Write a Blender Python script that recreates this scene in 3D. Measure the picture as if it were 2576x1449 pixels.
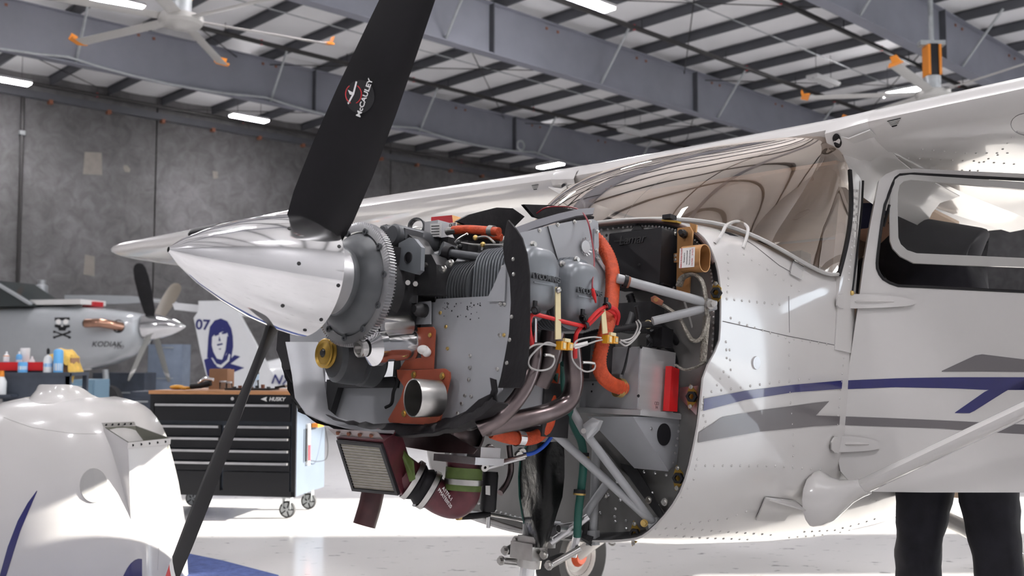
import bpy, bmesh, math, random
from mathutils import Vector, Matrix
from mathutils.bvhtree import BVHTree
random.seed(7)
for _o in list(bpy.data.objects):
    bpy.data.objects.remove(_o)
SC = bpy.context.scene
COL = SC.collection

# ------------------------------------------------------------------ camera
EYE = 1.16
FPX = 2500.0
cam_data = bpy.data.cameras.new('camera')
cam_data.sensor_width = 36.0
cam_data.lens = 36.0 * FPX / 2576.0
cam_data.clip_end = 300
cam_data.dof.use_dof = True
cam_data.dof.focus_distance = 2.9
cam_data.dof.aperture_fstop = 4.5
cam = bpy.data.objects.new('camera', cam_data)
COL.objects.link(cam)
CAM_W = Matrix.Translation((0, 0, EYE)) @ Matrix.Rotation(math.radians(90 + 4.016), 4, 'X')
cam.matrix_world = CAM_W
SC.camera = cam

# ------------------------------------------------------------------ light
SUN_EL = math.radians(18.5)
wd = bpy.data.worlds.new('world')
SC.world = wd
wd.use_nodes = True
_n = wd.node_tree.nodes
_n['Background'].inputs[0].default_value = (0.80, 0.90, 1.0, 1)
_n['Background'].inputs[1].default_value = 6.0
sun_d = bpy.data.lights.new('sun', 'SUN')
sun_d.energy = 24.0
sun_d.angle = 0.009
sun_d.color = (1.0, 0.95, 0.87)
sun = bpy.data.objects.new('sun', sun_d)
COL.objects.link(sun)
_sd = Vector((-math.cos(SUN_EL), -0.02, -math.sin(SUN_EL)))
sun.rotation_euler = _sd.to_track_quat('-Z', 'Y').to_euler()
sun.location = (30, 3, 15)
vs = SC.view_settings
vs.view_transform = 'Standard'
vs.look = 'None'
vs.gamma = 1.0
vs.use_curve_mapping = False
vs.exposure = 0.08

# ------------------------------------------------------------------ frames
def _axes(yaw, pit, rol):
    f = Vector((math.cos(yaw) * math.cos(pit), math.sin(yaw) * math.cos(pit), math.sin(pit)))
    r = f.cross(Vector((0, 0, 1))).normalized()
    u = r.cross(f)
    c, s = math.cos(rol), math.sin(rol)
    return c * r + s * u, -s * r + c * u, f
# where the photographer stood, measured in the airplane's own axes (X aft, Y starboard, Z up, origin firewall / thrust line)
CA = Vector((-2.2273, -2.0505, -0.3473))
_r, _u, _f = _axes(0.7986, 0.1469, 0.0698)
_CAM_A = Matrix(((_r.x, _u.x, -_f.x, CA.x), (_r.y, _u.y, -_f.y, CA.y), (_r.z, _u.z, -_f.z, CA.z), (0, 0, 0, 1)))
AIR = CAM_W @ _CAM_A.inverted()          # airplane frame -> world

def rayA(px, py):
    return _f + (px - 1288.0) / FPX * _r - (py - 724.5) / FPX * _u
def A(px, py, **k):
    """survey: photograph pixel -> airplane frame point on the plane X=, Y= or Z="""
    d = rayA(px, py)
    (a, v), = k.items()
    i = 'XYZ'.index(a)
    return CA + d * ((v - CA[i]) / d[i])
def AS(pts, **k):
    return [A(p[0], p[1], **k) for p in pts]
def Wp(px, py, D):
    """survey: photograph pixel at depth D (m along the view axis) -> world"""
    return CAM_W @ Vector(((px - 1288.0) / FPX * D, (724.5 - py) / FPX * D, -D))
def WZ(px, py, z):
    o = CAM_W.translation
    d = (Wp(px, py, 1.0) - o)
    return o + d * ((z - o.z) / d.z)
RH = Vector((math.sin(math.radians(46)), math.cos(math.radians(46)), 0))   # rafter direction
PH = Vector((-RH.y, RH.x, 0))                                               # purlin direction
UP = Vector((0, 0, 1))
def B(u, v, z):
    return RH * u + PH * v + UP * z

# ------------------------------------------------------------------ materials
def mat(name, col, rough=0.5, metal=0.0, coat=0.0, noise=0.0, nscale=8.0, bump=0.0, bscale=40.0, emit=None, estr=0.0, spec=None, col2=None, stretch=None):
    m = bpy.data.materials.new(name)
    m.use_nodes = True
    nt = m.node_tree
    b = nt.nodes['Principled BSDF']
    b.inputs['Roughness'].default_value = rough
    b.inputs['Metallic'].default_value = metal
    b.inputs['Coat Weight'].default_value = coat
    b.inputs['Coat Roughness'].default_value = 0.06
    if spec is not None:
        b.inputs['Specular IOR Level'].default_value = spec
    c = (*col, 1)
    tc = nt.nodes.new('ShaderNodeTexCoord')
    vec = tc.outputs['Object']
    if stretch:
        mp = nt.nodes.new('ShaderNodeMapping')
        mp.inputs['Scale'].default_value = stretch
        nt.links.new(vec, mp.inputs['Vector'])
        vec = mp.outputs['Vector']
    nz = nt.nodes.new('ShaderNodeTexNoise')
    nz.inputs['Scale'].default_value = nscale
    nz.inputs['Detail'].default_value = 5
    nt.links.new(vec, nz.inputs['Vector'])
    rp = nt.nodes.new('ShaderNodeValToRGB')
    if col2 is None:
        k = max(noise, 0.015)
        a = tuple(max(0, x * (1 - k)) for x in col)
        d = tuple(min(1, x * (1 + k)) for x in col)
    else:
        a, d = col, col2
    rp.color_ramp.elements[0].position = 0.3
    rp.color_ramp.elements[1].position = 0.7
    rp.color_ramp.elements[0].color = (*a, 1)
    rp.color_ramp.elements[1].color = (*d, 1)
    nt.links.new(nz.outputs['Fac'], rp.inputs['Fac'])
    nt.links.new(rp.outputs['Color'], b.inputs['Base Color'])
    if bump:
        n2 = nt.nodes.new('ShaderNodeTexNoise')
        n2.inputs['Scale'].default_value = bscale
        n2.inputs['Detail'].default_value = 4
        nt.links.new(vec, n2.inputs['Vector'])
        bp = nt.nodes.new('ShaderNodeBump')
        bp.inputs['Strength'].default_value = bump
        bp.inputs['Distance'].default_value = 0.01
        nt.links.new(n2.outputs['Fac'], bp.inputs['Height'])
        nt.links.new(bp.outputs['Normal'], b.inputs['Normal'])
    if emit:
        b.inputs['Emission Color'].default_value = (*emit, 1)
        b.inputs['Emission Strength'].default_value = estr
    return m
def glass(name, tint=(1, 1, 1), refl=1.0, rough=0.0, ior=1.5):
    m = bpy.data.materials.new(name)
    m.use_nodes = True
    nt = m.node_tree
    nt.nodes.remove(nt.nodes['Principled BSDF'])
    out = nt.nodes['Material Output']
    tr = nt.nodes.new('ShaderNodeBsdfTransparent')
    tr.inputs[0].default_value = (*tint, 1)
    gl = nt.nodes.new('ShaderNodeBsdfGlossy')
    gl.inputs['Roughness'].default_value = rough
    gl.inputs['Color'].default_value = (*[min(1, t + 0.12) for t in tint], 1)
    fr = nt.nodes.new('ShaderNodeFresnel')
    fr.inputs[0].default_value = ior
    mx = nt.nodes.new('ShaderNodeMixShader')
    mm = nt.nodes.new('ShaderNodeMath')
    mm.operation = 'MULTIPLY'
    mm.use_clamp = True
    mm.inputs[1].default_value = refl
    nt.links.new(fr.outputs[0], mm.inputs[0])
    nt.links.new(mm.outputs[0], mx.inputs[0])
    nt.links.new(tr.outputs[0], mx.inputs[1])
    nt.links.new(gl.outputs[0], mx.inputs[2])
    nt.links.new(mx.outputs[0], out.inputs[0])
    return m
M = {}
M['white'] = mat('white_aircraft_paint', (0.575, 0.562, 0.55), 0.26, coat=0.7, noise=0.02, nscale=3)
M['chrome'] = mat('polished_metal', (0.86, 0.86, 0.87), 0.09, 1.0, noise=0.03, nscale=20)
M['alu'] = mat('bare_aluminium', (0.62, 0.62, 0.63), 0.38, 1.0, noise=0.06, nscale=15)
M['steel'] = mat('zinc_steel', (0.55, 0.54, 0.52), 0.3, 1.0, noise=0.1, nscale=30)
M['brass'] = mat('gold_plated_hardware', (0.62, 0.44, 0.16), 0.35, 0.9, noise=0.15, nscale=30)
M['blade'] = mat('black_blade_paint', (0.008, 0.0075, 0.009), 0.45, noise=0.2, nscale=10, spec=0.25)
M['black'] = mat('black_plastic', (0.010, 0.010, 0.012), 0.5, noise=0.1, spec=0.35)
M['rubber'] = mat('black_rubber', (0.012, 0.011, 0.013), 0.55, noise=0.25, nscale=25, bump=0.15, spec=0.25)
M['engine'] = mat('engine_grey_paint', (0.085, 0.09, 0.097), 0.42, 0.15, noise=0.16, nscale=18)
M['enginedark'] = mat('engine_dark_grey', (0.028, 0.028, 0.030), 0.5, 0.2, noise=0.3, nscale=25)
M['cover'] = mat('rocker_cover_grey', (0.20, 0.215, 0.235), 0.35, 0.2, noise=0.05)
M['baffle'] = mat('baffle_grey_paint', (0.36, 0.37, 0.39), 0.42, 0.2, noise=0.05, nscale=9)
M['tube'] = mat('engine_mount_grey', (0.36, 0.37, 0.38), 0.4, 0.1, noise=0.06, nscale=12)
M['fwall'] = mat('firewall_steel', (0.26, 0.255, 0.25), 0.38, 0.6, noise=0.12, nscale=6)
M['orange'] = mat('orange_silicone', (0.62, 0.085, 0.022), 0.5, noise=0.12, nscale=25)
M['orangehose'] = mat('orange_firesleeve', (0.55, 0.07, 0.018), 0.6, noise=0.18, nscale=60, bump=0.3, bscale=150)
M['redwire'] = mat('red_wire', (0.62, 0.018, 0.02), 0.4)
M['redplate'] = mat('red_silicone_gasket', (0.32, 0.068, 0.032), 0.55, noise=0.12, nscale=14)
M['yellow'] = mat('yellow_plastic', (0.75, 0.36, 0.02), 0.4)
M['ziptie'] = mat('cream_plastic_strap', (0.72, 0.62, 0.36), 0.5)
M['exhaust'] = mat('heat_stained_steel', (0.10, 0.085, 0.085), 0.28, 1.0, noise=0.3, nscale=7, col2=(0.25, 0.20, 0.20))
M['maroon'] = mat('maroon_fibreglass', (0.10, 0.020, 0.028), 0.42, noise=0.3, nscale=30)
M['greenhose'] = mat('green_silicone', (0.10, 0.15, 0.035), 0.55, noise=0.2, nscale=30)
M['gold'] = mat('gold_anodised', (0.47, 0.25, 0.10), 0.38, 0.6, noise=0.08)
M['label'] = mat('white_label', (0.78, 0.77, 0.75), 0.5)
M['red'] = mat('red_plastic', (0.62, 0.012, 0.015), 0.4)
M['blue'] = mat('blue_hose', (0.02, 0.10, 0.55), 0.45)
M['teal'] = mat('dark_green_sleeve', (0.01, 0.09, 0.07), 0.5)
M['navy'] = mat('navy_paint', (0.012, 0.013, 0.115), 0.28, coat=0.7)
M['greystripe'] = mat('grey_stripe_paint', (0.135, 0.125, 0.13), 0.3, coat=0.7)
M['seal'] = mat('grey_window_frame', (0.47, 0.465, 0.45), 0.4, coat=0.3)
M['braid'] = mat('braided_tin', (0.33, 0.31, 0.27), 0.45, 0.6, noise=0.4, nscale=160, bump=0.6, bscale=220)
M['pulley'] = mat('gold_chromate', (0.42, 0.26, 0.045), 0.35, 0.6, noise=0.1)
M['redpaint'] = mat('red_paint', (0.55, 0.03, 0.04), 0.4)
M['ink'] = mat('black_ink', (0.01, 0.01, 0.012), 0.5)
M['whiteink'] = mat('white_ink', (0.8, 0.8, 0.8), 0.5)
M['boxalu'] = mat('brushed_aluminium_box', (0.70, 0.70, 0.71), 0.33, 0.55, noise=0.04, nscale=5, stretch=(1, 1, 12))
M['windshield'] = glass('windshield_acrylic', (0.88, 0.80, 0.73), 4.5, 0.0)
M['sideglass'] = glass('side_window_acrylic', (0.93, 0.93, 0.93), 1.0)

# ------------------------------------------------------------------ mesh helpers
def cr(pts, n=6):
    """smooth path through points"""
    P = [Vector(p) for p in pts]
    if len(P) < 3:
        return P
    o = []
    for i in range(len(P) - 1):
        p0 = P[i - 1] if i else P[0] * 2 - P[1]
        p1, p2 = P[i], P[i + 1]
        p3 = P[i + 2] if i + 2 < len(P) else P[-1] * 2 - P[-2]
        for k in range(n):
            t = k / n
            o.append(0.5 * ((2 * p1) + (p2 - p0) * t + (2 * p0 - 5 * p1 + 4 * p2 - p3) * t * t + (3 * p1 - p0 - 3 * p2 + p3) * t ** 3))
    o.append(P[-1])
    return o
def frame(d):
    d = Vector(d).normalized()
    a = Vector((0, 0, 1)) if abs(d.z) < 0.9 else Vector((1, 0, 0))
    x = a.cross(d).normalized()
    return x, d.cross(x), d
class MB:
    def __init__(s):
        s.v = []
        s.f = []
    def add(s, vs, fs):
        o = len(s.v)
        s.v += [Vector(p) for p in vs]
        s.f += [tuple(i + o for i in f) for f in fs]
        return s
    def box(s, c, d, ax=None):
        c = Vector(c)
        X, Y, Z = ax if ax else (Vector((1, 0, 0)), Vector((0, 1, 0)), Vector((0, 0, 1)))
        h = [q / 2 for q in d]
        vs = [c + X * (sx * h[0]) + Y * (sy * h[1]) + Z * (sz * h[2]) for sz in (-1, 1) for sy in (-1, 1) for sx in (-1, 1)]
        return s.add(vs, [(0, 1, 3, 2), (4, 6, 7, 5), (0, 4, 5, 1), (2, 3, 7, 6), (0, 2, 6, 4), (1, 5, 7, 3)])
    def hexa(s, lo, hi):
        """two quads, lower and upper"""
        return s.add(list(lo) + list(hi), [(0, 3, 2, 1), (4, 5, 6, 7), (0, 1, 5, 4), (1, 2, 6, 5), (2, 3, 7, 6), (3, 0, 4, 7)])
    def bar(s, a, b, w, h, up=(0, 0, 1)):
        a, b = Vector(a), Vector(b)
        d = (b - a)
        L = d.length
        d = d / L
        x = d.cross(Vector(up)).normalized()
        z = x.cross(d)
        return s.box((a + b) / 2, (w, L, h), (x, d, z))
    def ring(s, rings, closed=True, cap0=True, cap1=True):
        n = len(rings[0])
        o = len(s.v)
        for R in rings:
            s.v += [Vector(p) for p in R]
        m = n if closed else n - 1
        for i in range(len(rings) - 1):
            for j in range(m):
                a = o + i * n + j
                b = o + i * n + (j + 1) % n
                s.f.append((a, b, b + n, a + n))
        if closed and cap0:
            s.f.append(tuple(o + j for j in range(n))[::-1])
        if closed and cap1:
            s.f.append(tuple(o + (len(rings) - 1) * n + j for j in range(n)))
        return s
    def tube(s, pts, r, n=10, caps=True, rf=None, closed=False, flat=1.0):
        P = [Vector(p) for p in pts]
        rings = []
        nrm = None
        for i, p in enumerate(P):
            if closed:
                d = P[(i + 1) % len(P)] - P[i - 1]
            else:
                d = P[min(i + 1, len(P) - 1)] - P[max(i - 1, 0)]
            d = d.normalized() if d.length > 1e-9 else Vector((0, 0, 1))
            if nrm is None:
                x, y, _ = frame(d)
            else:
                x = (nrm - d * nrm.dot(d)).normalized()
                y = d.cross(x)
            nrm = x
            rr = rf(i, i / max(1, len(P) - 1)) if rf else r
            rings.append([p + (x * math.cos(2 * math.pi * k / n) + y * math.sin(2 * math.pi * k / n) * flat) * rr for k in range(n)])
        if closed:
            rings.append(rings[0])
            return s.ring(rings, True, False, False)
        return s.ring(rings, True, caps, caps)
    def cyl(s, a, b, r0, r1=None, n=16, caps=True):
        return s.tube([a, b], r0, n, caps, rf=lambda i, t: r0 if i == 0 or r1 is None else r1)
    def lathe(s, prof, o, d, n=40, closed=False):
        """prof: (radius, distance along d)"""
        x, y, z = frame(d)
        o = Vector(o)
        rings = [[o + z * h + (x * math.cos(2 * math.pi * k / n) + y * math.sin(2 * math.pi * k / n)) * max(r, 1e-5) for k in range(n)] for r, h in prof]
        if closed:
            rings.append(rings[0])
            return s.ring(rings, True, False, False)
        return s.ring(rings)
    def prism(s, pts, vec):
        P = [Vector(p) for p in pts]
        vec = Vector(vec)
        n = len(P)
        vs = P + [p + vec for p in P]
        fs = [tuple(range(n))[::-1], tuple(range(n, 2 * n))]
        fs += [(i, (i + 1) % n, n + (i + 1) % n, n + i) for i in range(n)]
        return s.add(vs, fs)
    def ball(s, c, r, n=12, m=8):
        c = Vector(c)
        if not hasattr(r, '__len__'):
            r = (r, r, r)
        return s.ring([[c + Vector((r[0] * math.sin(math.pi * i / m) * math.cos(2 * math.pi * k / n), r[1] * math.sin(math.pi * i / m) * math.sin(2 * math.pi * k / n), r[2] * math.cos(math.pi * i / m))) for k in range(n)] for i in [0.02] + list(range(1, m)) + [m - 0.02]])
    def grid(s, rows):
        return s.ring(rows, False)
    def thick(s, rows, t):
        """open sheet given a thickness t along its local normal"""
        nr, nc = len(rows), len(rows[0])
        R = [[Vector(p) for p in q] for q in rows]
        back = []
        for i in range(nr):
            q = []
            for j in range(nc):
                du = R[min(i + 1, nr - 1)][j] - R[max(i - 1, 0)][j]
                dv = R[i][min(j + 1, nc - 1)] - R[i][max(j - 1, 0)]
                nn = du.cross(dv)
                nn = nn.normalized() if nn.length > 1e-12 else Vector((0, 0, 1))
                q.append(R[i][j] - nn * t)
            back.append(q)
        s.grid(R)
        s.grid([q[::-1] for q in back])
        loop = [(0, j) for j in range(nc)] + [(i, nc - 1) for i in range(1, nr)] + [(nr - 1, j) for j in range(nc - 2, -1, -1)] + [(i, 0) for i in range(nr - 2, 0, -1)]
        loop.append(loop[0])
        s.grid([[R[i][j] for i, j in loop], [back[i][j] for i, j in loop]])
        return s
    def build(s, name, m, parent=None, ang=38, merge=True):
        me = bpy.data.meshes.new(name)
        me.from_pydata([tuple(p) for p in s.v], [], s.f)
        bm = bmesh.new()
        bm.from_mesh(me)
        if merge:
            bmesh.ops.remove_doubles(bm, verts=bm.verts, dist=1e-5)
        bmesh.ops.recalc_face_normals(bm, faces=bm.faces)
        bm.to_mesh(me)
        bm.free()
        if ang:
            me.polygons.foreach_set('use_smooth', [True] * len(me.polygons))
            me.set_sharp_from_angle(angle=math.radians(ang))
        me.materials.append(m if not isinstance(m, str) else M[m])
        ob = bpy.data.objects.new(name, me)
        COL.objects.link(ob)
        if parent is not None:
            ob.parent = parent
        return ob
def tag(o, label, cat, group=None):
    o['label'] = label
    o['category'] = cat
    if group:
        o['group'] = group
    return o
def structure(o):
    o['kind'] = 'structure'
    return o
def stuff(o):
    o['kind'] = 'stuff'
    return o
def empty(name, loc=(0, 0, 0), mw=None):
    e = bpy.data.objects.new(name, None)
    COL.objects.link(e)
    e.empty_display_size = 0.2
    if mw is not None:
        e.matrix_world = mw
    else:
        e.location = loc
    return e
def thing(name, label, cat, loc=(0, 0, 0), group=None):
    return tag(empty(name, loc), label, cat, group)
def dup(o, name=None, parent=None):
    c = o.copy()
    COL.objects.link(c)
    if parent is not None:
        c.parent = parent
    for ch in list(o.children):
        dup(ch, None, c)
    return c
def lettering(txt, size, o, xd, yd, m, parent=None, ext=0.0006, name='lettering', shear=0.0, width=1.0, bold=0.0):
    cu = bpy.data.curves.new(name, 'FONT')
    cu.body = txt
    cu.size = size
    cu.extrude = ext
    cu.shear = shear
    cu.offset = bold
    cu.resolution_u = 3
    cu.align_x = 'CENTER'
    cu.align_y = 'CENTER'
    tmp = bpy.data.objects.new('tmp', cu)
    COL.objects.link(tmp)
    dg = bpy.context.evaluated_depsgraph_get()
    me = bpy.data.meshes.new_from_object(tmp.evaluated_get(dg))
    bpy.data.objects.remove(tmp)
    me.materials.clear()
    me.materials.append(m if not isinstance(m, str) else M[m])
    x = Vector(xd).normalized()
    y = Vector(yd)
    y = (y - x * y.dot(x)).normalized()
    z = x.cross(y)
    x = x * width
    mw = Matrix(((x.x, y.x, z.x, o[0]), (x.y, y.y, z.y, o[1]), (x.z, y.z, z.z, o[2]), (0, 0, 0, 1)))
    me.transform(mw)
    me.name = name
    ob = bpy.data.objects.new(name, me)
    COL.objects.link(ob)
    if parent is not None:
        ob.parent = parent
    return ob
def lerp(a, b, t):
    return a + (b - a) * t
def sm(a, b, x):
    t = max(0.0, min(1.0, (x - a) / (b - a)))
    return t * t * (3 - 2 * t)
def interp(tab, x):
    if x <= tab[0][0]:
        return tab[0][1]
    for (a, p), (b, q) in zip(tab, tab[1:]):
        if x <= b:
            return p + (q - p) * (x - a) / (b - a)
    return tab[-1][1]
def rrect(w, h, r, n=5):
    """rounded rectangle outline in 2D, centred"""
    o = []
    for cx, cy, a0 in ((w / 2 - r, h / 2 - r, 0), (-w / 2 + r, h / 2 - r, 90), (-w / 2 + r, -h / 2 + r, 180), (w / 2 - r, -h / 2 + r, 270)):
        for k in range(n + 1):
            a = math.radians(a0 + 90 * k / n)
            o.append((cx + r * math.cos(a), cy + r * math.sin(a)))
    return o

# ================================================================== the hangar
def floor_mat():
    m = mat('sealed_concrete_floor', (0.69, 0.68, 0.675), 0.16, noise=0.05, nscale=0.6, spec=0.5)
    nt = m.node_tree
    b = nt.nodes['Principled BSDF']
    src = b.inputs['Base Color'].links[0].from_socket
    tc = nt.nodes.new('ShaderNodeTexCoord')
    mp = nt.nodes.new('ShaderNodeMapping')
    mp.inputs['Scale'].default_value = (2.2, 5.5, 1)
    mp.inputs['Rotation'].default_value = (0, 0, 0.5)
    nz = nt.nodes.new('ShaderNodeTexNoise')
    nz.inputs['Scale'].default_value = 3.2
    nz.inputs['Detail'].default_value = 8
    nz.inputs['Roughness'].default_value = 0.62
    rp = nt.nodes.new('ShaderNodeValToRGB')
    rp.color_ramp.elements[0].position = 0.62
    rp.color_ramp.elements[1].position = 0.67
    rp.color_ramp.elements[0].color = (0, 0, 0, 1)
    rp.color_ramp.elements[1].color = (0.8, 0.8, 0.8, 1)
    mx = nt.nodes.new('ShaderNodeMix')
    mx.data_type = 'RGBA'
    mx.inputs['B'].default_value = (0.12, 0.12, 0.12, 1)
    nt.links.new(tc.outputs['Object'], mp.inputs['Vector'])
    nt.links.new(mp.outputs['Vector'], nz.inputs['Vector'])
    nt.links.new(nz.outputs['Fac'], rp.inputs['Fac'])
    nt.links.new(rp.outputs['Color'], mx.inputs['Factor'])
    nt.links.new(src, mx.inputs['A'])
    nt.links.new(mx.outputs['Result'], b.inputs['Base Color'])
    return m
def concrete_mat():
    m = mat('tilt_up_concrete', (0.085, 0.082, 0.083), 0.8, noise=0.3, nscale=0.35, bump=0.3, bscale=3, col2=(0.155, 0.15, 0.152))
    nt = m.node_tree
    b = nt.nodes['Principled BSDF']
    src = b.inputs['Base Color'].links[0].from_socket
    tc = nt.nodes.new('ShaderNodeTexCoord')
    nz = nt.nodes.new('ShaderNodeTexNoise')
    nz.inputs['Scale'].default_value = 2.2
    nz.inputs['Detail'].default_value = 9
    nz.inputs['Roughness'].default_value = 0.65
    nz.inputs['Distortion'].default_value = 0.8
    rp = nt.nodes.new('ShaderNodeValToRGB')
    rp.color_ramp.elements[0].position = 0.35
    rp.color_ramp.elements[1].position = 0.68
    rp.color_ramp.elements[0].color = (0.72, 0.72, 0.72, 1)
    rp.color_ramp.elements[1].color = (1.25, 1.25, 1.27, 1)
    mx = nt.nodes.new('ShaderNodeMix')
    mx.data_type = 'RGBA'
    mx.blend_type = 'MULTIPLY'
    mx.inputs['Factor'].default_value = 1
    nt.links.new(tc.outputs['Object'], nz.inputs['Vector'])
    nt.links.new(nz.outputs['Fac'], rp.inputs['Fac'])
    nt.links.new(src, mx.inputs['A'])
    nt.links.new(rp.outputs['Color'], mx.inputs['B'])
    nt.links.new(mx.outputs['Result'], b.inputs['Base Color'])
    return m
M['floor'] = floor_mat()
M['concrete'] = concrete_mat()
M['patch'] = mat('patched_mortar', (0.21, 0.19, 0.17), 0.85, noise=0.1, nscale=6)
M['insul'] = mat('white_roof_insulation', (0.86, 0.855, 0.86), 0.5, noise=0.02, nscale=2, bump=0.1, bscale=4)
M['rafter'] = mat('grey_primer_steel', (0.225, 0.23, 0.27), 0.55, noise=0.07, nscale=1.5)
M['purlin'] = mat('dark_primer_steel', (0.078, 0.080, 0.092), 0.55, noise=0.1, nscale=2)
M['pipe'] = mat('black_sprinkler_pipe', (0.02, 0.018, 0.018), 0.5)
M['galv'] = mat('galvanised_tube', (0.42, 0.44, 0.45), 0.45, 0.5, noise=0.1)
M['led'] = mat('led_panel', (0.9, 0.9, 0.9), 0.4, emit=(1.0, 0.975, 1.0), estr=200.0)
M['ledbody'] = mat('white_fixture', (0.6, 0.6, 0.6), 0.4)
M['fanorange'] = mat('fan_orange', (0.75, 0.25, 0.02), 0.45)
M['fangrey'] = mat('fan_grey', (0.46, 0.45, 0.43), 0.42, 0.2)
M['rust'] = mat('rust_primer', (0.24, 0.09, 0.05), 0.7)

structure(MB().box((5, 12, -0.1), (110, 110, 0.2)).build('floor', 'floor'))
ZT, ZB = 9.41, 8.2                     # rafter top and bottom flange
U0, U1, V0, V1 = -15.0, 46.0, -7.0, 31.0
PU = [17.5 + 1.757 * k for k in range(-18, 17)]

# ceiling: insulation blanket bulging between the purlins, steel hung under it
mb = MB()
us = []
for a, b in zip(PU, PU[1:]):
    us += [(lerp(a, b, t), 0.05 * math.sin(math.pi * t)) for t in (0, 0.2, 0.4, 0.6, 0.8)]
us = [(U0 - 0.2, 0.0)] + us + [(U1 + 0.2, 0.0)]
mb.thick([[B(u, v, ZT + 0.25 - s) for v in (V0 - 0.2, 5, 12, 20, V1 + 0.3)] for u, s in us], -0.05)
ceiling = structure(mb.build('ceiling', 'insul', ang=60))
pm = None
for k, u in enumerate(PU):
    if pm is None:
        mb = MB()
        mb.bar(B(0, V0, 0.11), B(0, V1, 0.11), 0.012, 0.22)
        mb.bar(B(0.035, V0, 0.006), B(0.035, V1, 0.006), 0.075, 0.012)
        mb.bar(B(-0.035, V0, 0.214), B(-0.035, V1, 0.214), 0.075, 0.012)
        pm = mb.build('purlin', 'purlin', ceiling, ang=0)
        q = pm
    else:
        q = pm.copy()
        COL.objects.link(q)
    q.location = B(u, 0, ZT)
    q.parent = ceiling
RV = [2.3, 9.6, 16.7, 24.2]
for v in RV:
    mb = MB()
    mb.bar(B(U0, v, (ZT + ZB) / 2), B(U1, v, (ZT + ZB) / 2), 0.02, ZT - ZB)
    mb.bar(B(U0, v, ZB), B(U1, v, ZB), 0.30, 0.025)
    mb.bar(B(U0, v, ZT - 0.012), B(U1, v, ZT - 0.012), 0.30, 0.025)
    raf = mb.build('rafter', 'rafter', ceiling, ang=0)
    for u in (15.4, 23.4, 31.5, 6.0):
        m2 = MB()
        m2.bar(B(u, v - 0.16, (ZT + ZB) / 2), B(u, v + 0.16, (ZT + ZB) / 2), 0.03, ZT - ZB)
        m2.build('splice_plate', 'purlin', raf, ang=0)
    for k, u in enumerate(PU):
        if k % 2 == 0 and 2 < u < 40:
            m2 = MB()
            for du in (-0.2, 0.2):
                m2.box(B(u + du, v - 0.02, ZT - 0.14), (0.06, 0.03, 0.06), (RH, PH, UP))
            m2.build('purlin_clip', 'rust', raf, ang=0)
    for k, u in enumerate(PU):
        if k % 3 == 1 and 0 < u < 40:
            for s in (1,):
                m2 = MB()
                m2.cyl(B(u + 0.05, v, ZB + 0.02), B(u - 0.1, v - 1.1 * s, ZT + 0.02), 0.032, n=8)
                m2.build('flange_brace', 'galv', ceiling)
# cable looped along the bottom flange of the far rafter
for v in (24.2,):
    pts = []
    for a in range(0, 12):
        ua, ub = PU[1] - 0.2 + 5.271 * (a - 1), PU[1] - 0.2 + 5.271 * a
        for t in (0, 0.15, 0.3, 0.5, 0.7, 0.85):
            pts.append(B(lerp(ua, ub, t), v - 0.17, ZB + 0.10 - 0.30 * 4 * t * (1 - t) * 0.55))
    MB().tube([p for p in pts if 0 < p.dot(RH) < 34], 0.028, 6).build('cable', 'galv', ceiling)
_rc = WZ(1310, 366, ZB + 0.15)
MB().tube([_rc + RH * (.16 * math.cos(k * .4488)) + UP * (.16 * math.sin(k * .4488)) for k in range(14)], .035, 8, closed=True).build('coiled_cable', 'galv', ceiling)
for i, v in enumerate((30.2, 22.2, 14.9, 11.5, 4.2)):
    mb = MB()
    mb.cyl(B(U0, v, ZT - 0.27), B(U1, v, ZT - 0.27), 0.062, n=8)
    for k in range(0, 14):
        u = -10 + k * 3.6
        mb.cyl(B(u, v, ZT - 0.27), B(u, v, ZT), 0.012, n=5)
    p = mb.build('sprinkler_pipe', 'pipe', ceiling)
    for k in range(0, 10):
        u = -8 + k * 4.9 + i
        MB().cyl(B(u, v, ZT - 0.33), B(u, v, ZT - 0.20), 0.035, n=6).build('sprinkler_head', 'redpaint', p)
for v in (27.5, 20.3, 13.2, 7.0):
    MB().cyl(B(U0, v, ZT - 0.10), B(U1, v, ZT - 0.10), 0.016, n=6).build('conduit', 'galv', ceiling)
for v0, v1 in ((24.2, 31), (16.7, 24.2), (9.6, 16.7)):
    for ua in (4, 14, 24):
        MB().cyl(B(ua, v0, ZT - 0.12), B(ua + 9, v1, ZT - 0.12), 0.014, n=5).build('brace_rod', 'pipe', ceiling)
        MB().cyl(B(ua + 9, v0, ZT - 0.12), B(ua, v1, ZT - 0.12), 0.014, n=5).build('brace_rod', 'pipe', ceiling)

# far concrete wall: tilt-up panels with recessed joints
wall = structure(MB().box(B((U0 + U1) / 2, V1 + 0.2, 4.95), (U1 - U0, 0.2, 9.9), (RH, PH, UP)).build('wall_left', 'patch', ang=0))
def on_wall(px, py):
    o = CAM_W.translation
    d = Wp(px, py, 1.0) - o
    return o + d * ((V1 - 0.03 - o.dot(PH)) / d.dot(PH))
_ua, _ub = on_wall(393, 400).dot(RH), on_wall(983, 400).dot(RH)
JU = [u for u in (_ua + (_ub - _ua) * k for k in range(-3, 4)) if U0 + 1 < u < U1 - 1]
ed = [U0] + JU + [U1]
for a, b in zip(ed, ed[1:]):
    mb = MB()
    mb.box(B((a + b) / 2, V1 + 0.05, 4.95), (b - a - 0.05, 0.14, 9.9), (RH, PH, UP))
    mb.build('wall_panel', 'concrete', wall, ang=0)
def on_wall(px, py):
    o = CAM_W.translation
    d = Wp(px, py, 1.0) - o
    return o + d * ((V1 - 0.03 - o.dot(PH)) / d.dot(PH))
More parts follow.
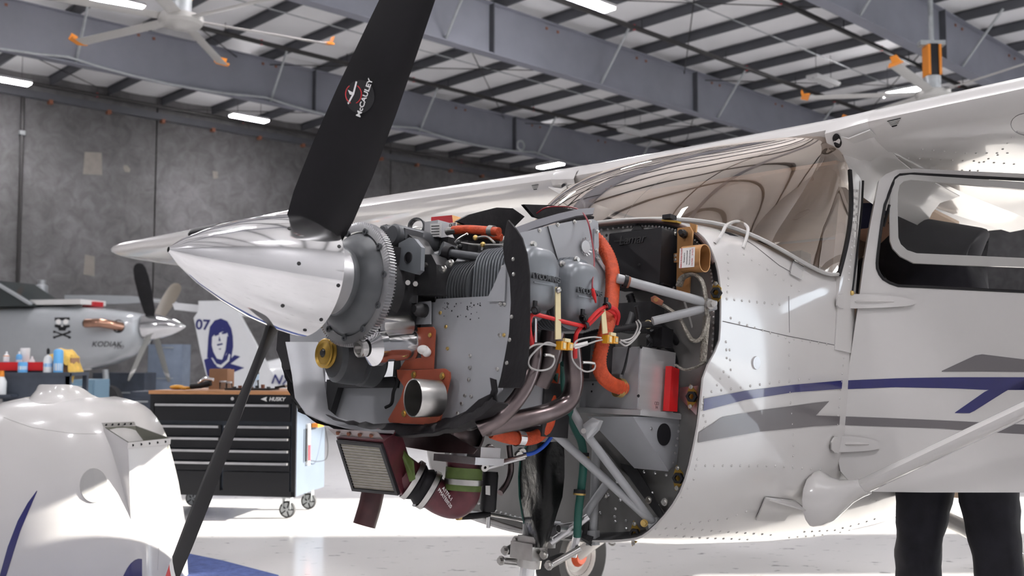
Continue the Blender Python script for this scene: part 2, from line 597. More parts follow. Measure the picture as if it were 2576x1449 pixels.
for pts in ([(213, 382), (256, 384), (257, 440), (209, 438)], [(311, 415), (320, 416), (328, 425), (326, 433), (315, 432), (311, 424)], [(214, 640), (238, 645), (238, 695), (210, 690)], [(535, 430), (548, 432), (549, 448), (537, 450)]):
    MB().prism([on_wall(*p) for p in pts], PH * 0.03).build('wall_patch', 'patch', wall, ang=0)
mb = MB()
mb.bar(B(U0, V1 - 0.12, 8.98), B(U1, V1 - 0.12, 8.98), 0.16, 0.22)
led = mb.build('ledger_channel', 'purlin', wall, ang=0)
for k, u in enumerate(PU):
    if 0 < u < 42:
        MB().box(B(u, V1 - 0.14, 8.84), (0.12, 0.16, 0.12), (RH, PH, UP)).build('bracket', 'rust', wall, ang=0)
MB().cyl(on_wall(57, 225) - PH * 0.06, on_wall(43, 720) - PH * 0.06, 0.055, n=8).build('downpipe', 'pipe', wall)
_wp = on_wall(53, 335)
MB().box(_wp - PH * 0.08, (0.16, 0.1, 0.12), (RH, PH, UP)).build('junction_box', 'galv', wall, ang=0)

# right-hand wall with the sliding door leaves; two gaps let the sun in
def door_wall(name, a, b, z0, z1, m='rafter'):
    return MB().box(B((a + b) / 2, V0 - 0.1, (z0 + z1) / 2), (b - a, 0.2, z1 - z0), (RH, PH, UP)).build(name, m, ang=0)
M['sheet'] = mat('pale_sheet_metal', (0.52, 0.52, 0.53), 0.5, 0.1, noise=0.03)
wr = structure(door_wall('wall_right', U0, U1, 7.4, 9.9, 'sheet'))
SLOT = [(13.0, 15.7), (17.3, 20.0)]
ed = [U0] + [q for s in SLOT for q in s] + [U1]
nd = 0
for a, b in zip(ed[0::2], ed[1::2]):
    n = max(1, round((b - a) / 4.5))
    for i in range(n):
        nd += 1
        d = structure(door_wall('door_%d' % nd, lerp(a, b, i / n), lerp(a, b, (i + 1) / n), 0, 7.4, 'sheet'))
structure(MB().box(B(U0 - 0.1, 12, 4.95), (0.2, V1 - V0, 9.9), (RH, PH, UP)).build('wall_front', 'sheet', ang=0))
structure(MB().box(B(U1 + 0.1, 12, 4.95), (0.2, V1 - V0, 9.9), (RH, PH, UP)).build('wall_back', 'concrete', ang=0))

# ceiling fans
def fan(hub, R, a0, rod, label):
    t = thing('ceiling_fan', label, 'ceiling fan', hub, 'large ceiling fans')
    def L(x, y, z):
        return Vector((x, y, z))
    MB().lathe([(0.0, -0.16), (0.10, -0.16), (0.14, -0.13), (0.30, -0.10), (0.34, -0.05), (0.34, 0.03), (0.26, 0.06), (0.0, 0.06)], (0, 0, 0), (0, 0, 1), 28).build('hub', 'fangrey', t)
    MB().lathe([(0.0, 0.06), (0.16, 0.06), (0.16, 0.34), (0.0, 0.34)], (0, 0, 0), (0, 0, 1), 20).build('gearbox', 'galv', t)
    m2 = MB()
    m2.box((0.11, 0, 0.66), (0.05, 0.30, 0.62))
    m2.box((-0.11, 0, 0.66), (0.05, 0.30, 0.62))
    m2.build('side_panel', 'fanorange', t, ang=0)
    MB().box((0, 0, 0.66), (0.17, 0.24, 0.66)).build('motor', 'black', t, ang=0)
    MB().cyl((0, 0, 0.97), (0, 0, rod), 0.05, n=10).build('down_rod', 'galv', t)
    MB().box((0, 0, 1.02), (0.5, 0.18, 0.10)).build('mount_bracket', 'galv', t, ang=0)
    for k in range(6):
        a = math.radians(a0 + 60 * k)
        e = Vector((math.cos(a), math.sin(a), 0))
        f = Vector((-math.sin(a), math.cos(a), 0.22)).normalized()
        nn = e.cross(f)
        rows = []
        for s in (0.28, R - 0.12):
            rows.append([e * s + f * x + nn * y for x, y in ((-0.10, 0.0), (-0.03, 0.018), (0.06, 0.014), (0.11, -0.004), (0.05, -0.01), (-0.05, -0.012))])
        bl = MB().ring(rows).build('blade', 'fangrey', t)
        c = e * (R - 0.06)
        MB().prism([c - f * 0.13 - e * 0.06, c + f * 0.15 - e * 0.06, c + f * 0.12 + e * 0.07, c - f * 0.06 + e * 0.09], nn * 0.03).build('blade_tip', 'fanorange', bl, ang=0)
        MB().prism([c + e * 0.05 + f * 0.15, c + e * 0.05 - f * 0.02, c + e * 0.08 - f * 0.02 + nn * 0.14, c + e * 0.08 + f * 0.10 + nn * 0.14], e * 0.012).build('winglet', 'fanorange', bl, ang=0)
    return t
_h = Wp(455, 48, 15.3)
fan(_h, 2.44, 151, ZT - _h.z, 'large six-blade ceiling fan with orange blade tips above the far wing, at upper left')
_h = Wp(2347, 235, 20)
fan(_h, 2.54, 172, ZT - _h.z, 'large six-blade ceiling fan partly hidden behind the near wing, at upper right')

# ceiling lights
def lamp(c, along, lit=True, label=None, group='linear ceiling lights', L=1.25):
    t = thing('ceiling_light', label, 'ceiling light', c, group)
    x = along
    y = UP.cross(x)
    MB().box((0, 0, 0.05), (L, 0.34, 0.07), (x, y, UP)).build('housing', 'ledbody', t, ang=0)
    for s in (-1, 1):
        MB().box(y * (0.085 * s) - UP * 0.0, (L - 0.06, 0.13, 0.05), (x, y, UP)).build('light_panel', 'led' if lit else 'ledbody', t, ang=0)
    for s in (-1, 1):
        MB().cyl(x * (0.4 * s) + UP * 0.08, x * (0.4 * s) + UP * (ZT - c.z), 0.008, n=5).build('hanger', 'pipe', t)
    return t
ZL = 8.6
for (px, py, al, lab) in ((285, 3, RH, 'lit linear ceiling light cut by the top edge left of the upper left fan hub'),
                          (1487, 8, RH, 'lit twin-panel ceiling light at the top edge above the middle rafter'),
                          (627, 298, RH, 'small lit ceiling light just above the concrete wall, left of the propeller blade'),
                          (15, 202, RH, 'lit ceiling light cut by the left edge above the concrete wall'),
                          (1385, 417, PH, 'lit ceiling light just above the far wing left of the windshield top'),
                          (2268, 231, PH, 'lit ceiling light seen beside the upper right fan hub'),
                          (1592, 334, RH, 'unlit white ceiling light under the roof above the windshield'),
                          (2072, 206, RH, 'unlit white ceiling light between two black sprinkler pipes above the near wing root')):
    lamp(WZ(px, py, ZL), al, not lab.startswith('unlit'), lab)
for u in (-6, 1.5, 9):  # extra lamps added out of view to light the hangar
    for v in (-3.5, 3.5, 12.5):
        lamp(B(u, v, ZL), RH, True, 'added linear ceiling light out of view over the near half of the hangar', 'added linear ceiling lights out of view')
for u, v in ((19, 0), (27, 3), (27, -4), (36, 6)):
    lamp(B(u, v, ZL), RH, True, 'added linear ceiling light out of view over the near half of the hangar', 'added linear ceiling lights out of view')

# ================================================================== the airplane (airplane frame: X aft, Y starboard, Z up)
plane = tag(empty('airplane', mw=AIR), 'white high-wing airplane with its engine uncovered and blue and grey stripes', 'airplane')
ST = [
 (0.00, [(0, .302), (.2, .30), (.32, .293), (.42, .27), (.50, .225), (.545, .15), (.563, .06), (.566, -.06), (.558, -.2), (.545, -.32), (.505, -.465), (.41, -.576), (.32, -.610), (.15, -.63), (0, -.635)]),
 (0.25, [(0, .338), (.2, .335), (.33, .325), (.44, .292), (.518, .245), (.556, .175), (.571, .06), (.574, -.06), (.568, -.2), (.556, -.33), (.515, -.47), (.42, -.58), (.32, -.622), (.15, -.642), (0, -.648)]),
 (0.50, [(0, .30), (.2, .30), (.35, .295), (.46, .27), (.535, .235), (.566, .18), (.574, .06), (.576, -.06), (.572, -.2), (.56, -.33), (.522, -.465), (.43, -.575), (.32, -.624), (.15, -.646), (0, -.652)]),
 (0.73, [(0, .26), (.2, .26), (.35, .258), (.46, .25), (.54, .235), (.570, .19), (.576, .06), (.578, -.06), (.574, -.2), (.563, -.33), (.525, -.46), (.435, -.57), (.32, -.624), (.15, -.65), (0, -.655)])]
NS = 4
def half(pts):
    return [(p.x, p.y) for p in cr([Vector((a, b, 0)) for a, b in pts], NS)]
H = [(x, half(p)) for x, p in ST]
def section(x):
    for (xa, pa), (xb, pb) in zip(H, H[1:]):
        if x <= xb:
            t = (x - xa) / (xb - xa)
            t2 = t
            return [(lerp(a[0], b[0], t2), lerp(a[1], b[1], t2)) for a, b in zip(pa, pb)]
    return H[-1][1]
def edge_x(z):
    return -0.062 * sm(-0.05, -0.17, z)
rows = []
for x in [0, .03, .08, .16, .25, .33, .42, .5, .58, .66, .72]:
    sec = section(x)
    row = []
    full = [(-y, z) for y, z in sec] + [(y, z) for y, z in sec[::-1]][1:]
    for y, z in full:
        e = edge_x(z)
        row.append(Vector((e + x * (0.72 - e) / 0.72, y, z)))
    rows.append(row)
fus = MB().thick(rows, -0.006)
fuse = fus.build('fuselage_skin', 'white', plane, ang=50)
bvh = BVHTree.FromPolygons([tuple(p) for r in rows for p in r], [(i * len(rows[0]) + j, i * len(rows[0]) + j + 1, (i + 1) * len(rows[0]) + j + 1, (i + 1) * len(rows[0]) + j) for i in range(len(rows) - 1) for j in range(len(rows[0]) - 1)])
def surf(px, py, off=0.0, b=None):
    d = rayA(px, py).normalized()
    h = (b or bvh).ray_cast(CA, d)
    if h[0] is None:
        return None
    n = h[1] if h[1].dot(d) < 0 else -h[1]
    return h[0] + n * off
def decal(name, up, lo, m, parent, fn, nx=14, ny=4, off=0.0012):
    def samp(c, t):
        x = c[0][0] + (c[-1][0] - c[0][0]) * t
        return (x, interp(c, x))
    rws = []
    for i in range(nx + 1):
        t = i / nx
        a, b = samp(up, t), samp(lo, t)
        col = []
        for j in range(ny + 1):
            s = j / ny
            col.append(fn(lerp(a[0], b[0], s), lerp(a[1], b[1], s), off))
        if all(q is not None for q in col):
            rws.append(col)
    if len(rws) > 1:
        return MB().grid(rws).build(name, m, parent, ang=80)
decal('blue_stripe', [(1764, 1004), (1872, 983), (1993, 968), (2118, 957)], [(1762, 1035), (1872, 1006), (1993, 987), (2116, 978)], 'navy', fuse, surf, 60, off=0.002)
decal('grey_stripe', [(1757, 1087), (1788, 1068), (1815, 1049), (1924, 1030), (2000, 1020), (2050, 1013)], [(1755, 1113), (1803, 1104), (1907, 1086), (2010, 1076), (2050, 1072)], 'greystripe', fuse, surf, 60, off=0.002)
decal('grey_stripe', [(2050, 1013), (2084, 1009)], [(2050, 1046), (2084, 1010)], 'greystripe', fuse, surf, 4, off=0.002)
decal('grey_stripe', [(2050, 1045), (2112, 1047)], [(2050, 1072), (2110, 1069)], 'greystripe', fuse, surf, 4, off=0.002)
# seam, rivets
def rivets(name, lines, parent, fn, r=0.0042, m='white', off=0.0004):
    mb = MB()
    for ln, step in lines:
        for (x0, y0), (x1, y1) in zip(ln, ln[1:]):
            n = max(1, int(math.hypot(x1 - x0, y1 - y0) / step))
            for k in range(n):
                t = k / n
                px, py = lerp(x0, x1, t), lerp(y0, y1, t)
                p, q = fn(px, py, 0), fn(px, py, 0.0035)
                if p is None:
                    continue
                x, y, z = frame(q - p)
                rg = [[p + (x * math.cos(a * 1.0472) + y * math.sin(a * 1.0472)) * rr + z * hh for a in range(6)] for rr, hh in ((r, off), (r * 0.75, 0.0018), (r * 0.2, 0.0026))]
                mb.ring(rg, True, False, True)
    return stuff(mb.build(name, m, parent, ang=80, merge=False))
rivets('rivets', [([(1830, 640), (1832, 700), (1828, 752), (1980, 768)], 17), ([(1838, 800), (1860, 812), (1976, 850), (2120, 872)], 20),
    ([(1826, 860), (1828, 900), (1820, 935), (1795, 985)], 18), ([(1835, 880), (1838, 930), (1828, 965)], 17), ([(1985, 860), (1984, 960), (1990, 1040), (1996, 1120), (1992, 1200)], 26),
    ([(1752, 1171), (1950, 1172), (2085, 1184)], 21), ([(1770, 1000), (1764, 1030), (1775, 1060), (1768, 1092)], 15), ([(2095, 640), (2128, 760), (2124, 880), (2114, 980), (2104, 1090)], 19),
    ([(2108, 640), (2112, 760), (2106, 880)], 23), ([(1715, 1250), (1745, 1205), (1758, 1130)], 25), ([(1650, 1330), (1700, 1328), (1790, 1335), (1960, 1347)], 20),
    ([(1660, 1345), (1760, 1353), (1900, 1358)], 20), ([(1715, 1318), (1830, 1304), (1900, 1278)], 22), ([(1870, 640), (1950, 690), (2030, 745)], 22), ([(1790, 985), (1960, 960), (2060, 950)], 24)], fuse, surf)
def seam(path, parent, fn, r=0.0012, m='greystripe'):
    pts = []
    for (x0, y0), (x1, y1) in zip(path, path[1:]):
        for k in range(6):
            p = fn(lerp(x0, x1, k / 6), lerp(y0, y1, k / 6), 0.0005)
            if p is not None:
                pts.append(p)
    if len(pts) > 1:
        MB().tube(pts, r, 4).build('skin_seam', m, parent)
seam([(1818, 808), (1980, 845), (2125, 873)], fuse, surf)
seam([(1858, 592), (1900, 620), (1960, 668), (2000, 690)], fuse, surf)
seam([(1984, 745), (1986, 855)], fuse, surf, 0.0008)
# round fuel drain cover on the side
_c, _c2 = surf(1901, 913, 0), surf(1901, 913, 0.004)
_x, _y, _z = frame(_c2 - _c)
MB().cyl(_c, _c2, 0.0185, 0.0175, 20).build('access_plug', 'alu', fuse)
# handle on the cowl deck
_a, _b = surf(1800, 608, 0), surf(1872, 602, 0)
_n1 = surf(1800, 608, 0.03) - _a
MB().tube(cr([surf(1798, 612, 0), surf(1804, 604, 0.02), surf(1816, 592, 0.032), surf(1845, 585, 0.034), surf(1868, 592, 0.03), surf(1874, 600, 0.018), surf(1869, 625, 0)], 4), 0.0052, 8).build('grab_handle', 'white', fuse)
# side step plate and hinge reinforcement under the strut
def sheet(name, pts, fn, m, parent, th=0.004, off=0.0006):
    """small plate lying on a skin: px outline as two edges"""
    top, bot = pts
    R = [[fn(lerp(a[0], b[0], j / 3), lerp(a[1], b[1], j / 3), off + th) for j in range(4)] for a, b in zip(top, bot)]
    return MB().thick(R, th).build(name, m, parent)
sheet('strut_step_plate', ([(1922, 1248), (1960, 1252), (2000, 1258)], [(1898, 1304), (1935, 1305), (1970, 1305)]), surf, 'white', fuse)
mb = MB()
mb.hexa([surf(1924, 1250, 0.004), surf(2000, 1258, 0.004), surf(2000, 1262, 0.004), surf(1924, 1254, 0.004)], [surf(1924, 1250, 0.004), surf(2000, 1258, 0.05), surf(2000, 1262, 0.05), surf(1924, 1254, 0.006)])
mb.build('entry_step', 'white', fuse)
sheet('windshield_clip', ([(1992, 655), (2020, 665)], [(1984, 690), (2012, 705)]), surf, 'chrome', fuse, 0.003)

# cabin behind the front door post: sill, belly, starboard side, tail cone
def lowsec(x):
    return H[-1][1]
sec = H[-1][1]
low = [(y, z) for y, z in sec if z < -0.36]
rows2 = []
for x, k, dz in ((0.715, 1, 0), (1.0, 1.0, 0.005), (1.35, 0.99, 0.03), (1.7, .96, 0.08)):
    rows2.append([Vector((x, -y * k, z + dz)) for y, z in low] + [Vector((x, y * k, z + dz)) for y, z in low[::-1]][1:])
belly = MB().thick(rows2, -0.006).build('belly_skin', 'white', plane, ang=50)
bvh2 = BVHTree.FromPolygons([tuple(p) for r in rows2 for p in r], [(i * len(rows2[0]) + j, i * len(rows2[0]) + j + 1, (i + 1) * len(rows2[0]) + j + 1, (i + 1) * len(rows2[0]) + j) for i in range(3) for j in range(len(rows2[0]) - 1)])
def surf2(px, py, off=0.0):
    return surf(px, py, off, bvh2)
rivets('rivets', [([(1985, 1340), (2100, 1334), (2160, 1318), (2220, 1300)], 19), ([(1985, 1352), (2090, 1344), (2160, 1328)], 19), ([(2160, 1250), (2220, 1262)], 14)], belly, surf2)
# starboard cabin side and tail cone
def tsec(hw, zt, zb, n=24):
    o = []
    for k in range(n):
        a = 2 * math.pi * k / n
        c, s = math.cos(a), math.sin(a)
        p = 0.55
        o.append((hw * math.copysign(abs(c) ** p, c), (zt + zb) / 2 + (zt - zb) / 2 * math.copysign(abs(s) ** p, s)))
    return o
MB().ring([[Vector((x, y, z)) for y, z in tsec(hw, zt, zb)] for x, hw, zt, zb in ((1.72, .55, .62, -.575), (2.3, .46, .52, -.5), (3.2, .33, .40, -.36), (4.5, .2, .32, -.14), (6.6, .07, .26, .06))]).build('tail_cone', 'white', plane, ang=50)
rs = [[Vector((x, 0.576 - 0.0 * x, z)) for z in (-.36, -.1, .1, .26)] for x in (.72, 1.2, 1.72)]
MB().thick(rs, 0.006).build('starboard_side', 'white', plane)
mb = MB()
for x in (.75, 1.25, 1.7):
    mb.bar((x, .57, .24), (x + .03, .55, .62), 0.05, 0.03, (0, 1, 0))
mb.build('starboard_door_post', 'white', plane, ang=0)
mb = MB()
mb.box((1.2, 0, -.42), (1.0, 1.08, 0.03))
mb.build('cabin_floor', 'enginedark', plane, ang=0)
mb = MB()
mb.box((.50, 0, .10), (.06, 1.06, .34))
mb.build('instrument_panel', 'black', plane, ang=0)
MB().thick([[Vector((x, y, .315 - 0.9 * abs(y) ** 4 - 0.05 * (x - .2))) for y in (-.48, -.4, -.25, 0, .25, .4, .48)] for x in (.16, .3, .5)], 0.015).build('glareshield', 'black', plane)
for y in (-.26, .26):
    s = MB()
    s.ring([[Vector((x, y + w * a, z + b)) for a, b in ((-.8, -.02), (-1, 0), (-1, .02), (1, .02), (1, 0), (.8, -.02))] for x, z, w in ((.85, -.2, .2), (1.28, -.22, .2))])
    seat = s.build('seat', mat('taupe_leather', (0.16, 0.13, 0.11), 0.6, noise=0.15), plane)
    MB().ring([[Vector((x + d, y + w * c, z)) for d, c in ((0, -1), (-.04, -.7), (-.04, .7), (0, 1), (.07, .8), (.07, -.8))] for x, z, w in ((1.28, -.2, .2), (1.34, .1, .215), (1.40, .30, .19), (1.42, .36, .12))]).build('seat_back', seat.data.materials[0], seat)
    MB().ring([[Vector((x + d, y + w * c, z)) for d, c in ((0, -1), (-.03, -.7), (-.03, .7), (0, 1), (.05, .8), (.05, -.8))] for x, z, w in ((1.42, .38, .09), (1.43, .42, .13), (1.45, .52, .12), (1.46, .55, .08))]).build('headrest', seat.data.materials[0], seat)
    mb = MB()
    mb.tube(cr([(.60, y - .15, .16), (.60, y - .16, .10), (.60, y - .10, .04), (.60, y, .03), (.60, y + .10, .04), (.60, y + .16, .10), (.60, y + .15, .16)], 4), 0.012, 8)
    mb.cyl((.52, y, .05), (.60, y, .05), 0.012, n=8)
    mb.build('control_yoke', 'black', plane)

M['beige'] = mat('beige_cabin_trim', (0.55, 0.42, 0.32), 0.7, noise=0.05)
MB().thick([[Vector((x, 0.56, z)) for z in (-.36, -.1, .1, .25)] for x in (.74, 1.2, 1.7)], 0.004).build('cabin_side_trim', 'beige', plane)
MB().box((1.70, 0, 0.06), (0.02, 1.06, 1.05)).build('cabin_bulkhead', 'beige', plane, ang=0)
MB().box((1.18, 0, 0.600), (1.0, 1.06, 0.012)).build('headliner', 'beige', plane, ang=0)
# windshield
bs = [(.085, 0, .325), (.09, -.12, .325), (.105, -.24, .32), (.135, -.35, .312), (.19, -.44, .297), (.265, -.508, .268), (.36, -.547, .237), (.47, -.567, .212), (.56, -.573, .205), (.625, -.5735, .214)]
tp = [(.612, 0, .705), (.612, -.12, .705), (.612, -.24, .70), (.612, -.34, .695), (.612, -.42, .688), (.612, -.48, .68), (.615, -.525, .668), (.635, -.552, .645), (.665, -.562, .61), (.700, -.565, .572)]
bs2 = [Vector(p) for p in bs]
tp2 = [Vector(p) for p in tp]
bs2 = [Vector((p.x, -p.y, p.z)) for p in bs2[:0:-1]] + bs2
tp2 = [Vector((p.x, -p.y, p.z)) for p in tp2[:0:-1]] + tp2
bs2, tp2 = cr(bs2, 3), cr(tp2, 3)
rws = []
nw = len(bs2)
for k in range(13):
    t = k / 12
    row = []
    for i, (a, b) in enumerate(zip(bs2, tp2)):
        p = a.lerp(b, t)
        c = math.sin(math.pi * i / (nw - 1)) ** 0.7
        bulge = math.sin(math.pi * t) * 0.055 * c
        row.append(p + Vector((-0.75, 0, 0.66)) * bulge + Vector((0, 0.02 * math.sin(math.pi * t) * (1 if i < nw / 2 else -1) * (1 - c), 0)))
    rws.append(row)
ws = MB().grid(rws).build('windshield', 'windshield', plane, ang=80)
MB().tube([p + Vector((-.004, 0, .004)) for p in rws[0]], 0.006, 6).build('windshield_seal', 'seal', ws)
for sgn in (1, -1):
    e = rws[0][0] if sgn > 0 else rws[0][-1]
    MB().tube([r[0] if sgn > 0 else r[-1] for r in rws], 0.008, 6).build('windshield_edge_seal', 'black', ws)
# front door posts
for sgn in (-1, 1):
    mb = MB()
    lo = [(.618, .575, .20), (.665, .577, .05), (.73, .578, .05), (.745, .577, .20)]
    P = []
    for x0, x1, z, y in ((.60, .722, -.02, .5795), (.615, .725, .15, .5795), (.632, .738, .23, .578), (.668, .762, .40, .572), (.700, .795, .545, .566), (.690, .83, .60, .556)):
        P.append([Vector((x0, sgn * y, z)), Vector((lerp(x0, x1, .5), sgn * (y + .006), z)), Vector((x1, sgn * y, z)), Vector((x1, sgn * (y - .03), z)), Vector((x0, sgn * (y - .03), z))])
    post = mb.ring(P).build('door_post', 'white', plane, ang=60)
    if sgn < 0:
        def fpost(px, py, off):
            return A(px, py, Y=-(interp([(430, .572), (560, .578), (700, .583)], py)) - off)
        rivets('rivets', [([(2148, 480), (2148, 560), (2140, 640), (2132, 720)], 14), ([(2156, 480), (2154, 560), (2146, 640)], 17)], post, fpost, 0.005)
        rb = MB()
        rb.tube([A(2171, 455, Y=-.575), A(2168, 520, Y=-.578), A(2155, 650, Y=-.582), A(2143, 740, Y=-.583)], 0.004, 6)
        rb.build('door_seal', 'black', post)

# wings
def airfoil(c, n=16):
    th = 0.12
    def yt(x):
        return 5 * th * (0.2969 * math.sqrt(x) - 0.126 * x - 0.3516 * x * x + 0.2843 * x ** 3 - 0.1015 * x ** 4)
    def yc(x):
        return 0.02 / 0.16 * (0.8 * x - x * x) if x < 0.4 else 0.02 / 0.36 * (0.2 + 0.8 * x - x * x)
    xs = [(1 - math.cos(math.pi * k / n)) / 2 for k in range(n + 1)]
    up = [(x * c, (yc(x) + yt(x)) * c) for x in xs[::-1]]
    lo = [(x * c, (yc(x) - yt(x)) * c) for x in xs[1:]]
    return up + lo
def wing_sec(sy):
    y = abs(sy)
    lex = interp([(0, .60), (2.6, .60), (5.2, .74), (5.42, .77), (5.5, .83)], y)
    c = interp([(0, 1.62), (2.6, 1.62), (5.2, 1.16), (5.42, 1.08), (5.5, .95)], y)
    z = .683 + max(0, y - .5) * 0.0312
    k = interp([(0, 1), (5.3, 1.05), (5.44, .9), (5.5, .45)], y)
    return [Vector((lex + a, sy, z + b * k)) for a, b in airfoil(c)]
wings = {}
for sgn, nm in ((1, 'starboard'), (-1, 'port')):
    ys = [.56, .75, 1.0, 1.4, 2.0, 2.6, 3.2, 3.9, 4.6, 5.2, 5.36, 5.44, 5.48, 5.5]
    rg = [wing_sec(sgn * y) for y in ys]
    wings[sgn] = MB().ring(rg).build('wing', 'white', plane, ang=45)
MB().ring([wing_sec(y) for y in (-.56, 0, .56)]).build('cabin_roof', 'white', plane, ang=45)
def wing_bvh(sgn, ys):
    rg = [wing_sec(sgn * y) for y in ys]
    n = len(rg[0])
    return BVHTree.FromPolygons([tuple(p) for r in rg for p in r], [(i * n + j, i * n + j + 1, (i + 1) * n + j + 1, (i + 1) * n + j) for i in range(len(rg) - 1) for j in range(n - 1)])
wbP = wing_bvh(-1, [.5, 1, 2, 2.6, 3.5])
wbS = wing_bvh(1, [.5, 1, 2, 2.6, 3.9, 5.2])
def swP(px, py, off=0.0):
    return surf(px, py, off, wbP)
def swS(px, py, off=0.0):
    return surf(px, py, off, wbS)
# wing root cuffs
for sgn in (-1, 1):
    rg = []
    for y, k, dz, dx in ((.535, 1.16, -.012, -.012), (.60, 1.10, -.008, -.010), (.66, 1.02, -.001, -.003), (.672, 1.0, 0, 0)):
        s0 = wing_sec(sgn * y)
        c0 = sum(s0, Vector()) / len(s0)
        rg.append([Vector((p.x + dx if p.x < 1.0 else p.x, p.y, c0.z + (p.z - c0.z) * k + dz)) for p in s0])
    MB().ring(rg, True, False, False).build('wing_root_cuff', 'white', wings[sgn], ang=45)
    # fillet sweeping from the cuff down to the post
    fl = []
    for t in range(8):
        q = t / 7
        x = lerp(.60, 1.3, q)
        zz = lerp(.655, .60, sm(0, .4, q))
        fl.append([Vector((x + .0, sgn * (.555 + .0 * q), zz - .10 * sm(0, .3, q))), Vector((x, sgn * (.572 + .01), zz - .045 * sm(0, .3, q))), Vector((x, sgn * .61, zz - .012)), Vector((x, sgn * .68, zz + .004))])
    MB().thick(fl, 0.004).build('wing_root_fillet', 'white', wings[sgn], ang=60)
def disc_on(fn, px, py, rx, ry, m, name, parent, off=0.002, n=18, tri=None):
    ring = []
    for k in range(n):
        a = 2 * math.pi * k / n
        p = fn(px + rx * math.cos(a), py + ry * math.sin(a), off)
        if p is None:
            return
        ring.append(p)
    c = sum(ring, Vector()) / n
    MB().add(ring, [tuple(range(n))]).build(name, m, parent, ang=0)
disc_on(swP, 2111, 345, 10, 14, 'black', 'cabin_air_inlet', wings[-1], 0.022)
disc_on(swS, 1426, 467, 7, 9, 'black', 'cabin_air_inlet', wings[1], 0.02)
def vent(fn, pts, parent, off):
    P = [fn(x, y, off) for x, y in pts]
    if None in P:
        return
    v = MB().add(P, [tuple(range(len(P)))]).build('fuel_vent_grille', 'black', parent, ang=0)
    for k in range(1, 5):
        t = k / 5
        l = P[0].lerp(P[3], t * .9)
        r = P[1].lerp(P[2], t * .9)
        MB().cyl(l, r, 0.0014, n=5).build('grille_bar', 'seal', v)
vent(swP, [(2232, 304), (2267, 296), (2256, 316), (2245, 319), ], wings[-1], 0.002)
vent(swS, [(1338, 466), (1356, 463), (1351, 476), (1343, 477)], wings[1], 0.002)
# wing leading edge light on the far wing
_yl0, _yl1 = 3.62, 3.95
rg = []
for y in (_yl0, lerp(_yl0, _yl1, .5), _yl1):
    s0 = wing_sec(y)
    i0 = len(s0) // 2
    rg.append([p + Vector((-.0025, 0, 0.001)) for p in s0[i0 - 4:i0 + 5]])
MB().thick(rg, -0.003).build('landing_light_lens', 'black', wings[1], ang=60)
rivets('rivets', [([(2150, 330), (2200, 420), (2300, 425), (2480, 430)], 20), ([(2230, 395), (2340, 400), (2450, 405), (2576, 415)], 24), ([(2320, 375), (2430, 385), (2560, 385)], 25), ([(2180, 345), (2230, 400)], 20), ([(2560, 330), (2510, 390), (2440, 418)], 19)], wings[-1], swP, 0.004)
def ringline(fn, px, py, rx, ry, parent, off=0.0008, r=0.001):
    P = [fn(px + rx * math.cos(k * .2618), py + ry * math.sin(k * .2618), off) for k in range(24)]
    if None not in P:
        MB().tube(P, r, 4, closed=True).build('inspection_cover', 'greystripe', parent)
ringline(swP, 2585, 312, 42, 28, wings[-1])
# struts
for sgn in (-1, 1):
    a, b = Vector((.625, sgn * .60, -.462)), Vector((1.12, sgn * 2.6, .72))
    d = (b - a).normalized()
    xx = (Vector((1, 0, 0)) - d * d.x).normalized()
    yy = d.cross(xx)
    prof = [(-.052, 0), (-.045, .014), (-.02, .021), (.015, .018), (.06, 0), (.015, -.018), (-.02, -.021), (-.045, -.014)]
    pr = [xx * p + yy * q for p, q in prof]
    strut = MB().ring([[a + q for q in pr], [b + q for q in pr]]).build('wing_strut', 'white', plane, ang=50)
    # cuff at the fuselage
    f0 = Vector((.565, sgn * .545, -.475))
    rg = []
    for t, w, h in ((0, 1.40, 3.7), (.02, 1.45, 3.75), (.045, 1.38, 3.3), (.075, 1.25, 2.4), (.11, 1.15, 1.6), (.15, 1.12, 1.2), (.19, 1.1, 1.12)):
        c0 = f0.lerp(a + d * .075, min(1, t / .17))
        x2 = xx.lerp(Vector((1, 0, 0)), max(0, 1 - t / .1)).normalized()
        y2 = yy.lerp(Vector((0, 0, -sgn)) * (1 if yy.z * -sgn > 0 else -1), max(0, 1 - t / .1)).normalized()
        rg.append([c0 + (x2 * .056 * math.cos(q * math.pi / 8) * w + y2 * .022 * math.sin(q * math.pi / 8) * h) for q in range(16)])
    MB().ring(rg).build('strut_fairing', 'white', strut, ang=60)

# port door, swung open
DA = math.radians(55)
DE = Vector((math.cos(DA), -math.sin(DA), 0))           # along the door, away from the hinge
DN = Vector((-math.sin(DA), -math.cos(DA), 0))          # outward face of the door
DH = Vector((.70, -.583, 0))
def dpl(px, py, off=0.0, tilt=0.0, z0=.56):
    n = (DN + Vector((0, 0, tilt))).normalized()
    o = DH + Vector((0, 0, z0)) + DN * off
    d = rayA(px, py)
    return CA + d * ((o - CA).dot(n) / d.dot(n))
def onto(px, py, off=0.0):
    return dpl(px, py, off)
outer = [(2212, 452), (2228, 438), (2255, 427), (2300, 424), (2576, 437), (2760, 446), (2800, 470), (2790, 700), (2770, 960), (2750, 1180), (2730, 1236), (2576, 1239), (2330, 1239), (2197, 1237), (2142, 1216), (2114, 1185), (2105, 1140), (2111, 1068), (2123, 981), (2138, 906), (2157, 780), (2173, 662), (2191, 557)]
inner = [(2246, 462), (2253, 448), (2264, 440), (2300, 438), (2576, 452), (2720, 459), (2738, 480), (2730, 600), (2728, 680), (2720, 730), (2690, 741), (2576, 734), (2330, 722), (2259, 719), (2239, 712), (2222, 702), (2213, 690), (2207, 676), (2206, 662), (2208, 640), (2213, 600), (2219, 555), (2226, 515)]
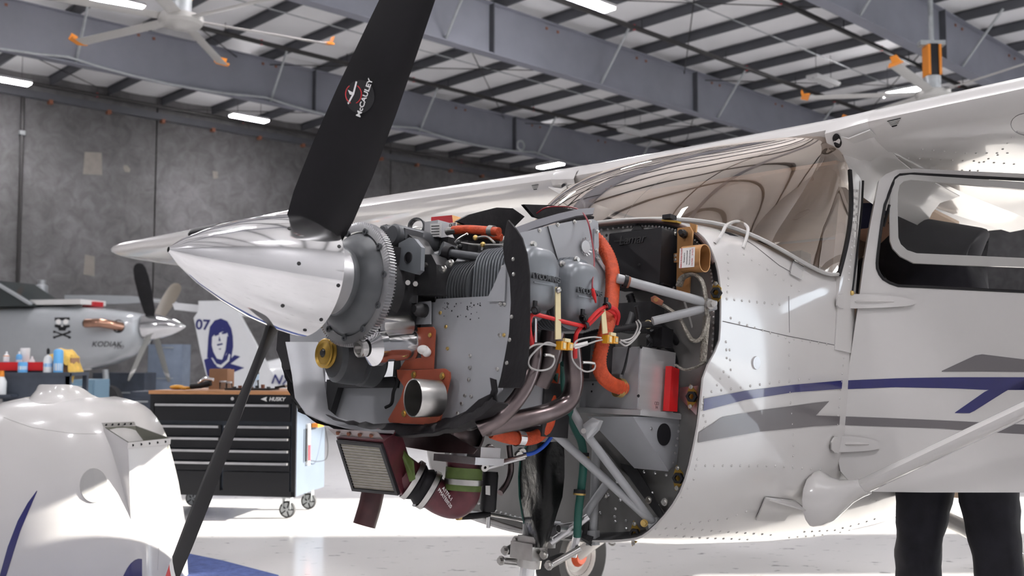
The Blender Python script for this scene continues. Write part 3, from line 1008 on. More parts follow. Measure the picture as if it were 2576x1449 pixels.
O = [onto(*p) for p in outer]
I = [onto(*p) for p in inner]
th = DN * -0.035
n = len(O)
mb = MB()
mb.add(O + I, [(i, (i + 1) % n, n + (i + 1) % n, n + i) for i in range(n)])
mb.add([p + th for p in O + I], [(n + i, n + (i + 1) % n, (i + 1) % n, i) for i in range(n)])
mb.add(O + [p + th for p in O], [(i, n + i, n + (i + 1) % n, (i + 1) % n) for i in range(n)])
mb.add(I + [p + th for p in I], [(i, (i + 1) % n, n + (i + 1) % n, n + i) for i in range(n)])
door = mb.build('door', 'white', plane, ang=30)
MB().tube(I, 0.005, 6, closed=True).build('window_seal', 'black', door)
WT = -0.16
def wpl(px, py, off=0.0):
    return dpl(px, py, off + 0.008, WT)
wo = [(2238, 520), (2240, 480), (2247, 456), (2262, 443), (2290, 439), (2576, 458), (2700, 466), (2722, 490), (2718, 600), (2716, 660), (2690, 682), (2576, 672), (2420, 667), (2299, 662), (2265, 645), (2246, 625), (2239, 606), (2238, 560)]
wi = [(2258, 520), (2259, 485), (2263, 466), (2273, 456), (2292, 452), (2576, 477), (2685, 484), (2700, 500), (2696, 600), (2694, 645), (2680, 656), (2576, 649), (2420, 642), (2306, 637), (2282, 629), (2266, 614), (2260, 598), (2259, 560)]
O = [wpl(*p) for p in wo]
I = [wpl(*p) for p in wi]
n = len(O)
th = (DN * -0.012)
mb = MB()
mb.add(O + I, [(i, (i + 1) % n, n + (i + 1) % n, n + i) for i in range(n)])
mb.add([p + th for p in O + I], [(n + i, n + (i + 1) % n, (i + 1) % n, i) for i in range(n)])
mb.add(O + [p + th for p in O], [(i, n + i, n + (i + 1) % n, (i + 1) % n) for i in range(n)])
mb.add(I + [p + th for p in I], [(i, (i + 1) % n, n + (i + 1) % n, n + i) for i in range(n)])
wf = mb.build('window_frame', 'seal', door, ang=30)
MB().add([p - DN * 0.004 for p in I], [tuple(range(n))]).build('window_pane', 'sideglass', door, ang=0)
MB().bar(wpl(2238, 515), onto(2222, 570, -0.02), 0.008, 0.006).build('window_latch_arm', 'black', door, ang=0)
for up, lo, m in (
    ([(2128, 957), (2269, 951), (2400, 949), (2576, 949), (2640, 950)], [(2126, 979), (2252, 974), (2400, 977), (2485, 981), (2640, 981)], 'navy'),
    ([(2402, 1038), (2485, 980), (2600, 980)], [(2402, 1039), (2442, 1039.5), (2600, 940)], 'navy'),
    ([(2112, 1047), (2250, 1052), (2405, 1059), (2576, 1068), (2640, 1070)], [(2110, 1069), (2252, 1074), (2369, 1078), (2480, 1087), (2640, 1096)], 'greystripe'),
    ([(2369, 933), (2462, 890), (2576, 904), (2640, 910)], [(2369, 935), (2462, 935), (2576, 936), (2640, 936)], 'greystripe')):
    decal('blue_stripe' if m == 'navy' else 'grey_stripe', up, lo, m, door, onto, 16, 2, off=0.0012)
def hinge(y0, y1, xa, xb, xe):
    h = MB()
    ym = (y0 + y1) / 2
    def fs(px, py, off):
        return surf(px, py, off)
    R = [[surf(x, lerp(a, b, j / 3), 0.006) for j in range(4)] for x, a, b in ((xa, y0 + 14, y1 - 8), (xa + 6, y0 + 3, y1 - 2), (xa + 16, y0, y1), (xb - 14, y0, y1))]
    R = [r for r in R if None not in r]
    if len(R) > 1:
        h.thick(R, 0.005)
    L = xe - xb
    pr = [(0, 0, 1), (.3, .02, .97), (.6, .08, .92), (.85, .22, .85), (.97, .40, .75), (1, .5, .62)]
    h.thick([[onto(xb + L * t, lerp(lerp(y0, y1, a), lerp(y0, y1, b), j / 3) + 12 * t * 0, 0.006) for j in range(4)] for t, a, b in pr], 0.005)
    ob = h.build('hinge', 'white', door, ang=40)
    k = MB()
    k.cyl(onto(xb - 8, y0, 0.008), onto(xb - 8, y1, 0.008), 0.005, n=8)
    k.build('hinge_pin', 'alu', door)
    rr = MB()
    rr.ring([[onto(xb + L * t + 6, ym + dy * w, 0.0065 + 0.010 * (1 - abs(dy) / 8) * w) for dy in (-8, -5, 0, 5, 8)] for t, w in ((.08, .2), (.14, 1), (.45, 1), (.66, .7), (.72, .1))], False)
    rr.build('hinge_rib', 'white', door, ang=60)
    rivets('rivets', [([(xb + 12, y0 + 5), (xb + L * .55, y0 + 7)], 18), ([(xb + 12, y1 - 5), (xb + L * .7, y1 - 6)], 18)], door, lambda px, py, off: onto(px, py, off + 0.006), 0.004)
hinge(740, 777, 2098, 2126, 2300)
hinge(1097, 1138, 2085, 2108, 2215)
mb = MB()
mb.ball(onto(2143, 737, .01), 0.008)
mb.build('hinge_bolt', 'brass', door)

# landing gear: main legs and wheels, nose gear
M['tyre'] = mat('tyre_rubber', (0.03, 0.03, 0.032), 0.7, noise=0.15)
for sgn in (1, -1):
    MB().tube(cr([(1.5, sgn * .35, -.50), (1.5, sgn * .62, -.56), (1.5, sgn * 1.0, -.76), (1.5, sgn * 1.2, -.90)], 5), 0.03, 10).build('gear_leg', 'white', plane)
    c = Vector((1.506, sgn * 1.2414, -.901))
    wl = MB().lathe([(.09, -.05), (.12, -.06), (.17, -.075), (.205, -.05), (.215, 0), (.205, .05), (.17, .075), (.12, .06), (.09, .05)], c, (0, 1, 0), 36, True).build('main_wheel', 'tyre', plane)
    MB().lathe([(.0, -.045), (.055, -.045), (.075, -.03), (.095, -.055), (.11, -.062), (.115, -.05), (.115, .05), (.11, .062), (.095, .055), (.075, .03), (0, .045)], c, (0, 1, 0), 30).build('wheel_rim', 'white', wl)
    MB().lathe([(.0, -.07), (.035, -.07), (.05, -.05), (.05, .05), (.035, .07), (0, .07)], c, (0, 1, 0), 16).build('axle_hub', 'orange', wl)

# ================================================================== engine bay
def PY(pts):
    """list of (px, py, Y) -> points"""
    return [A(a, b, Y=c) for a, b, c in pts]
def PXp(pts):
    return [A(a, b, X=c) for a, b, c in pts]
def hose(name, pts, r, m, parent, n=10, k=6, ribs=0.0, rstep=2, raw=False):
    P = pts if raw else PY(pts)
    P = cr(P, k)
    if ribs:
        # resample evenly so that the ribs are regular
        L = [0]
        for a, b in zip(P, P[1:]):
            L.append(L[-1] + (b - a).length)
        step = ribs
        N = int(L[-1] / step)
        Q = []
        j = 0
        for i in range(N + 1):
            s = i * L[-1] / N
            while j < len(L) - 2 and L[j + 1] < s:
                j += 1
            t = (s - L[j]) / max(1e-9, L[j + 1] - L[j])
            Q.append(P[j].lerp(P[j + 1], t))
        return MB().tube(Q, r, n, rf=lambda i, t: r * (1.0 if i % 2 else 0.86)).build(name, m, parent, ang=70)
    return MB().tube(P, r, n).build(name, m, parent)
def plate(name, pts, th, m, parent, nrm=None, **k):
    P = AS(pts, **k)
    if nrm is None:
        nrm = {'X': (1, 0, 0), 'Y': (0, 1, 0), 'Z': (0, 0, 1)}[list(k)[0]]
    return MB().prism(P, Vector(nrm) * th).build(name, m, parent, ang=0)
def bolt(mb, c, d, r=0.007, h=0.007):
    d = Vector(d).normalized()
    mb.cyl(c, c + d * h * 0.35, r * 1.5, n=12)
    mb.cyl(c + d * h * 0.3, c + d * h, r, n=6)
def bolts(name, cs, d, m, parent, r=0.006, h=0.006):
    for c in cs:
        mb = MB()
        bolt(mb, c, d, r, h)
        mb.build(name, m, parent)
def band(name, c, d, r, w, m, parent, th=0.0025):
    d = Vector(d).normalized()
    c = Vector(c)
    return MB().lathe([(r, -w / 2), (r + th, -w / 2), (r + th, w / 2), (r, w / 2)], c, d, 24, True).build(name, m, parent)
FWD = Vector((-1, 0, 0))
PORT = Vector((0, -1, 0))

# ---- propeller
prop = MB().lathe([(0.0, .000), (.006, .000), (.008, .004), (.030, .030), (.062, .082), (.092, .145), (.118, .215), (.137, .285), (.146, .335), (.1485, .358), (.140, .358), (.0, .34)], (-1.278, 0, 0), (1, 0, 0), 64).build('propeller_spinner', 'chrome', plane, ang=60)
bvs = BVHTree.FromObject(prop, bpy.context.evaluated_depsgraph_get())
def ssp(px, py, off=0.0):
    return surf(px, py, off, bvs)
for q in ((853, 620), (752, 663), (851, 718), (711, 769), (808, 804), (767, 830), (728, 575)):
    p, p2 = ssp(*q, 0), ssp(*q, 0.002)
    if p is not None:
        MB().cyl(p, p2, 0.0048, 0.0042, 10).build('spinner_screw', 'enginedark', prop)
PHI = math.radians(30)
XP = -.955
def blade(sg, parent):
    ax = Vector((0, -math.sin(PHI) * sg, math.cos(PHI) * sg))
    tg = Vector((0, math.cos(PHI) * sg, math.sin(PHI) * sg))
    rg = []
    for r, c, tk, be in ((.06, .10, .07, 48), (.115, .145, .042, 42), (.18, .165, .030, 36), (.30, .175, .022, 30), (.45, .172, .017, 24.5), (.60, .158, .014, 20), (.75, .138, .011, 17), (.87, .112, .009, 15), (.93, .085, .007, 14), (.955, .055, .005, 14), (.965, .02, .003, 14)):
        b = math.radians(be)
        ch = tg * math.cos(b) + Vector((1, 0, 0)) * math.sin(b) * -1.0
        nn = ax.cross(ch)
        sec = []
        for x, y in ((-.5, 0), (-.42, .5), (-.2, .62), (.1, .5), (.35, .25), (.5, 0), (.35, -.12), (0, -.28), (-.3, -.32), (-.45, -.25)):
            sec.append(Vector((XP, 0, 0)) + ax * r + ch * (x * c) + nn * (y * tk))
        rg.append(sec)
    return rg, ax, tg
for sg in (1, -1):
    rg, ax, tg = blade(sg, prop)
    bl = MB().ring(rg).build('propeller_blade', 'blade', prop, ang=50)
    def tipband(r0, r1, m, nm):
        # thin painted sleeve following the blade
        def at(r):
            rs = [.06, .115, .18, .30, .45, .60, .75, .87, .93, .955, .965]
            for i in range(len(rs) - 1):
                if r <= rs[i + 1]:
                    t = (r - rs[i]) / (rs[i + 1] - rs[i])
                    return [a.lerp(b, t) for a, b in zip(rg[i], rg[i + 1])]
        S = []
        for r in (r0, (r0 + r1) / 2, r1):
            s0 = at(r)
            c0 = sum(s0, Vector()) / len(s0)
            S.append([c0 + (p - c0) * 1.02 + (p - c0).normalized() * 0.0006 for p in s0])
        MB().ring(S, True, False, False).build(nm, m, bl)
    tipband(.862, .885, 'whiteink', 'white_tip_band')
    tipband(.885, .955, 'redpaint', 'red_tip_band')
    if sg > 0:
        n0 = len(rg[0])
        bb = BVHTree.FromPolygons([tuple(p) for r in rg for p in r], [(i * n0 + j, i * n0 + (j + 1) % n0, (i + 1) * n0 + (j + 1) % n0, (i + 1) * n0 + j) for i in range(len(rg) - 1) for j in range(n0)])
        def sbl(px, py, off=0.0):
            return surf(px, py, off, bb)
        # round maker's sticker: disc, red arc, white bird-like aircraft, name
        cx, cy = 906, 243
        P = [sbl(cx + 37 * math.cos(k * .2618) , cy + 42 * math.sin(k * .2618), 0.0008) for k in range(24)]
        if None not in P:
            dec = MB().add(P, [tuple(range(24))]).build('round_sticker', 'ink', bl, ang=0)
            cen = sbl(cx, cy, 0.0015)
            up = (sbl(918, 243 - 33, .0015) - sbl(896, 243 + 33, .0015)).normalized()
            rt = (sbl(930, 250, .0015) - sbl(880, 236, .0015)).normalized()
            lettering('McCAULEY', 0.0185, sbl(918, 247, .0016), up, -rt, 'whiteink', dec, 0.0003, bold=0.0004)
            q = [(896, 205), (900, 206), (892, 238), (878, 263), (875, 260), (888, 236)]
            MB().add([sbl(x, y, .0018) for x, y in q], [tuple(range(6))]).build('sticker_emblem', 'whiteink', dec, ang=0)
            q = [(876, 226), (891, 234), (888, 240), (881, 238)]
            MB().add([sbl(x, y, .0018) for x, y in q], [tuple(range(4))]).build('sticker_emblem', 'whiteink', dec, ang=0)
            for a0, a1 in ((-60, 70), (110, 240)):
                arc = [(890 + 20 * math.cos(math.radians(lerp(a0, a1, k / 8))), 237 + 24 * math.sin(math.radians(lerp(a0, a1, k / 8)))) for k in range(9)]
                MB().tube([sbl(x, y, .001) for x, y in arc], 0.0013, 5).build('sticker_arc', 'redpaint', dec)

# ---- starter ring gear and support
XR = -.79
eng = MB()
eng.hexa([Vector((-.74, -.07, -.085)), Vector((-.74, .07, -.085)), Vector((-.20, .12, -.16)), Vector((-.20, -.12, -.16))], [Vector((-.74, -.08, .10)), Vector((-.74, .08, .10)), Vector((-.20, .11, .12)), Vector((-.20, -.11, .12))])
eng.cyl((-.80, 0, 0), (-.70, 0, 0), 0.075, 0.10, 24)
eng.cyl((-.62, 0, .085), (-.30, 0, .10), 0.05, 0.05, 14)
eng.box((-.38, 0, -.20), (.36, .20, .14))
engine = eng.build('engine', 'enginedark', plane, ang=35)
MB().lathe([(.0, -.845 + .79), (.083, -.055), (.085, -.052), (.086, -.050), (.086, -.04), (.098, -.036), (.112, -.022), (.126, -.006), (.134, .004), (.134, .016), (.0, .016)], (XR, 0, 0), (1, 0, 0), 56).build('ring_gear_support', 'engine', engine, ang=30)
MB().lathe([(.0, 0), (.082, 0), (.085, .004), (.085, .072), (0, .072)], (-.918, 0, 0), (1, 0, 0), 48).build('propeller_flange', 'alu', engine, ang=30)
NT = 122
rg0 = [[], [], [], []]
for i in range(NT):
    for j, rr in ((0.0, .1525), (.25, .1525), (.38, .1585), (.62, .1585), (.75, .1525)):
        a = 2 * math.pi * (i + j) / NT
        c, s = math.cos(a), math.sin(a)
        rg0[0].append(Vector((XR + .016, rr * c, rr * s)))
        rg0[1].append(Vector((XR - .003, rr * c, rr * s)))
        rg0[2].append(Vector((XR - .004, .147 * c, .147 * s)))
        rg0[3].append(Vector((XR - .004, .133 * c, .133 * s)))
MB().ring(rg0, True, False, False).build('ring_gear', 'alu', engine, ang=25)
for k in range(11):
    a = 2 * math.pi * (k + .3) / 11
    c = Vector((XR, .136 * math.cos(a), .136 * math.sin(a)))
    mb = MB()
    mb.lathe([(.004, -.008), (.0085, -.008), (.0085, .0), (.004, .0)], c, (1, 0, 0), 12, True)
    mb.build('gear_boss', 'engine', engine)

# ---- crankcase details visible behind the gear
hx = A(1028, 648, X=-.71)
q = [(1003, 612), (1030, 597), (1042, 600), (1060, 622), (1058, 680), (1047, 690), (1002, 677), (998, 668)]
P = AS(q, X=-.71)
mb = MB()
mb.prism(P, (0.012, 0, 0))
mb.build('mounting_lug', 'cover', engine, ang=0)
MB().lathe([(.0, -.001), (.0125, -.001), (.0125, .004), (0, .004)], hx, (1, 0, 0), 18).build('lug_hole', 'black', engine)
MB().lathe([(.0125, -.003), (.0145, -.003), (.0145, .004), (.0125, .004)], hx, (1, 0, 0), 18, True).build('lug_bushing', 'enginedark', engine)
for (px, py, X, rr, L) in ((985, 590, -.69, .030, .14), (960, 585, -.69, .022, .16), (1078, 655, -.62, .022, .12), (1120, 690, -.60, .026, .05), (1112, 662, -.58, .018, .06), (1090, 700, -.64, .018, .10)):
    c = A(px, py, X=X)
    MB().lathe([(0, 0), (rr * .8, 0), (rr, rr * .2), (rr, L), (0, L)], c, (1, 0, 0), 16).build('case_boss', 'engine', engine, ang=40)
mb = MB()
mb.prism(AS([(968, 566), (1003, 570), (1040, 600), (1062, 640), (1085, 640), (1098, 665), (1098, 740), (1000, 745), (985, 690), (985, 610)], X=-.66), (.05, 0, 0))
mb.build('crankcase_front', 'enginedark', engine, ang=20)
mb = MB()
mb.prism(AS([(957, 568), (972, 564), (985, 572), (1000, 588), (1012, 572), (1020, 574), (1018, 600), (1000, 612), (960, 600)], X=-.67), (.06, 0, 0))
mb.build('lifting_eye_casting', 'engine', engine, ang=20)
# pushrod tubes and intake tube across the top
for a, b, r in (((1085, 652), (1130, 638), .016), ((1130, 636), (1268, 655), .0105), ((1085, 668), (1180, 690), .010), ((1110, 625), (1150, 640), .020)):
    MB().tube([A(*a, X=-.60), A(*b, X=-.56)], r, 12).build('pushrod_tube', 'engine', engine)
band('tube_seal', A(1128, 637, X=-.60), A(1160, 641, X=-.59) - A(1128, 637, X=-.60), .013, .02, 'rubber', engine, .006)
bolts('case_bolt', [A(1117, 678, X=-.655), A(1135, 663, X=-.655), A(1076, 668, X=-.655), A(1010, 690, X=-.655)], FWD, 'steel', engine, .007, .012)

# ---- cylinders: finned barrels and heads, two on the port side
def cylinder(cx, sg):
    c = Vector((cx, 0, 0.005))
    d = Vector((0, sg, 0))
    prof = []
    y = .13
    while y < .255:
        prof += [(.058, y), (.084, y + .0008), (.084, y + .0034), (.058, y + .0042)]
        y += .0105
    cy = MB().lathe([(0, .10), (.062, .10)] + prof + [(.062, .26), (0, .26)], c, d, 36).build('cylinder_barrel', 'engine', engine, ang=20)
    # head fins: rounded squares
    y = .262
    k = 0
    while y < .385:
        w = .150
        mb = MB()
        pts = [c + d * y + Vector((p, 0, q + .012)) for p, q in rrect(w, .185, .06, 6)]
        mb.prism(pts, d * .0028)
        mb.build('head_fin', 'cover', cy, ang=30)
        y += .0105
        k += 1
    MB().cyl(c + d * .25, c + d * .40, .055, n=20).build('cylinder_head', 'enginedark', cy)
    return cy
cylinder(-.545, -1)
cylinder(-.375, -1)
# ---- rocker covers with the maker's name
def rocker(cx, cz, tl, lab):
    out = rrect(.125, .150, .045, 5)
    S = []
    for k, y in ((1.06, -.385), (1.06, -.392), (.99, -.394), (.98, -.412), (.93, -.428), (.80, -.438), (.55, -.4415), (.2, -.4425)):
        S.append([Vector((cx + p * k + (q * tl if True else 0) * 0, y, cz + q * k - (.02 * (abs(p) / .06) if q < 0 else 0) * k * .6)) for p, q in out])
    rc = MB().ring(S).build('rocker_cover', 'cover', engine, ang=50)
    lettering('LYCOMING', .0185, (cx - .002, -.4462, cz - .004), (1, 0, .02), (0, 0, 1), 'engine', rc, .0032, 'raised_lettering', bold=0.0003)  # darker grey letters stand in for the shadows of the raised name
    MB().bar((cx - .040, -.444, cz - .019), (cx + .030, -.444, cz - .017), .0018, .003).build('raised_underline', 'cover', rc, ang=0)
    for p, q in ((-.052, .062), (.0, .082), (.052, .062), (-.055, -.055), (.055, -.055)):
        b = MB()
        bolt(b, Vector((cx + p, -.392, cz + q)), PORT, .006, .010)
        b.build('cover_screw', 'steel', rc)
    return rc
_c = A(1363, 697, Y=-.43)
rocker(_c.x, _c.z, 0, 'a')
_c = A(1472, 732, Y=-.43)
rocker(_c.x, _c.z, 0, 'b')

# ---- baffles
front = [(1003, 762), (1095, 760), (1098, 752), (1228, 745), (1240, 722), (1262, 668), (1276, 662), (1283, 740), (1281, 850), (1268, 930), (1262, 980), (1236, 1012), (1180, 1052), (1100, 1078), (1010, 1088), (980, 1086), (1000, 1000), (1010, 940), (1004, 850)]
fb = plate('front_baffle', front, .004, 'baffle', engine, X=-.625)
for q in ((1122, 822), (1126, 877), (1108, 787), (1183, 895), (1182, 925), (1180, 955), (1257, 843), (1268, 843), (1252, 929), (1170, 995), (1186, 997), (1162, 1015), (1152, 1040), (1265, 673), (1259, 765), (1269, 766)):
    c = A(*q, X=-.626)
    MB().lathe([(0, 0), (.005, 0), (.004, -.003), (0, -.004)], c, (1, 0, 0), 8).build('baffle_rivet', 'brass' if q[0] < 1130 or q[0] == 1268 else 'steel', fb)
mb = MB()
for k in range(34):
    q = (1112 + random.random() * 110, 762 + random.random() ** 1.6 * 42)
    c = A(*q, X=-.6262)
    rr = .0008 + .0016 * random.random()
    mb.cyl(c, c + FWD * .0004, rr, n=6)
stuff(mb.build('oil_spots', 'black', fb))
plate('baffle_gusset', [(1226, 758), (1242, 720), (1262, 670), (1272, 668), (1268, 758)], .003, 'baffle', fb, X=-.632)
# left part of the lower baffle bowl, going round under the alternator
bowl = [[(718, 860), (734, 940), (742, 1000), (770, 1040), (820, 1062), (870, 1075), (930, 1085), (990, 1088)], [(800, 860), (812, 930), (820, 985), (826, 1030), (850, 1050), (890, 1062), (940, 1070), (1000, 1072)]]
R = []
for t, X in ((0, -.70), (.5, -.66), (1, -.60)):
    R.append([A(lerp(a[0], b[0], t), lerp(a[1], b[1], t), X=X) for a, b in zip(*bowl)])
MB().thick(R, -.003).build('lower_baffle_bowl', 'baffle', engine, ang=40)
plate('alternator_baffle', [(724, 800), (820, 800), (815, 1005), (826, 1055), (790, 1050), (752, 1010), (735, 930)], .003, 'baffle', engine, X=-.58)
plate('lower_baffle_panel', [(815, 960), (1010, 945), (1015, 1080), (940, 1085), (860, 1072), (825, 1050)], .003, 'baffle', engine, X=-.575)
mb = MB()
mb.prism(AS([(822, 955), (990, 948), (1000, 975), (850, 975), (826, 1052), (818, 1050)], X=-.60), (.02, 0, 0))
mb.build('baffle_shelf', 'enginedark', engine, ang=0)
# black rubber seal along the front baffle, right side
sl = [[(1281, 553), (1300, 575), (1316, 600), (1328, 640), (1334, 690), (1334, 760), (1334, 840), (1330, 900), (1321, 960), (1312, 976)], [(1279, 556), (1272, 590), (1268, 625), (1272, 660), (1285, 700), (1288, 760), (1283, 840), (1272, 900), (1262, 950), (1255, 976)]]
R = [[A(a[0], a[1], X=-.665), A(lerp(a[0], b[0], .5), lerp(a[1], b[1], .5), X=-.645), A(b[0], b[1], X=-.632)] for a, b in zip(*sl)]
bs_ = MB().thick(R, .003).build('rubber_baffle_seal', 'rubber', engine, ang=50)
for q in ((1291, 652), (1292, 690), (1287, 797), (1282, 855), (1275, 913)):
    c = A(*q, X=-.655)
    MB().lathe([(0, -.003), (.004, -.002), (.005, 0), (0, 0)], c, (1, 0, 0), 8).build('seal_rivet', 'steel', bs_)
# rolled seal under the bowl
low = [(700, 850), (712, 920), (728, 990), (752, 1030), (800, 1062), (870, 1083), (960, 1092), (1060, 1090), (1140, 1076), (1200, 1048), (1250, 1010)]
R = []
for i, q in enumerate(low):
    c = A(*q, X=-.68)
    c2 = A(q[0] + (22 if i < 4 else 0), q[1] - (8 if i < 4 else 22), X=-.64)
    mid = c.lerp(c2, .5) + Vector((-.012, 0, -.006))
    R.append([c2, mid, c, c + Vector((.035, 0, -.002))])
R2 = []
for a, b in zip(R, R[1:]):
    for k in range(5):
        R2.append([p.lerp(q, k / 5) + Vector((random.uniform(-.003, .003), 0, random.uniform(-.003, .003))) for p, q in zip(a, b)])
R2.append(R[-1])
MB().thick(R2, .004).build('lower_rubber_seal', 'rubber', engine, ang=60)
R = []
for a, b in zip([(700, 815), (695, 880), (715, 930), (735, 960)], [(728, 815), (728, 880), (735, 930), (745, 965)]):
    R.append([A(a[0], a[1], X=-.70), A(b[0], b[1], X=-.68)])
MB().thick(R, .004).build('side_rubber_seal', 'rubber', engine)
for pts in ([(1232, 950), (1246, 955), (1250, 985), (1240, 1010), (1228, 1005), (1236, 980)], [(1204, 1005), (1245, 985), (1250, 1010), (1200, 1045), (1150, 1068), (1148, 1056)]):
    plate('seal_flap', pts, .004, 'rubber', engine, X=-.668)
hose('sealant_bead', [A(998, 930, X=-.64), A(1000, 960, X=-.64), A(990, 985, X=-.64), A(985, 1015, X=-.64), A(970, 1025, X=-.64)], .0045, 'black', engine, 6, raw=True)
# top side baffle panel above the rocker covers
top = [(1308, 586), (1380, 568), (1440, 556), (1492, 551), (1505, 558), (1507, 620), (1503, 640), (1528, 680), (1528, 762), (1440, 770), (1418, 694), (1412, 694), (1410, 760), (1330, 660)]
tb = plate('side_baffle', top, .003, 'baffle', engine, Y=-.345)
mb = MB()
mb.prism(PY([(1379, 568, -.349), (1385, 566, -.349), (1420, 690, -.349), (1414, 694, -.349)]), (0, .004, 0))
mb.build('baffle_bead', 'baffle', tb, ang=0)
hose('baffle_edge', [(1378, 570, -.351), (1396, 630, -.351), (1414, 693, -.351), (1421, 686, -.351)], .0013, 'enginedark', tb, 6, 3)
fc = A(1471, 621, Y=-.347)
MB().lathe([(0, 0), (.0165, 0), (.0165, .004), (0, .004)], fc, (0, -1, 0), 22).build('flanged_hole', 'alu', tb)
for k in range(14):
    a = 2 * math.pi * k / 14
    d = Vector((math.cos(a), 0, math.sin(a)))
    mb = MB()
    mb.prism([fc + d * .017 + d.cross(PORT) * .002, fc + d * .0245 + PORT * .005 + d.cross(PORT) * .0015, fc + d * .0245 + PORT * .005 - d.cross(PORT) * .0015, fc + d * .017 - d.cross(PORT) * .002], PORT * .0015)
    mb.build('hole_tab', 'alu', tb, ang=0)
plate('edge_stiffener', [(1496, 575), (1506, 572), (1506, 640), (1494, 636)], .004, 'baffle', tb, Y=-.35)
plate('edge_stiffener', [(1499, 648), (1505, 645), (1530, 680), (1524, 686)], .004, 'baffle', tb, Y=-.352)
bolts('baffle_screw', PY([(1357, 579, -.346), (1403, 565, -.346), (1445, 558, -.346), (1483, 557, -.346), (1502, 582, -.352), (1500, 630, -.352), (1505, 652, -.353), (1523, 705, -.353), (1526, 685, -.353), (1521, 755, -.353)]), PORT, 'steel', tb, .0035, .005)
c = A(1432, 667, Y=-.35)
mb = MB()
bolt(mb, c, PORT, .009, .014)
mb.build('oil_fitting', 'brass', engine)
# strip along its top edge and black flaps behind it
st = [(1288, 596), (1340, 575), (1400, 556), (1450, 543), (1492, 538)]
R = [[A(x, y, Y=-.33), A(x + 4, y - 22 + (x - 1288) * .03, Y=-.30)] for x, y in st]
MB().thick(R, .004).build('top_seal_strip', mat('grey_rubber', (0.10, 0.10, 0.115), 0.5, noise=0.15), engine)
for pts, Y in (([(1150, 556), (1180, 540), (1250, 522), (1290, 524), (1320, 545), (1290, 575), (1260, 600), (1220, 585)], -.06), ([(1318, 514), (1390, 516), (1440, 527), (1495, 545), (1490, 560), (1400, 560), (1345, 545)], -.12), ([(1140, 575), (1200, 560), (1260, 575), (1255, 620), (1160, 620)], -.02)):
    P = PY([(a, b, Y) for a, b in pts])
    MB().prism(P, (0, .012, 0)).build('black_baffle_flap', 'rubber', engine, ang=0)
hose('test_lead', [(1350, 537, -.13), (1375, 522, -.16), (1420, 520, -.2), (1455, 527, -.28), (1478, 555, -.36), (1490, 610, -.38), (1495, 660, -.42), (1490, 715, -.448), (1492, 735, -.449)], .0022, mat('dark_red_wire', (.22, .01, .02), .4), plane, 6)
MB().tube(PY([(1490, 726, -.45), (1494, 742, -.45), (1497, 752, -.45), (1499, 762, -.45)]), .005, 8, rf=lambda i, t: (.0045, .0055, .0035, .002)[i]).build('alligator_clip', 'red', plane)

# ---- top of the engine: flow transducer, hoses, fittings
c0 = A(1115, 580, X=-.50)
mb = MB()
mb.box(A(1098, 580, X=-.55), (.04, .055, .045))
fb2 = mb.build('fuel_flow_transducer', 'alu', engine, ang=0)
lp = A(1098, 580, X=-.571)
plate('data_plate', [(1082, 563), (1109, 561), (1110, 594), (1083, 597)], .001, 'label', fb2, X=-.573)
for k in range(4):
    plate('print_line', [(1085, 568 + k * 7), (1105, 567 + k * 7), (1105, 569 + k * 7), (1085, 570 + k * 7)], .0004, 'ink', fb2, X=-.5736)
lettering('OUT', .012, A(1138, 566, X=-.545), (0, -1, 0), (0, 0, 1), 'ink', fb2, .0004)
plate('out_tag', [(1129, 561), (1148, 559), (1148, 572), (1129, 573)], .002, 'label', fb2, X=-.544)
hose('fuel_hose', [A(1140, 579, X=-.55), A(1180, 577, X=-.54), A(1255, 583, X=-.53)], .0115, 'orangehose', engine, 12, raw=True)
hose('fuel_hose', [A(1215, 590, X=-.50), A(1240, 594, X=-.49), A(1262, 598, X=-.48)], .010, 'orangehose', engine, 12, raw=True)
band('hose_clamp', A(1237, 581, X=-.53), A(1255, 583, X=-.53) - A(1180, 577, X=-.54), .0118, .016, 'steel', engine)
MB().cyl(A(1125, 582, X=-.555), A(1148, 579, X=-.55), .011, .009, 12).build('hose_fitting', 'steel', engine)
MB().lathe([(.020, -.012), (.024, -.012), (.024, .012), (.020, .012)], A(1050, 571, X=-.56), (1, .6, 0), 20, True).build('cable_clamp', 'engine', engine)
for q in (((1036, 578), (1050, 572), (1090, 575)), ((1055, 585), (1085, 584), (1100, 590)), ((1030, 590), (1060, 578), (1075, 576))):
    hose('fuel_line', [A(a, b, X=-.54) for a, b in q], .0035, 'steel', engine, 6, raw=True)
for q in (((1145, 610), (1155, 600), (1176, 588)), ((1160, 611), (1200, 616), (1265, 616)), ((1198, 598), (1225, 596), (1245, 612)), ((1215, 615), (1212, 630)), ((1155, 608), (1150, 625))):
    hose('injector_line', [A(a, b, X=-.57) for a, b in q], .003, 'steel', engine, 6, raw=True)
for q in ((1155, 610), (1215, 615), (1158, 620), (1196, 598)):
    MB().ball(A(*q, X=-.572), .007).build('line_clamp', 'brass' if q[0] > 1190 else 'enginedark', engine)
mb = MB()
for q, d in (((1065, 600), .03), ((1100, 610), .035), ((1135, 615), .03), ((1185, 625), .03), ((1230, 632), .03)):
    mb.box(A(*q, X=-.53), (.05, d, .03))
mb.build('intake_manifold', 'enginedark', engine, ang=0)
plate('red_module', [(1085, 546), (1137, 541), (1139, 562), (1084, 560)], .05, 'redpaint', engine, X=-.46)
mb = MB()
mb.prism(PXp([(1137, 541, -.46), (1145, 543, -.44), (1200, 566, -.40), (1140, 562, -.46)]), (.02, 0, 0))
mb.build('gold_bracket', 'gold', engine, ang=0)
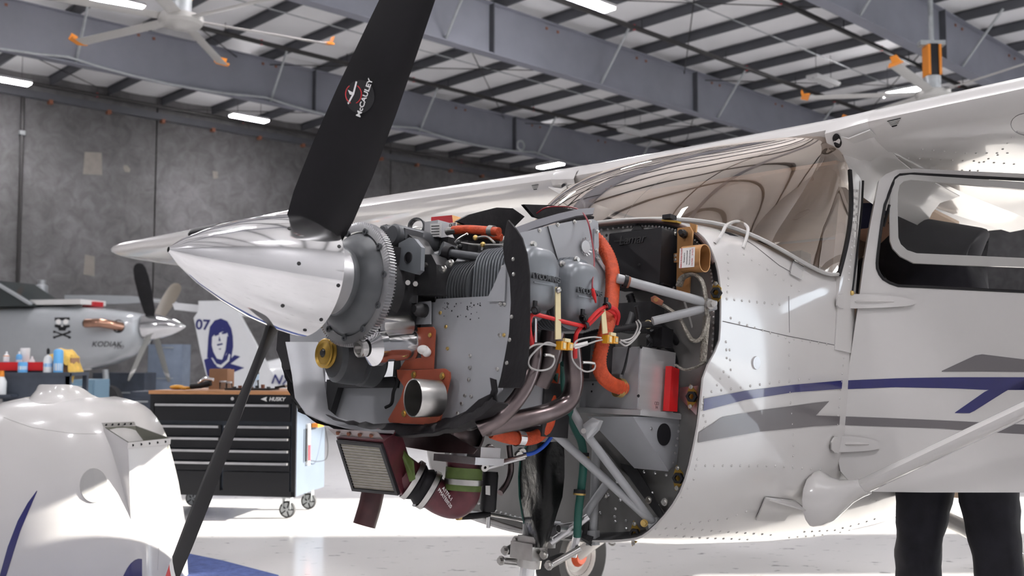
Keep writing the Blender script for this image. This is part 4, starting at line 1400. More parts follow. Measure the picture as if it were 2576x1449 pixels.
# rear top fins at the strip
for k in range(6):
    mb = MB()
    mb.prism(AS([(1232 + k * 6, 632), (1236 + k * 6, 632), (1236 + k * 6, 652), (1232 + k * 6, 650)], X=-.56), (.05, 0, 0))
    mb.build('head_fin_tip', 'engine', engine, ang=0)
# brackets left of the baffle: clear plate, studs, oil plug
plate('studs_plate', [(1003, 763), (1083, 757), (1083, 815), (1001, 818)], .003, 'baffle', engine, X=-.64)
plate('upright_bracket', [(1017, 702), (1050, 705), (1049, 762), (1013, 762)], .003, 'alu', engine, X=-.66)
for q in ((1026, 711), (1045, 714)):
    MB().cyl(A(*q, X=-.69), A(q[0], q[1], X=-.66), .0065, n=10).build('stud', 'steel', engine)
mb = MB()
bolt(mb, A(1010, 780, X=-.641), FWD, .010, .006)
mb.cyl(A(1010, 780, X=-.641), A(1010, 780, X=-.68), .005, n=10)
mb.build('stud', 'brass', engine)
MB().lathe([(0, -.035), (.010, -.035), (.012, -.030), (.018, -.022), (.018, 0), (0, 0)], A(1068, 782, X=-.641), (1, 0, 0), 14).build('oil_plug', 'enginedark', engine)

# ---- starter motor
s0, s1 = A(938, 874, Y=-.075), A(1055, 866, Y=-.075)
dd = (s1 - s0).normalized()
sm_ = MB().lathe([(0, -.02), (.022, -.02), (.040, -.005), (.046, 0), (.046, .02), (.038, .022), (.038, .105), (.040, .108), (.040, .125), (.02, .135), (0, .135)], s0, dd, 28).build('starter_motor', 'chrome', engine, ang=35)
MB().lathe([(0, 0), (.024, 0), (.027, .004), (.027, .095), (0, .10)], s0 + Vector((.01, 0, .052)), dd, 18).build('starter_solenoid', 'steel', sm_)
mb = MB()
mb.box(s0 + dd * .05 + Vector((0, 0, .048)), (.10, .05, .03))
mb.build('starter_bridge', 'alu', sm_, ang=0)
mb = MB()
for i in range(2):
    mb.lathe([(.014, 0), (.021, .002), (.021, .022), (.014, .024)], s0 - dd * .03 + Vector((0, .02, -.002)), dd, 14, True)
mb.build('starter_pinion', 'steel', sm_, ang=20)
hose('starter_cable', [A(985, 853, X=-.72), A(1005, 860, X=-.70), A(1024, 868, X=-.68)], .006, mat('bright_orange', (.85, .10, .02), .5), sm_, 8, raw=True)
MB().ball(A(1065, 880, X=-.66), (.016, .016, .012)).build('terminal_boot', 'label', sm_)
MB().ball(A(1073, 886, X=-.655), (.012, .012, .012)).build('terminal_boot', 'label', sm_)
bolts('starter_screw', [A(958, 884, X=-.75), A(938, 865, X=-.75), A(1056, 860, X=-.62), A(1045, 898, X=-.63)], FWD, 'steel', sm_, .006, .012)
# ---- red gasket plates and the cooling duct
g1 = plate('gasket_plate', [(1050, 824), (1088, 822), (1094, 830), (1089, 928), (1004, 930), (1020, 905), (1060, 900)], .004, 'redplate', engine, X=-.645)
bolts('gasket_screw', [A(1082, 843, X=-.646)], FWD, 'brass', g1, .004, .004)
g2 = plate('duct_gasket', [(1033, 931), (1118, 927), (1130, 936), (1131, 950), (1106, 1056), (1088, 1069), (980, 1063), (976, 1055), (1008, 1000), (1016, 972), (1000, 950), (998, 930)], .005, 'redplate', engine, X=-.655)
bolts('gasket_screw', [A(1041, 943, X=-.656), A(1113, 946, X=-.656), A(1082, 1042, X=-.656), A(1017, 1040, X=-.656)], FWD, 'brass', g2, .006, .005)
dc = A(1038, 1001, X=-.728)
de = dc + Vector((.068, -.012, .004))
MB().lathe([(.0455, 0), (.046, .001), (.044, (de - dc).length), (.042, (de - dc).length), (.0435, .001)], dc, de - dc, 30, True).build('cooling_duct', 'steel', g2)
MB().lathe([(0, 0), (.043, 0), (.043, .003), (0, .003)], de + (dc - de) * .05, de - dc, 24).build('duct_throat', 'black', g2)
# ---- alternator
pc = A(812, 888, X=-.765)
alt = MB().lathe([(0, .02), (.05, .02), (.062, .03), (.064, .05), (.064, .085), (.060, .088), (.060, .098), (.066, .10), (.066, .14), (.05, .155), (0, .155)], pc + Vector((0, -.02, -.012)), (1, -.12, 0), 32).build('alternator', 'engine', engine, ang=35)
MB().lathe([(.012, 0), (.029, .004), (.036, 0), (.039, .003), (.034, .008), (.034, .012), (.039, .016), (.037, .020), (.012, .020)], pc, (1, 0, 0), 32, True).build('pulley', 'pulley', alt)
MB().lathe([(0, -.004), (.008, -.004), (.010, 0), (.016, .006), (0, .006)], pc, (1, 0, 0), 12).build('pulley_nut', 'enginedark', alt)
mb = MB()
mb.prism(PXp([(843, 899, -.71), (868, 875, -.70), (913, 866, -.68), (909, 917, -.70), (880, 912, -.72)]), (.03, 0, 0))
mb.build('alternator_bracket', 'pulley', alt, ang=0)
hose('alternator_lead', [A(922, 955, X=-.66), A(940, 940, X=-.65), A(957, 915, X=-.65)], .005, 'redwire', alt, 8, raw=True)

# ---- exhaust
hose('exhaust_riser', [(1392, 835, -.40), (1384, 880, -.395), (1368, 930, -.385), (1352, 965, -.37)], .030, 'exhaust', engine, 16)
hose('exhaust_pipe', [(1345, 862, -.41), (1343, 900, -.41), (1330, 952, -.41), (1300, 1005, -.405), (1255, 1052, -.39), (1205, 1080, -.36)], .0195, 'exhaust', engine, 16)
hose('exhaust_pipe', [(1437, 868, -.40), (1442, 920, -.40), (1444, 965, -.395), (1430, 1008, -.385), (1390, 1034, -.375), (1320, 1053, -.37), (1225, 1073, -.35)], .0235, 'exhaust', engine, 16)
hose('dipstick_tube', [(1346, 800, -.42), (1346, 850, -.42), (1345, 905, -.42)], .0055, 'chrome', engine, 8)
mc = A(1176, 1090, Y=-.10)
muf = MB().lathe([(.0, 0), (.045, 0), (.050, .004), (.052, .012), (.056, .014), (.056, .03), (.052, .032), (.052, .36), (0, .36)], mc, (0, 1, 0.02), 32).build('muffler', 'exhaust', engine, ang=40)
band('muffler_clamp', mc + Vector((0, .012, 0)), (0, 1, .02), .054, .03, 'exhaust', muf, .006)
hose('muffler_weld', [mc + Vector((.03, -.002, .02)), mc + Vector((0, -.006, .012)), mc + Vector((-.028, -.002, .022))], .006, 'steel', muf, 6, raw=True)
plate('heat_shield', [(990, 1096), (1130, 1090), (1200, 1130), (1190, 1142), (1100, 1138), (1005, 1122)], .003, 'exhaust', engine, X=-.55)
hose('cabin_heat_duct', [(1238, 1086, -.22), (1270, 1097, -.23), (1310, 1104, -.24), (1350, 1098, -.25), (1376, 1070, -.26), (1384, 1030, -.26), (1385, 985, -.25), (1396, 920, -.22)], .0175, 'orangehose', engine, 14)
band('hose_clamp', A(1306, 1103, Y=-.24), A(1320, 1103, Y=-.24) - A(1290, 1101, Y=-.24), .018, .022, 'chrome', engine)

# ---- induction air box
XB = -.61
fa = [A(846, 1099, X=-.73), A(966, 1110, X=-.73), A(1012, 1246, X=XB), A(888, 1234, X=XB)]
fn = (fa[1] - fa[0]).cross(fa[3] - fa[0]).normalized()
if fn.x < 0:
    fn = -fn
ab = MB()
bk = [p + fn * .075 for p in fa]
bk = [b + (sum(bk, Vector()) / 4 - b) * .25 for b in bk]
ab.hexa(fa, bk)
air = ab.build('induction_air_box', 'maroon', engine, ang=0)
def inset(P, k):
    c = sum(P, Vector()) / 4
    return [p + (c - p) * k for p in P]
f2 = inset(fa, .06)
f3 = inset(fa, .17)
mb = MB()
mb.add([p - fn * .008 for p in f2 + f3], [(i, (i + 1) % 4, 4 + (i + 1) % 4, 4 + i) for i in range(4)])
mb.add([p - fn * .008 for p in f2] + [p for p in f2], [(i, (i + 1) % 4, 4 + (i + 1) % 4, 4 + i) for i in range(4)])
mb.add([p - fn * .008 for p in f3] + [p for p in f3], [(i, 4 + i, 4 + (i + 1) % 4, (i + 1) % 4) for i in range(4)])
mb.build('filter_frame', 'black', air, ang=0)
# pleated element
M['filter'] = mat('filter_paper', (.42, .40, .34), .9, noise=.12, nscale=40)
NP = 34
rows_ = []
for i in range(NP * 2 + 1):
    t = i / (NP * 2)
    dz = -.006 if i % 2 else .0
    rows_.append([f3[0].lerp(f3[1], t) + fn * (-.001 + dz * .8), f3[3].lerp(f3[2], t) + fn * (-.001 + dz * .8)])
fe = MB().grid(rows_).build('filter_element', 'filter', air, ang=0)
for k in range(1, 16):
    t = k / 16
    MB().cyl(f3[0].lerp(f3[3], t) - fn * .006, f3[1].lerp(f3[2], t) - fn * .006, .0007, n=4).build('filter_wire', 'alu', fe)
fl = [fa[0] + Vector((-.005, 0, .004)), fa[1] + Vector((-.005, 0, .004)), fa[1] + (fa[1] - fa[2]) * .16 + Vector((-.012, 0, 0)), fa[0] + (fa[0] - fa[3]) * .14 + Vector((-.012, .01, 0))]
flg = MB().prism(fl, (.003, 0, 0)).build('air_box_flange', 'exhaust', air, ang=0)
for t in (.15, .38, .61, .84):
    p = fl[0].lerp(fl[1], t).lerp(fl[3].lerp(fl[2], t), .45)
    MB().cyl(p, p + Vector((-.004, 0, 0)), .006, n=10).build('flange_rivet', 'rust', flg)
mb = MB()
q = A(1030, 1165, X=-.60)
mb.prism(PXp([(1010, 1128, -.63), (1038, 1160, -.62), (1042, 1205, -.61), (1030, 1212, -.61), (1012, 1150, -.63)]), (.004, 0, 0))
mb.build('air_box_cheek', 'greenhose', air, ang=0)
el = [A(1008, 1185, X=-.60), A(1045, 1212, X=-.56), A(1078, 1232, X=-.53), A(1112, 1254, X=-.50), A(1145, 1262, X=-.48), A(1166, 1240, X=-.47), A(1166, 1200, X=-.47), A(1164, 1160, X=-.47)]
hose('intake_elbow', el, .0435, 'maroon', air, 20, raw=True)
hose('rubber_boot', [el[1].lerp(el[0], .25), el[1], el[2], el[2].lerp(el[3], .25)], .051, 'rubber', air, 22, 5, ribs=.011, raw=True)
for i, t in ((0, .82), (2, .0)):
    c = el[i].lerp(el[i + 1], t)
    band('hose_clamp', c, el[2] - el[1], .0515, .013, 'steel', air)
lt = A(1108, 1258, X=-.545)
lettering('A1TF4-1\nPMATE0S20', .014, A(1122, 1248, X=-.552), (-.05, -.8, -.55), (0, -.55, .8), 'label', air, .0004)
band('green_coupling', A(1166, 1205, X=-.47), (0, 0, 1), .044, .058, 'greenhose', air, .004)
band('hose_clamp', A(1166, 1212, X=-.47), (0, 0, 1), .048, .014, 'steel', air)
MB().ball(A(1142, 1210, X=-.50), (.012, .012, .009)).build('clamp_screw', 'steel', air)
tbp = A(1165, 1160, X=-.47)
mb = MB()
mb.box(tbp + Vector((0, -.02, .005)), (.10, .16, .018))
mb.box(tbp + Vector((.02, -.05, .02)), (.07, .06, .04))
mb.cyl(tbp + Vector((0, 0, -.03)), tbp + Vector((0, 0, .03)), .033, n=20)
thr = mb.build('throttle_body', 'alu', engine, ang=30)
hose('control_rod', [(1195, 1160, -.13), (1240, 1165, -.16), (1300, 1152, -.2), (1325, 1145, -.22)], .0055, 'steel', thr, 8)
hose('control_rod', [(1215, 1180, -.15), (1265, 1165, -.18), (1320, 1150, -.21)], .0065, 'alu', thr, 8)
for q in ((1222, 1158), (1218, 1175), (1245, 1140), (1305, 1145), (1312, 1137), (1232, 1128)):
    mb = MB()
    mb.lathe([(.004, -.006), (.011, -.006), (.011, .006), (.004, .006)], A(*q, Y=-.17), (.3, 1, .2), 12, True)
    mb.build('rod_end', 'steel', thr)
hose('breather_pipe', [A(938, 1238, X=-.56), A(930, 1275, X=-.565), A(916, 1322, X=-.575)], .031, mat('maroon_pipe', (.075, .028, .030), .4, noise=.25, nscale=20), engine, 24, raw=True)
hose('drain_tube', [(1280, 1120, -.15), (1285, 1180, -.16), (1275, 1215, -.17), (1258, 1240, -.18)], .0085, 'exhaust', engine, 10)
# gascolator and drain line
gc = A(1232, 1215, Y=-.10)
gas = MB().lathe([(0, -.075), (.018, -.075), (.022, -.068), (.022, .02), (.02, .03), (0, .03)], gc, (0, 0, 1), 20).build('fuel_strainer', 'black', plane, ang=35)
plate('strainer_label', [(1222, 1222), (1233, 1222), (1233, 1246), (1222, 1244)], .001, 'label', gas, Y=-.124)
hose('drain_hose', [(1155, 1300, -.10), (1190, 1298, -.10), (1230, 1293, -.10)], .0085, 'rubber', gas, 10)
hose('drain_pipe', [(1230, 1293, -.10), (1270, 1300, -.06), (1330, 1312, -.02)], .005, 'steel', gas, 8)
hose('drain_valve', [(1229, 1296, -.10), (1228, 1328, -.10)], .0055, 'alu', gas, 8)
MB().cyl(A(1150, 1300, Y=-.10), A(1158, 1300, Y=-.10), .009, n=10).build('hose_clip', 'brass', gas)

# ================================================================== firewall and what hangs on it
sec0 = H[0][1]
hl = [(y * .992, z * .992) for y, z in sec0]
P = [Vector((.012, -y, z)) for y, z in hl] + [Vector((.012, y, z)) for y, z in hl[::-1]][1:-1]
fw = MB().prism(P, (.004, 0, 0)).build('firewall', 'fwall', plane, ang=0)
rng = P[::2]
mb = MB()
for k in range(len(P)):
    for t in (0, .5):
        p = P[k].lerp(P[(k + 1) % len(P)], t)
        q = Vector((.010, p.y * .955, p.z * .955 + .0))
        mb.lathe([(.0045, .002), (.0035, -.002), (.001, -.003)], q, (1, 0, 0), 6)
stuff(mb.build('rivets', 'alu', fw, merge=False))
# flange ring: the bent lip of the skin ahead of the firewall
lip = [Vector((edge_x(z) + .001, -y * .992, z * .992)) for y, z in sec0]
lip2 = [Vector((.012, -y * .955, z * .955)) for y, z in sec0]
MB().thick([[a, b] for a, b in zip(lip, lip2)], .003).build('firewall_flange', 'enginedark', fw, ang=60)
hose('cowl_seal_strip', [Vector((-.004, -y * .985, z * .985)) for y, z in sec0[2:22:3]], .006, mat('brown_tape', (.09, .05, .04), .6, noise=.3), fw, 8, raw=True)
# triangular gusset and top angle
plate('gusset', [(1588, 580), (1602, 560), (1618, 577)], .004, 'enginedark', fw, X=.005)
plate('top_clip', [(1664, 552), (1703, 555), (1703, 560), (1664, 556)], .02, 'pulley', fw, X=-.02)
MB().box(A(1684, 547, X=-.01), (.03, .028, .012)).build('seal_clip', 'black', fw, ang=0)

# black regulator box
yb = A(1703, 650, X=-.01).y
xf = A(1662, 650, Y=yb).x
zt = A(1662, 572, X=xf).z
zb = A(1660, 714, X=xf).z
yl = A(1529, 650, X=xf).y
mb = MB()
pts2 = []
out = rrect(abs(yl - yb), zt - zb, .004, 2)
c = Vector((0, (yl + yb) / 2, (zt + zb) / 2))
mb.ring([[Vector((x, c.y + p, c.z + q)) for p, q in out] for x in (xf, -.004)])
reg = mb.build('regulator_box', 'black', plane, ang=30)
lettering('Lamar', .038, (xf - .0004, A(1590, 607, X=xf).y, A(1590, 603, X=xf).z), (0, -1, 0), (0, 0, 1), 'enginedark', reg, .0018, 'embossed_lettering', shear=.2)
MB().bar(A(1545, 607, X=xf), A(1585, 604, X=xf), .002, .004).build('embossed_bar', 'enginedark', reg, ang=0)
mb = MB()
mb.box((xf + .02, c.y - .0, zb + .001), (.03, abs(yl - yb) + .02, .004))
mb.build('box_flange', 'black', reg, ang=0)
bolts('box_screw', [A(1699, 588, Y=yb), A(1695, 727, Y=yb)], PORT, 'steel', reg, .005, .005)
bolts('box_screw', [A(1608, 666, X=xf), A(1526, 592, X=xf)], FWD, 'enginedark', reg, .003, .003)
# gold relay plate and shunt bracket with its paper label
gp = plate('gold_mounting_plate', [(1704, 574), (1735, 570), (1742, 583), (1738, 640), (1733, 738), (1701, 738)], .006, 'gold', fw, X=-.03)
MB().lathe([(0, -.035), (.007, -.035), (.008, -.02), (.011, -.018), (.011, 0), (0, 0)], A(1722, 590, X=-.03), (1, .3, 0), 12).build('terminal_knob', 'black', gp)
plate('gold_tab', [(1695, 638), (1706, 636), (1706, 660), (1695, 660)], .004, 'gold', gp, X=-.045)
bolts('tab_screw', [A(1699, 643, X=-.046), A(1699, 653, X=-.046)], FWD, 'steel', gp, .003, .003)
plate('gold_clip', [(1735, 560), (1752, 565), (1750, 585), (1738, 582)], .006, 'gold', gp, X=-.01)
a0 = A(1708, 650, X=-.085)
a1 = A(1750, 650, X=-.085)
hh = A(1730, 613, X=-.085).z - A(1730, 682, X=-.085).z
ov = rrect(.050, hh, .024, 6)
zc = A(1730, 648, X=-.085).z
tube_o = [[Vector((-.06 + p * 1.0, y, zc + q)) for p, q in ov] for y in (a0.y, a1.y - .012)]
tube_i = [[Vector((-.06 + p * .9, y, zc + q * .95)) for p, q in ov] for y in (a1.y - .012, a0.y)]
mb = MB()
mb.ring(tube_o + tube_i, True, False, True)
sh = mb.build('gold_oval_sleeve', 'gold', plane, ang=35)
ly0, ly1 = a0.y - .002, a1.y + .003
lx = -.0855
mb = MB()
mb.box((lx, (ly0 + ly1) / 2, zc), (.0008, abs(ly1 - ly0), hh * .72))
lb = mb.build('paper_label', 'label', sh, ang=0)
for i, (txt, s, m) in enumerate((('OBSERVE PROPER POLARITY', .0062, 'redpaint'), ('This equipment is', .0052, 'ink'), ('reverse polarity protected', .005, 'ink'), ('Disconnect before servicing', .005, 'ink'), ('CAUTION      24 VOLTS', .0062, 'redpaint'))):
    lettering(txt, s, (lx - .0006, lerp(ly0, ly1, .14 + .18 * i), zc), (0, 0, 1), (0, 1, 0), m, lb, .0002, 'label_print', width=.72)
bolts('sleeve_screw', [A(1753, 647, X=-.05), A(1753, 669, X=-.05)], PORT, 'steel', sh, .004, .004)

# engine mount tubes
def mtube(name, pts, r=.0115, m='tube', n=14):
    return MB().tube(PXp(pts), r, n).build(name, m, mount)
mount = MB().tube(PXp([(1552, 700, -.24), (1800, 768, -.02)]), .0125, 14).build('engine_mount', 'tube', plane)
mtube('mount_tube', [(1642, 808, -.15), (1800, 769, -.02)])
mtube('mount_tube', [(1470, 1085, -.24), (1645, 1318, -.01)])
mtube('mount_tube', [(1370, 1068, -.30), (1640, 1312, -.02)])
mtube('mount_tube', [(1384, 930, -.28), (1470, 1088, -.22)])
mtube('mount_tube', [(1500, 1128, -.05), (1492, 1345, -.04)], .013)
mtube('mount_tube', [(1352, 955, -.26), (1350, 1060, -.26)], .010)
mtube('mount_brace', [(1452, 1322, -.10), (1530, 1212, -.04)], .012)
band('tube_clamp', A(1573, 708, X=-.222), PXp([(1800, 768, -.02)])[0] - PXp([(1552, 700, -.24)])[0], .013, .010, 'black', mount, .004)
band('tube_clamp', A(1580, 710, X=-.215), PXp([(1800, 768, -.02)])[0] - PXp([(1552, 700, -.24)])[0], .013, .006, 'rust', mount, .003)
mb = MB()
bolt(mb, A(1783, 766, X=-.05), (-.3, -1, 0), .009, .02)
mb.build('mount_bolt', 'steel', mount)
mb = MB()
bolt(mb, A(1621, 1316, X=-.04), (-1, -.5, 0), .007, .012)
mb.build('mount_bolt', 'brass', mount)
mb = MB()
mb.prism(PXp([(1466, 1068, -.25), (1490, 1050, -.23), (1510, 1058, -.22), (1500, 1082, -.23), (1478, 1105, -.25), (1462, 1095, -.25)]), (.012, 0, 0))
mb.build('mount_lug', 'tube', mount, ang=0)
MB().cyl(A(1468, 1084, X=-.252), A(1468, 1084, X=-.262), .007, n=10).build('lug_bolt', 'steel', mount)
MB().tube(PXp([(1628, 1328, -.03), (1650, 1325, -.01), (1652, 1308, 0)]), .014, 10).build('mount_foot', 'tube', mount)

# battery box, lid and tray
yb2 = A(1700, 950, X=0).y
xf2 = A(1610, 950, Y=yb2).x
zt2, zb2 = A(1610, 871, Y=yb2).z, A(1610, 1033, Y=yb2).z
yl2 = A(1462, 950, X=xf2).y
mb = MB()
mb.box(((xf2 - .005) / 2, (yl2 + yb2) / 2, (zt2 + zb2) / 2), (abs(xf2) - .005, abs(yl2 - yb2), zt2 - zb2))
bat = mb.build('battery_box', 'boxalu', plane, ang=0)
mb = MB()
mb.box((xf2 - .0015, (yl2 + yb2) / 2, (zt2 + zb2) / 2 - .0), (.002, abs(yl2 - yb2) - .006, zt2 - zb2 - .006))
mb.build('box_front_sheet', 'baffle', bat, ang=0)
for y0, y1 in ((1500, 1508), (1488, 1496)):
    pass
mb = MB()
mb.box((xf2 / 2 - .004, (yl2 + yb2) / 2 - .004, zb2 - .006), (abs(xf2) + .022, abs(yl2 - yb2) + .03, .014))
mb.build('battery_tray', 'boxalu', bat, ang=0)
hose('cable_shadow', [A(1585, 868, X=xf2), A(1570, 930, X=xf2 - .003), A(1552, 970, X=xf2 - .003)], .004, 'enginedark', bat, 6, raw=True)  # thin dark strip standing in for a cable's shadow on the box front
bolts('tray_screw', [A(1493, 967, X=xf2), A(1490, 985, X=xf2), A(1613, 873, X=xf2), A(1606, 996, X=xf2)], FWD, 'enginedark', bat, .003, .003)
lettering('\u25a1\u25a1\n34', .010, A(1652, 1020, Y=yb2 - .001), (1, 0, 0), (0, 0, 1), 'greystripe', bat, .0003)
# inlet collar for the hose
ic = A(1570, 977, X=xf2)
band('hose_clamp', ic + Vector((-.02, 0, 0)), (1, -.25, -.1), .0235, .016, 'brass', bat)
mb = MB()
mb.box(ic + Vector((-.02, .01, .03)), (.012, .028, .010))
mb.build('clamp_screw', 'steel', bat, ang=0)
plate('red_battery_case', [(1690, 921), (1709, 929), (1704, 1036), (1683, 1034)], .02, 'red', plane, Y=yb2 - .03)
plate('tray_rail', [(1615, 1030), (1712, 1040), (1712, 1050), (1615, 1044)], .012, 'boxalu', bat, Y=yb2 - .02)
# support panels under the box
sp = MB()
yq = yb2 - .01
Pa = [A(1476, 1048, X=-.17), A(1592, 1048, X=-.17), A(1682, 1186, X=-.04), A(1596, 1178, X=-.04)]
sp.prism(Pa, Vector((.004, .002, 0)))
spo = sp.build('support_panel', 'baffle', plane, ang=0)
plate('side_panel', [(1592, 1048), (1714, 1052), (1708, 1110), (1702, 1170), (1688, 1178), (1680, 1186)], .004, 'baffle', spo, Y=yq)
cc = A(1670, 1093, Y=yq - .001)
MB().lathe([(0, 0), (.0295, 0), (.0295, .0015), (0, .0015)], cc, (0, -1, 0), 28).build('lightening_hole', 'black', spo)
bolts('panel_screw', [A(x, y, Y=yq) for x, y in ((1708, 1070), (1706, 1085), (1704, 1103), (1701, 1120), (1698, 1140), (1694, 1165), (1638, 1078))], PORT, 'alu', spo, .0028, .003)
plate('lower_web', [(1420, 1090), (1500, 1110), (1560, 1180), (1620, 1230), (1680, 1300), (1600, 1345), (1500, 1345), (1410, 1330)], .004, 'fwall', fw, X=-.005)
plate('lower_gusset', [(1560, 1165), (1600, 1175), (1645, 1250), (1678, 1315), (1655, 1300), (1600, 1225)], .004, 'enginedark', fw, X=-.012)
mb = MB()
for q in ((1597, 1183), (1620, 1187), (1648, 1190), (1676, 1195), (1552, 1212), (1560, 1258), (1530, 1245), (1548, 1280), (1546, 1300), (1548, 1312), (1575, 1310), (1575, 1330), (1510, 1290), (1622, 1220), (1608, 1215), (1640, 1240), (1655, 1272), (1660, 1295)):
    p = A(*q, X=-.008)
    mb.lathe([(.0045, .002), (.0045, -.001), (.002, -.003)], p, (1, 0, 0), 6)
stuff(mb.build('rivets', 'alu', fw, merge=False))
bolts('web_bolt', [A(1524, 1246, X=-.006), A(1633, 1258, X=-.014), A(1673, 1263, X=-.006)], FWD, 'steel', fw, .007, .010)
# cowl fasteners on the lip
for q, X in (((1803, 737), -.02), ((1741, 998), -.03), ((1707, 1203), -.03), ((1598, 1343), -.03)):
    c = A(*q, X=X)
    cf = MB().lathe([(.008, -.012), (.015, -.012), (.016, 0), (.008, 0)], c, (1, .35, 0), 6, True).build('cowl_mount', 'black', fw)
    MB().prism([c + Vector((.004, .012, -.034)), c + Vector((.004, -.010, -.014)), c + Vector((.004, -.010, .014)), c + Vector((.004, .012, .034)), c + Vector((.004, .022, 0))], (.003, 0, 0)).build('mount_plate', 'pulley', cf, ang=0)
    for s in (-.026, .026):
        b = MB()
        bolt(b, c + Vector((.003, .006, s)), FWD, .004, .006)
        b.build('mount_screw', 'steel', cf)
plate('mount_gusset', [(1710, 975), (1757, 970), (1757, 1000), (1752, 1045), (1708, 1000)], .003, 'alu', fw, X=-.008)

# ---- hoses and wiring on the port side
hose('cooling_hose', [(1490, 592, -.29), (1510, 612, -.31), (1530, 645, -.34), (1541, 690, -.37), (1538, 760, -.40), (1527, 820, -.42), (1514, 870, -.42), (1507, 910, -.41), (1514, 942, -.40), (1538, 966, -.39), (1568, 977, -.385)], .0195, 'orangehose', plane, 18, 8, ribs=.0042)
corr = hose('corrugated_conduit', [(1470, 845, -.34), (1510, 834, -.38), (1560, 828, -.41), (1612, 818, -.43), (1660, 820, -.44), (1692, 845, -.43), (1708, 875, -.40)], .0095, 'black', plane, 12, 8, ribs=.0035)
hose('corrugated_conduit', [(1583, 740, -.30), (1592, 770, -.31), (1590, 800, -.33), (1580, 825, -.34)], .012, 'black', plane, 12, 8, ribs=.004)
band('cable_tie', A(1630, 816, Y=-.43), (1, 0, 0), .010, .005, 'ziptie', corr, .002)
wires = hose('ignition_lead', [(1345, 790, -.44), (1385, 800, -.445), (1430, 812, -.45), (1466, 820, -.45)], .0052, 'redwire', plane, 8)
hose('ignition_lead', [(1345, 788, -.44), (1334, 800, -.44), (1332, 830, -.43), (1339, 868, -.42)], .0052, 'redwire', plane, 8)
hose('ignition_lead', [(1522, 772, -.45), (1505, 782, -.455), (1488, 800, -.455), (1472, 820, -.45)], .0052, 'redwire', plane, 8)
hose('ignition_lead', [(1524, 776, -.445), (1508, 790, -.45), (1490, 808, -.45), (1474, 824, -.445)], .0048, 'redwire', plane, 8)
hose('ignition_lead', [(1524, 770, -.45), (1545, 776, -.45), (1556, 792, -.44), (1552, 815, -.42)], .0052, 'redwire', plane, 8)
hose('ignition_lead', [(1524, 776, -.445), (1540, 785, -.445), (1548, 795, -.435), (1542, 820, -.42)], .0048, 'redwire', plane, 8)
hose('ignition_lead', [(1462, 822, -.445), (1450, 840, -.44), (1447, 870, -.43), (1447, 900, -.42)], .0058, 'redwire', plane, 8)
for q in ((1348, 780), (1468, 800), (1472, 820), (1527, 770)):
    c = A(*q, Y=-.455)
    MB().lathe([(.008, -.005), (.0105, -.005), (.0105, .005), (.008, .005)], c, (1, 0, .4), 14, True).build('wire_clamp', 'black', plane)
    MB().box(c + Vector((0, .004, .014)), (.010, .006, .016)).build('clamp_bracket', 'black', plane, ang=0)
for q in ([(1398, 722), (1410, 722), (1412, 853), (1398, 854)], [(1513, 775), (1523, 775), (1529, 838), (1517, 840)]):
    plate('cream_strap', q, .003, 'ziptie', plane, Y=-.452)
MB().ball(A(1404, 730, Y=-.453), .008).build('strap_bolt', 'steel', plane)
def connector(x, y):
    cn = MB()
    c = A(x, y, Y=-.45)
    cn.box(c + Vector((-.012, 0, 0)), (.018, .018, .020))
    cn.box(c + Vector((.012, 0, .001)), (.018, .018, .018))
    cn.box(c, (.012, .012, .014))
    o = cn.build('wire_connector', 'yellow', plane, ang=0)
    m2 = MB()
    m2.box(c + Vector((-.012, -.01, 0)), (.008, .004, .014))
    m2.box(c + Vector((.012, -.01, .001)), (.008, .004, .010))
    m2.box(c + Vector((.0, -.006, .014)), (.02, .008, .008))
    m2.build('connector_latch', 'ziptie', o, ang=0)
connector(1420, 871)
connector(1535, 855)
M['greywire'] = mat('grey_wire', (.42, .41, .40), .5)
for pts in (((1442, 873), (1470, 868), (1500, 858), (1515, 855)), ((1398, 870), (1370, 866), (1345, 868), (1325, 880)), ((1398, 868), (1375, 862), (1350, 880), (1330, 905), (1335, 925), (1360, 932), (1385, 925), (1395, 905), (1385, 892), (1370, 893)), ((1437, 880), (1440, 905), (1455, 925), (1475, 935), (1493, 930), (1497, 918), (1488, 912)), ((1560, 855), (1580, 862), (1600, 845), (1612, 820), (1605, 805)), ((1558, 860), (1575, 870), (1595, 855), (1610, 835)), ((1560, 858), (1590, 850), (1604, 825), (1600, 808)), ((1442, 870), (1455, 855), (1490, 848), (1512, 850))):
    hose('signal_wire', [(a, b, -.448) for a, b in pts], .0022, 'greywire', plane, 6, 5)
for pts in (((1370, 893), (1380, 893), (1392, 897)), ((1465, 912), (1480, 912), (1495, 914))):
    hose('probe_spring', [(a, b, -.45) for a, b in pts], .004, 'steel', plane, 8, 6, ribs=.002)
plate('wire_tag', [(1445, 866), (1478, 858), (1480, 868), (1447, 878)], .001, 'label', plane, Y=-.449)
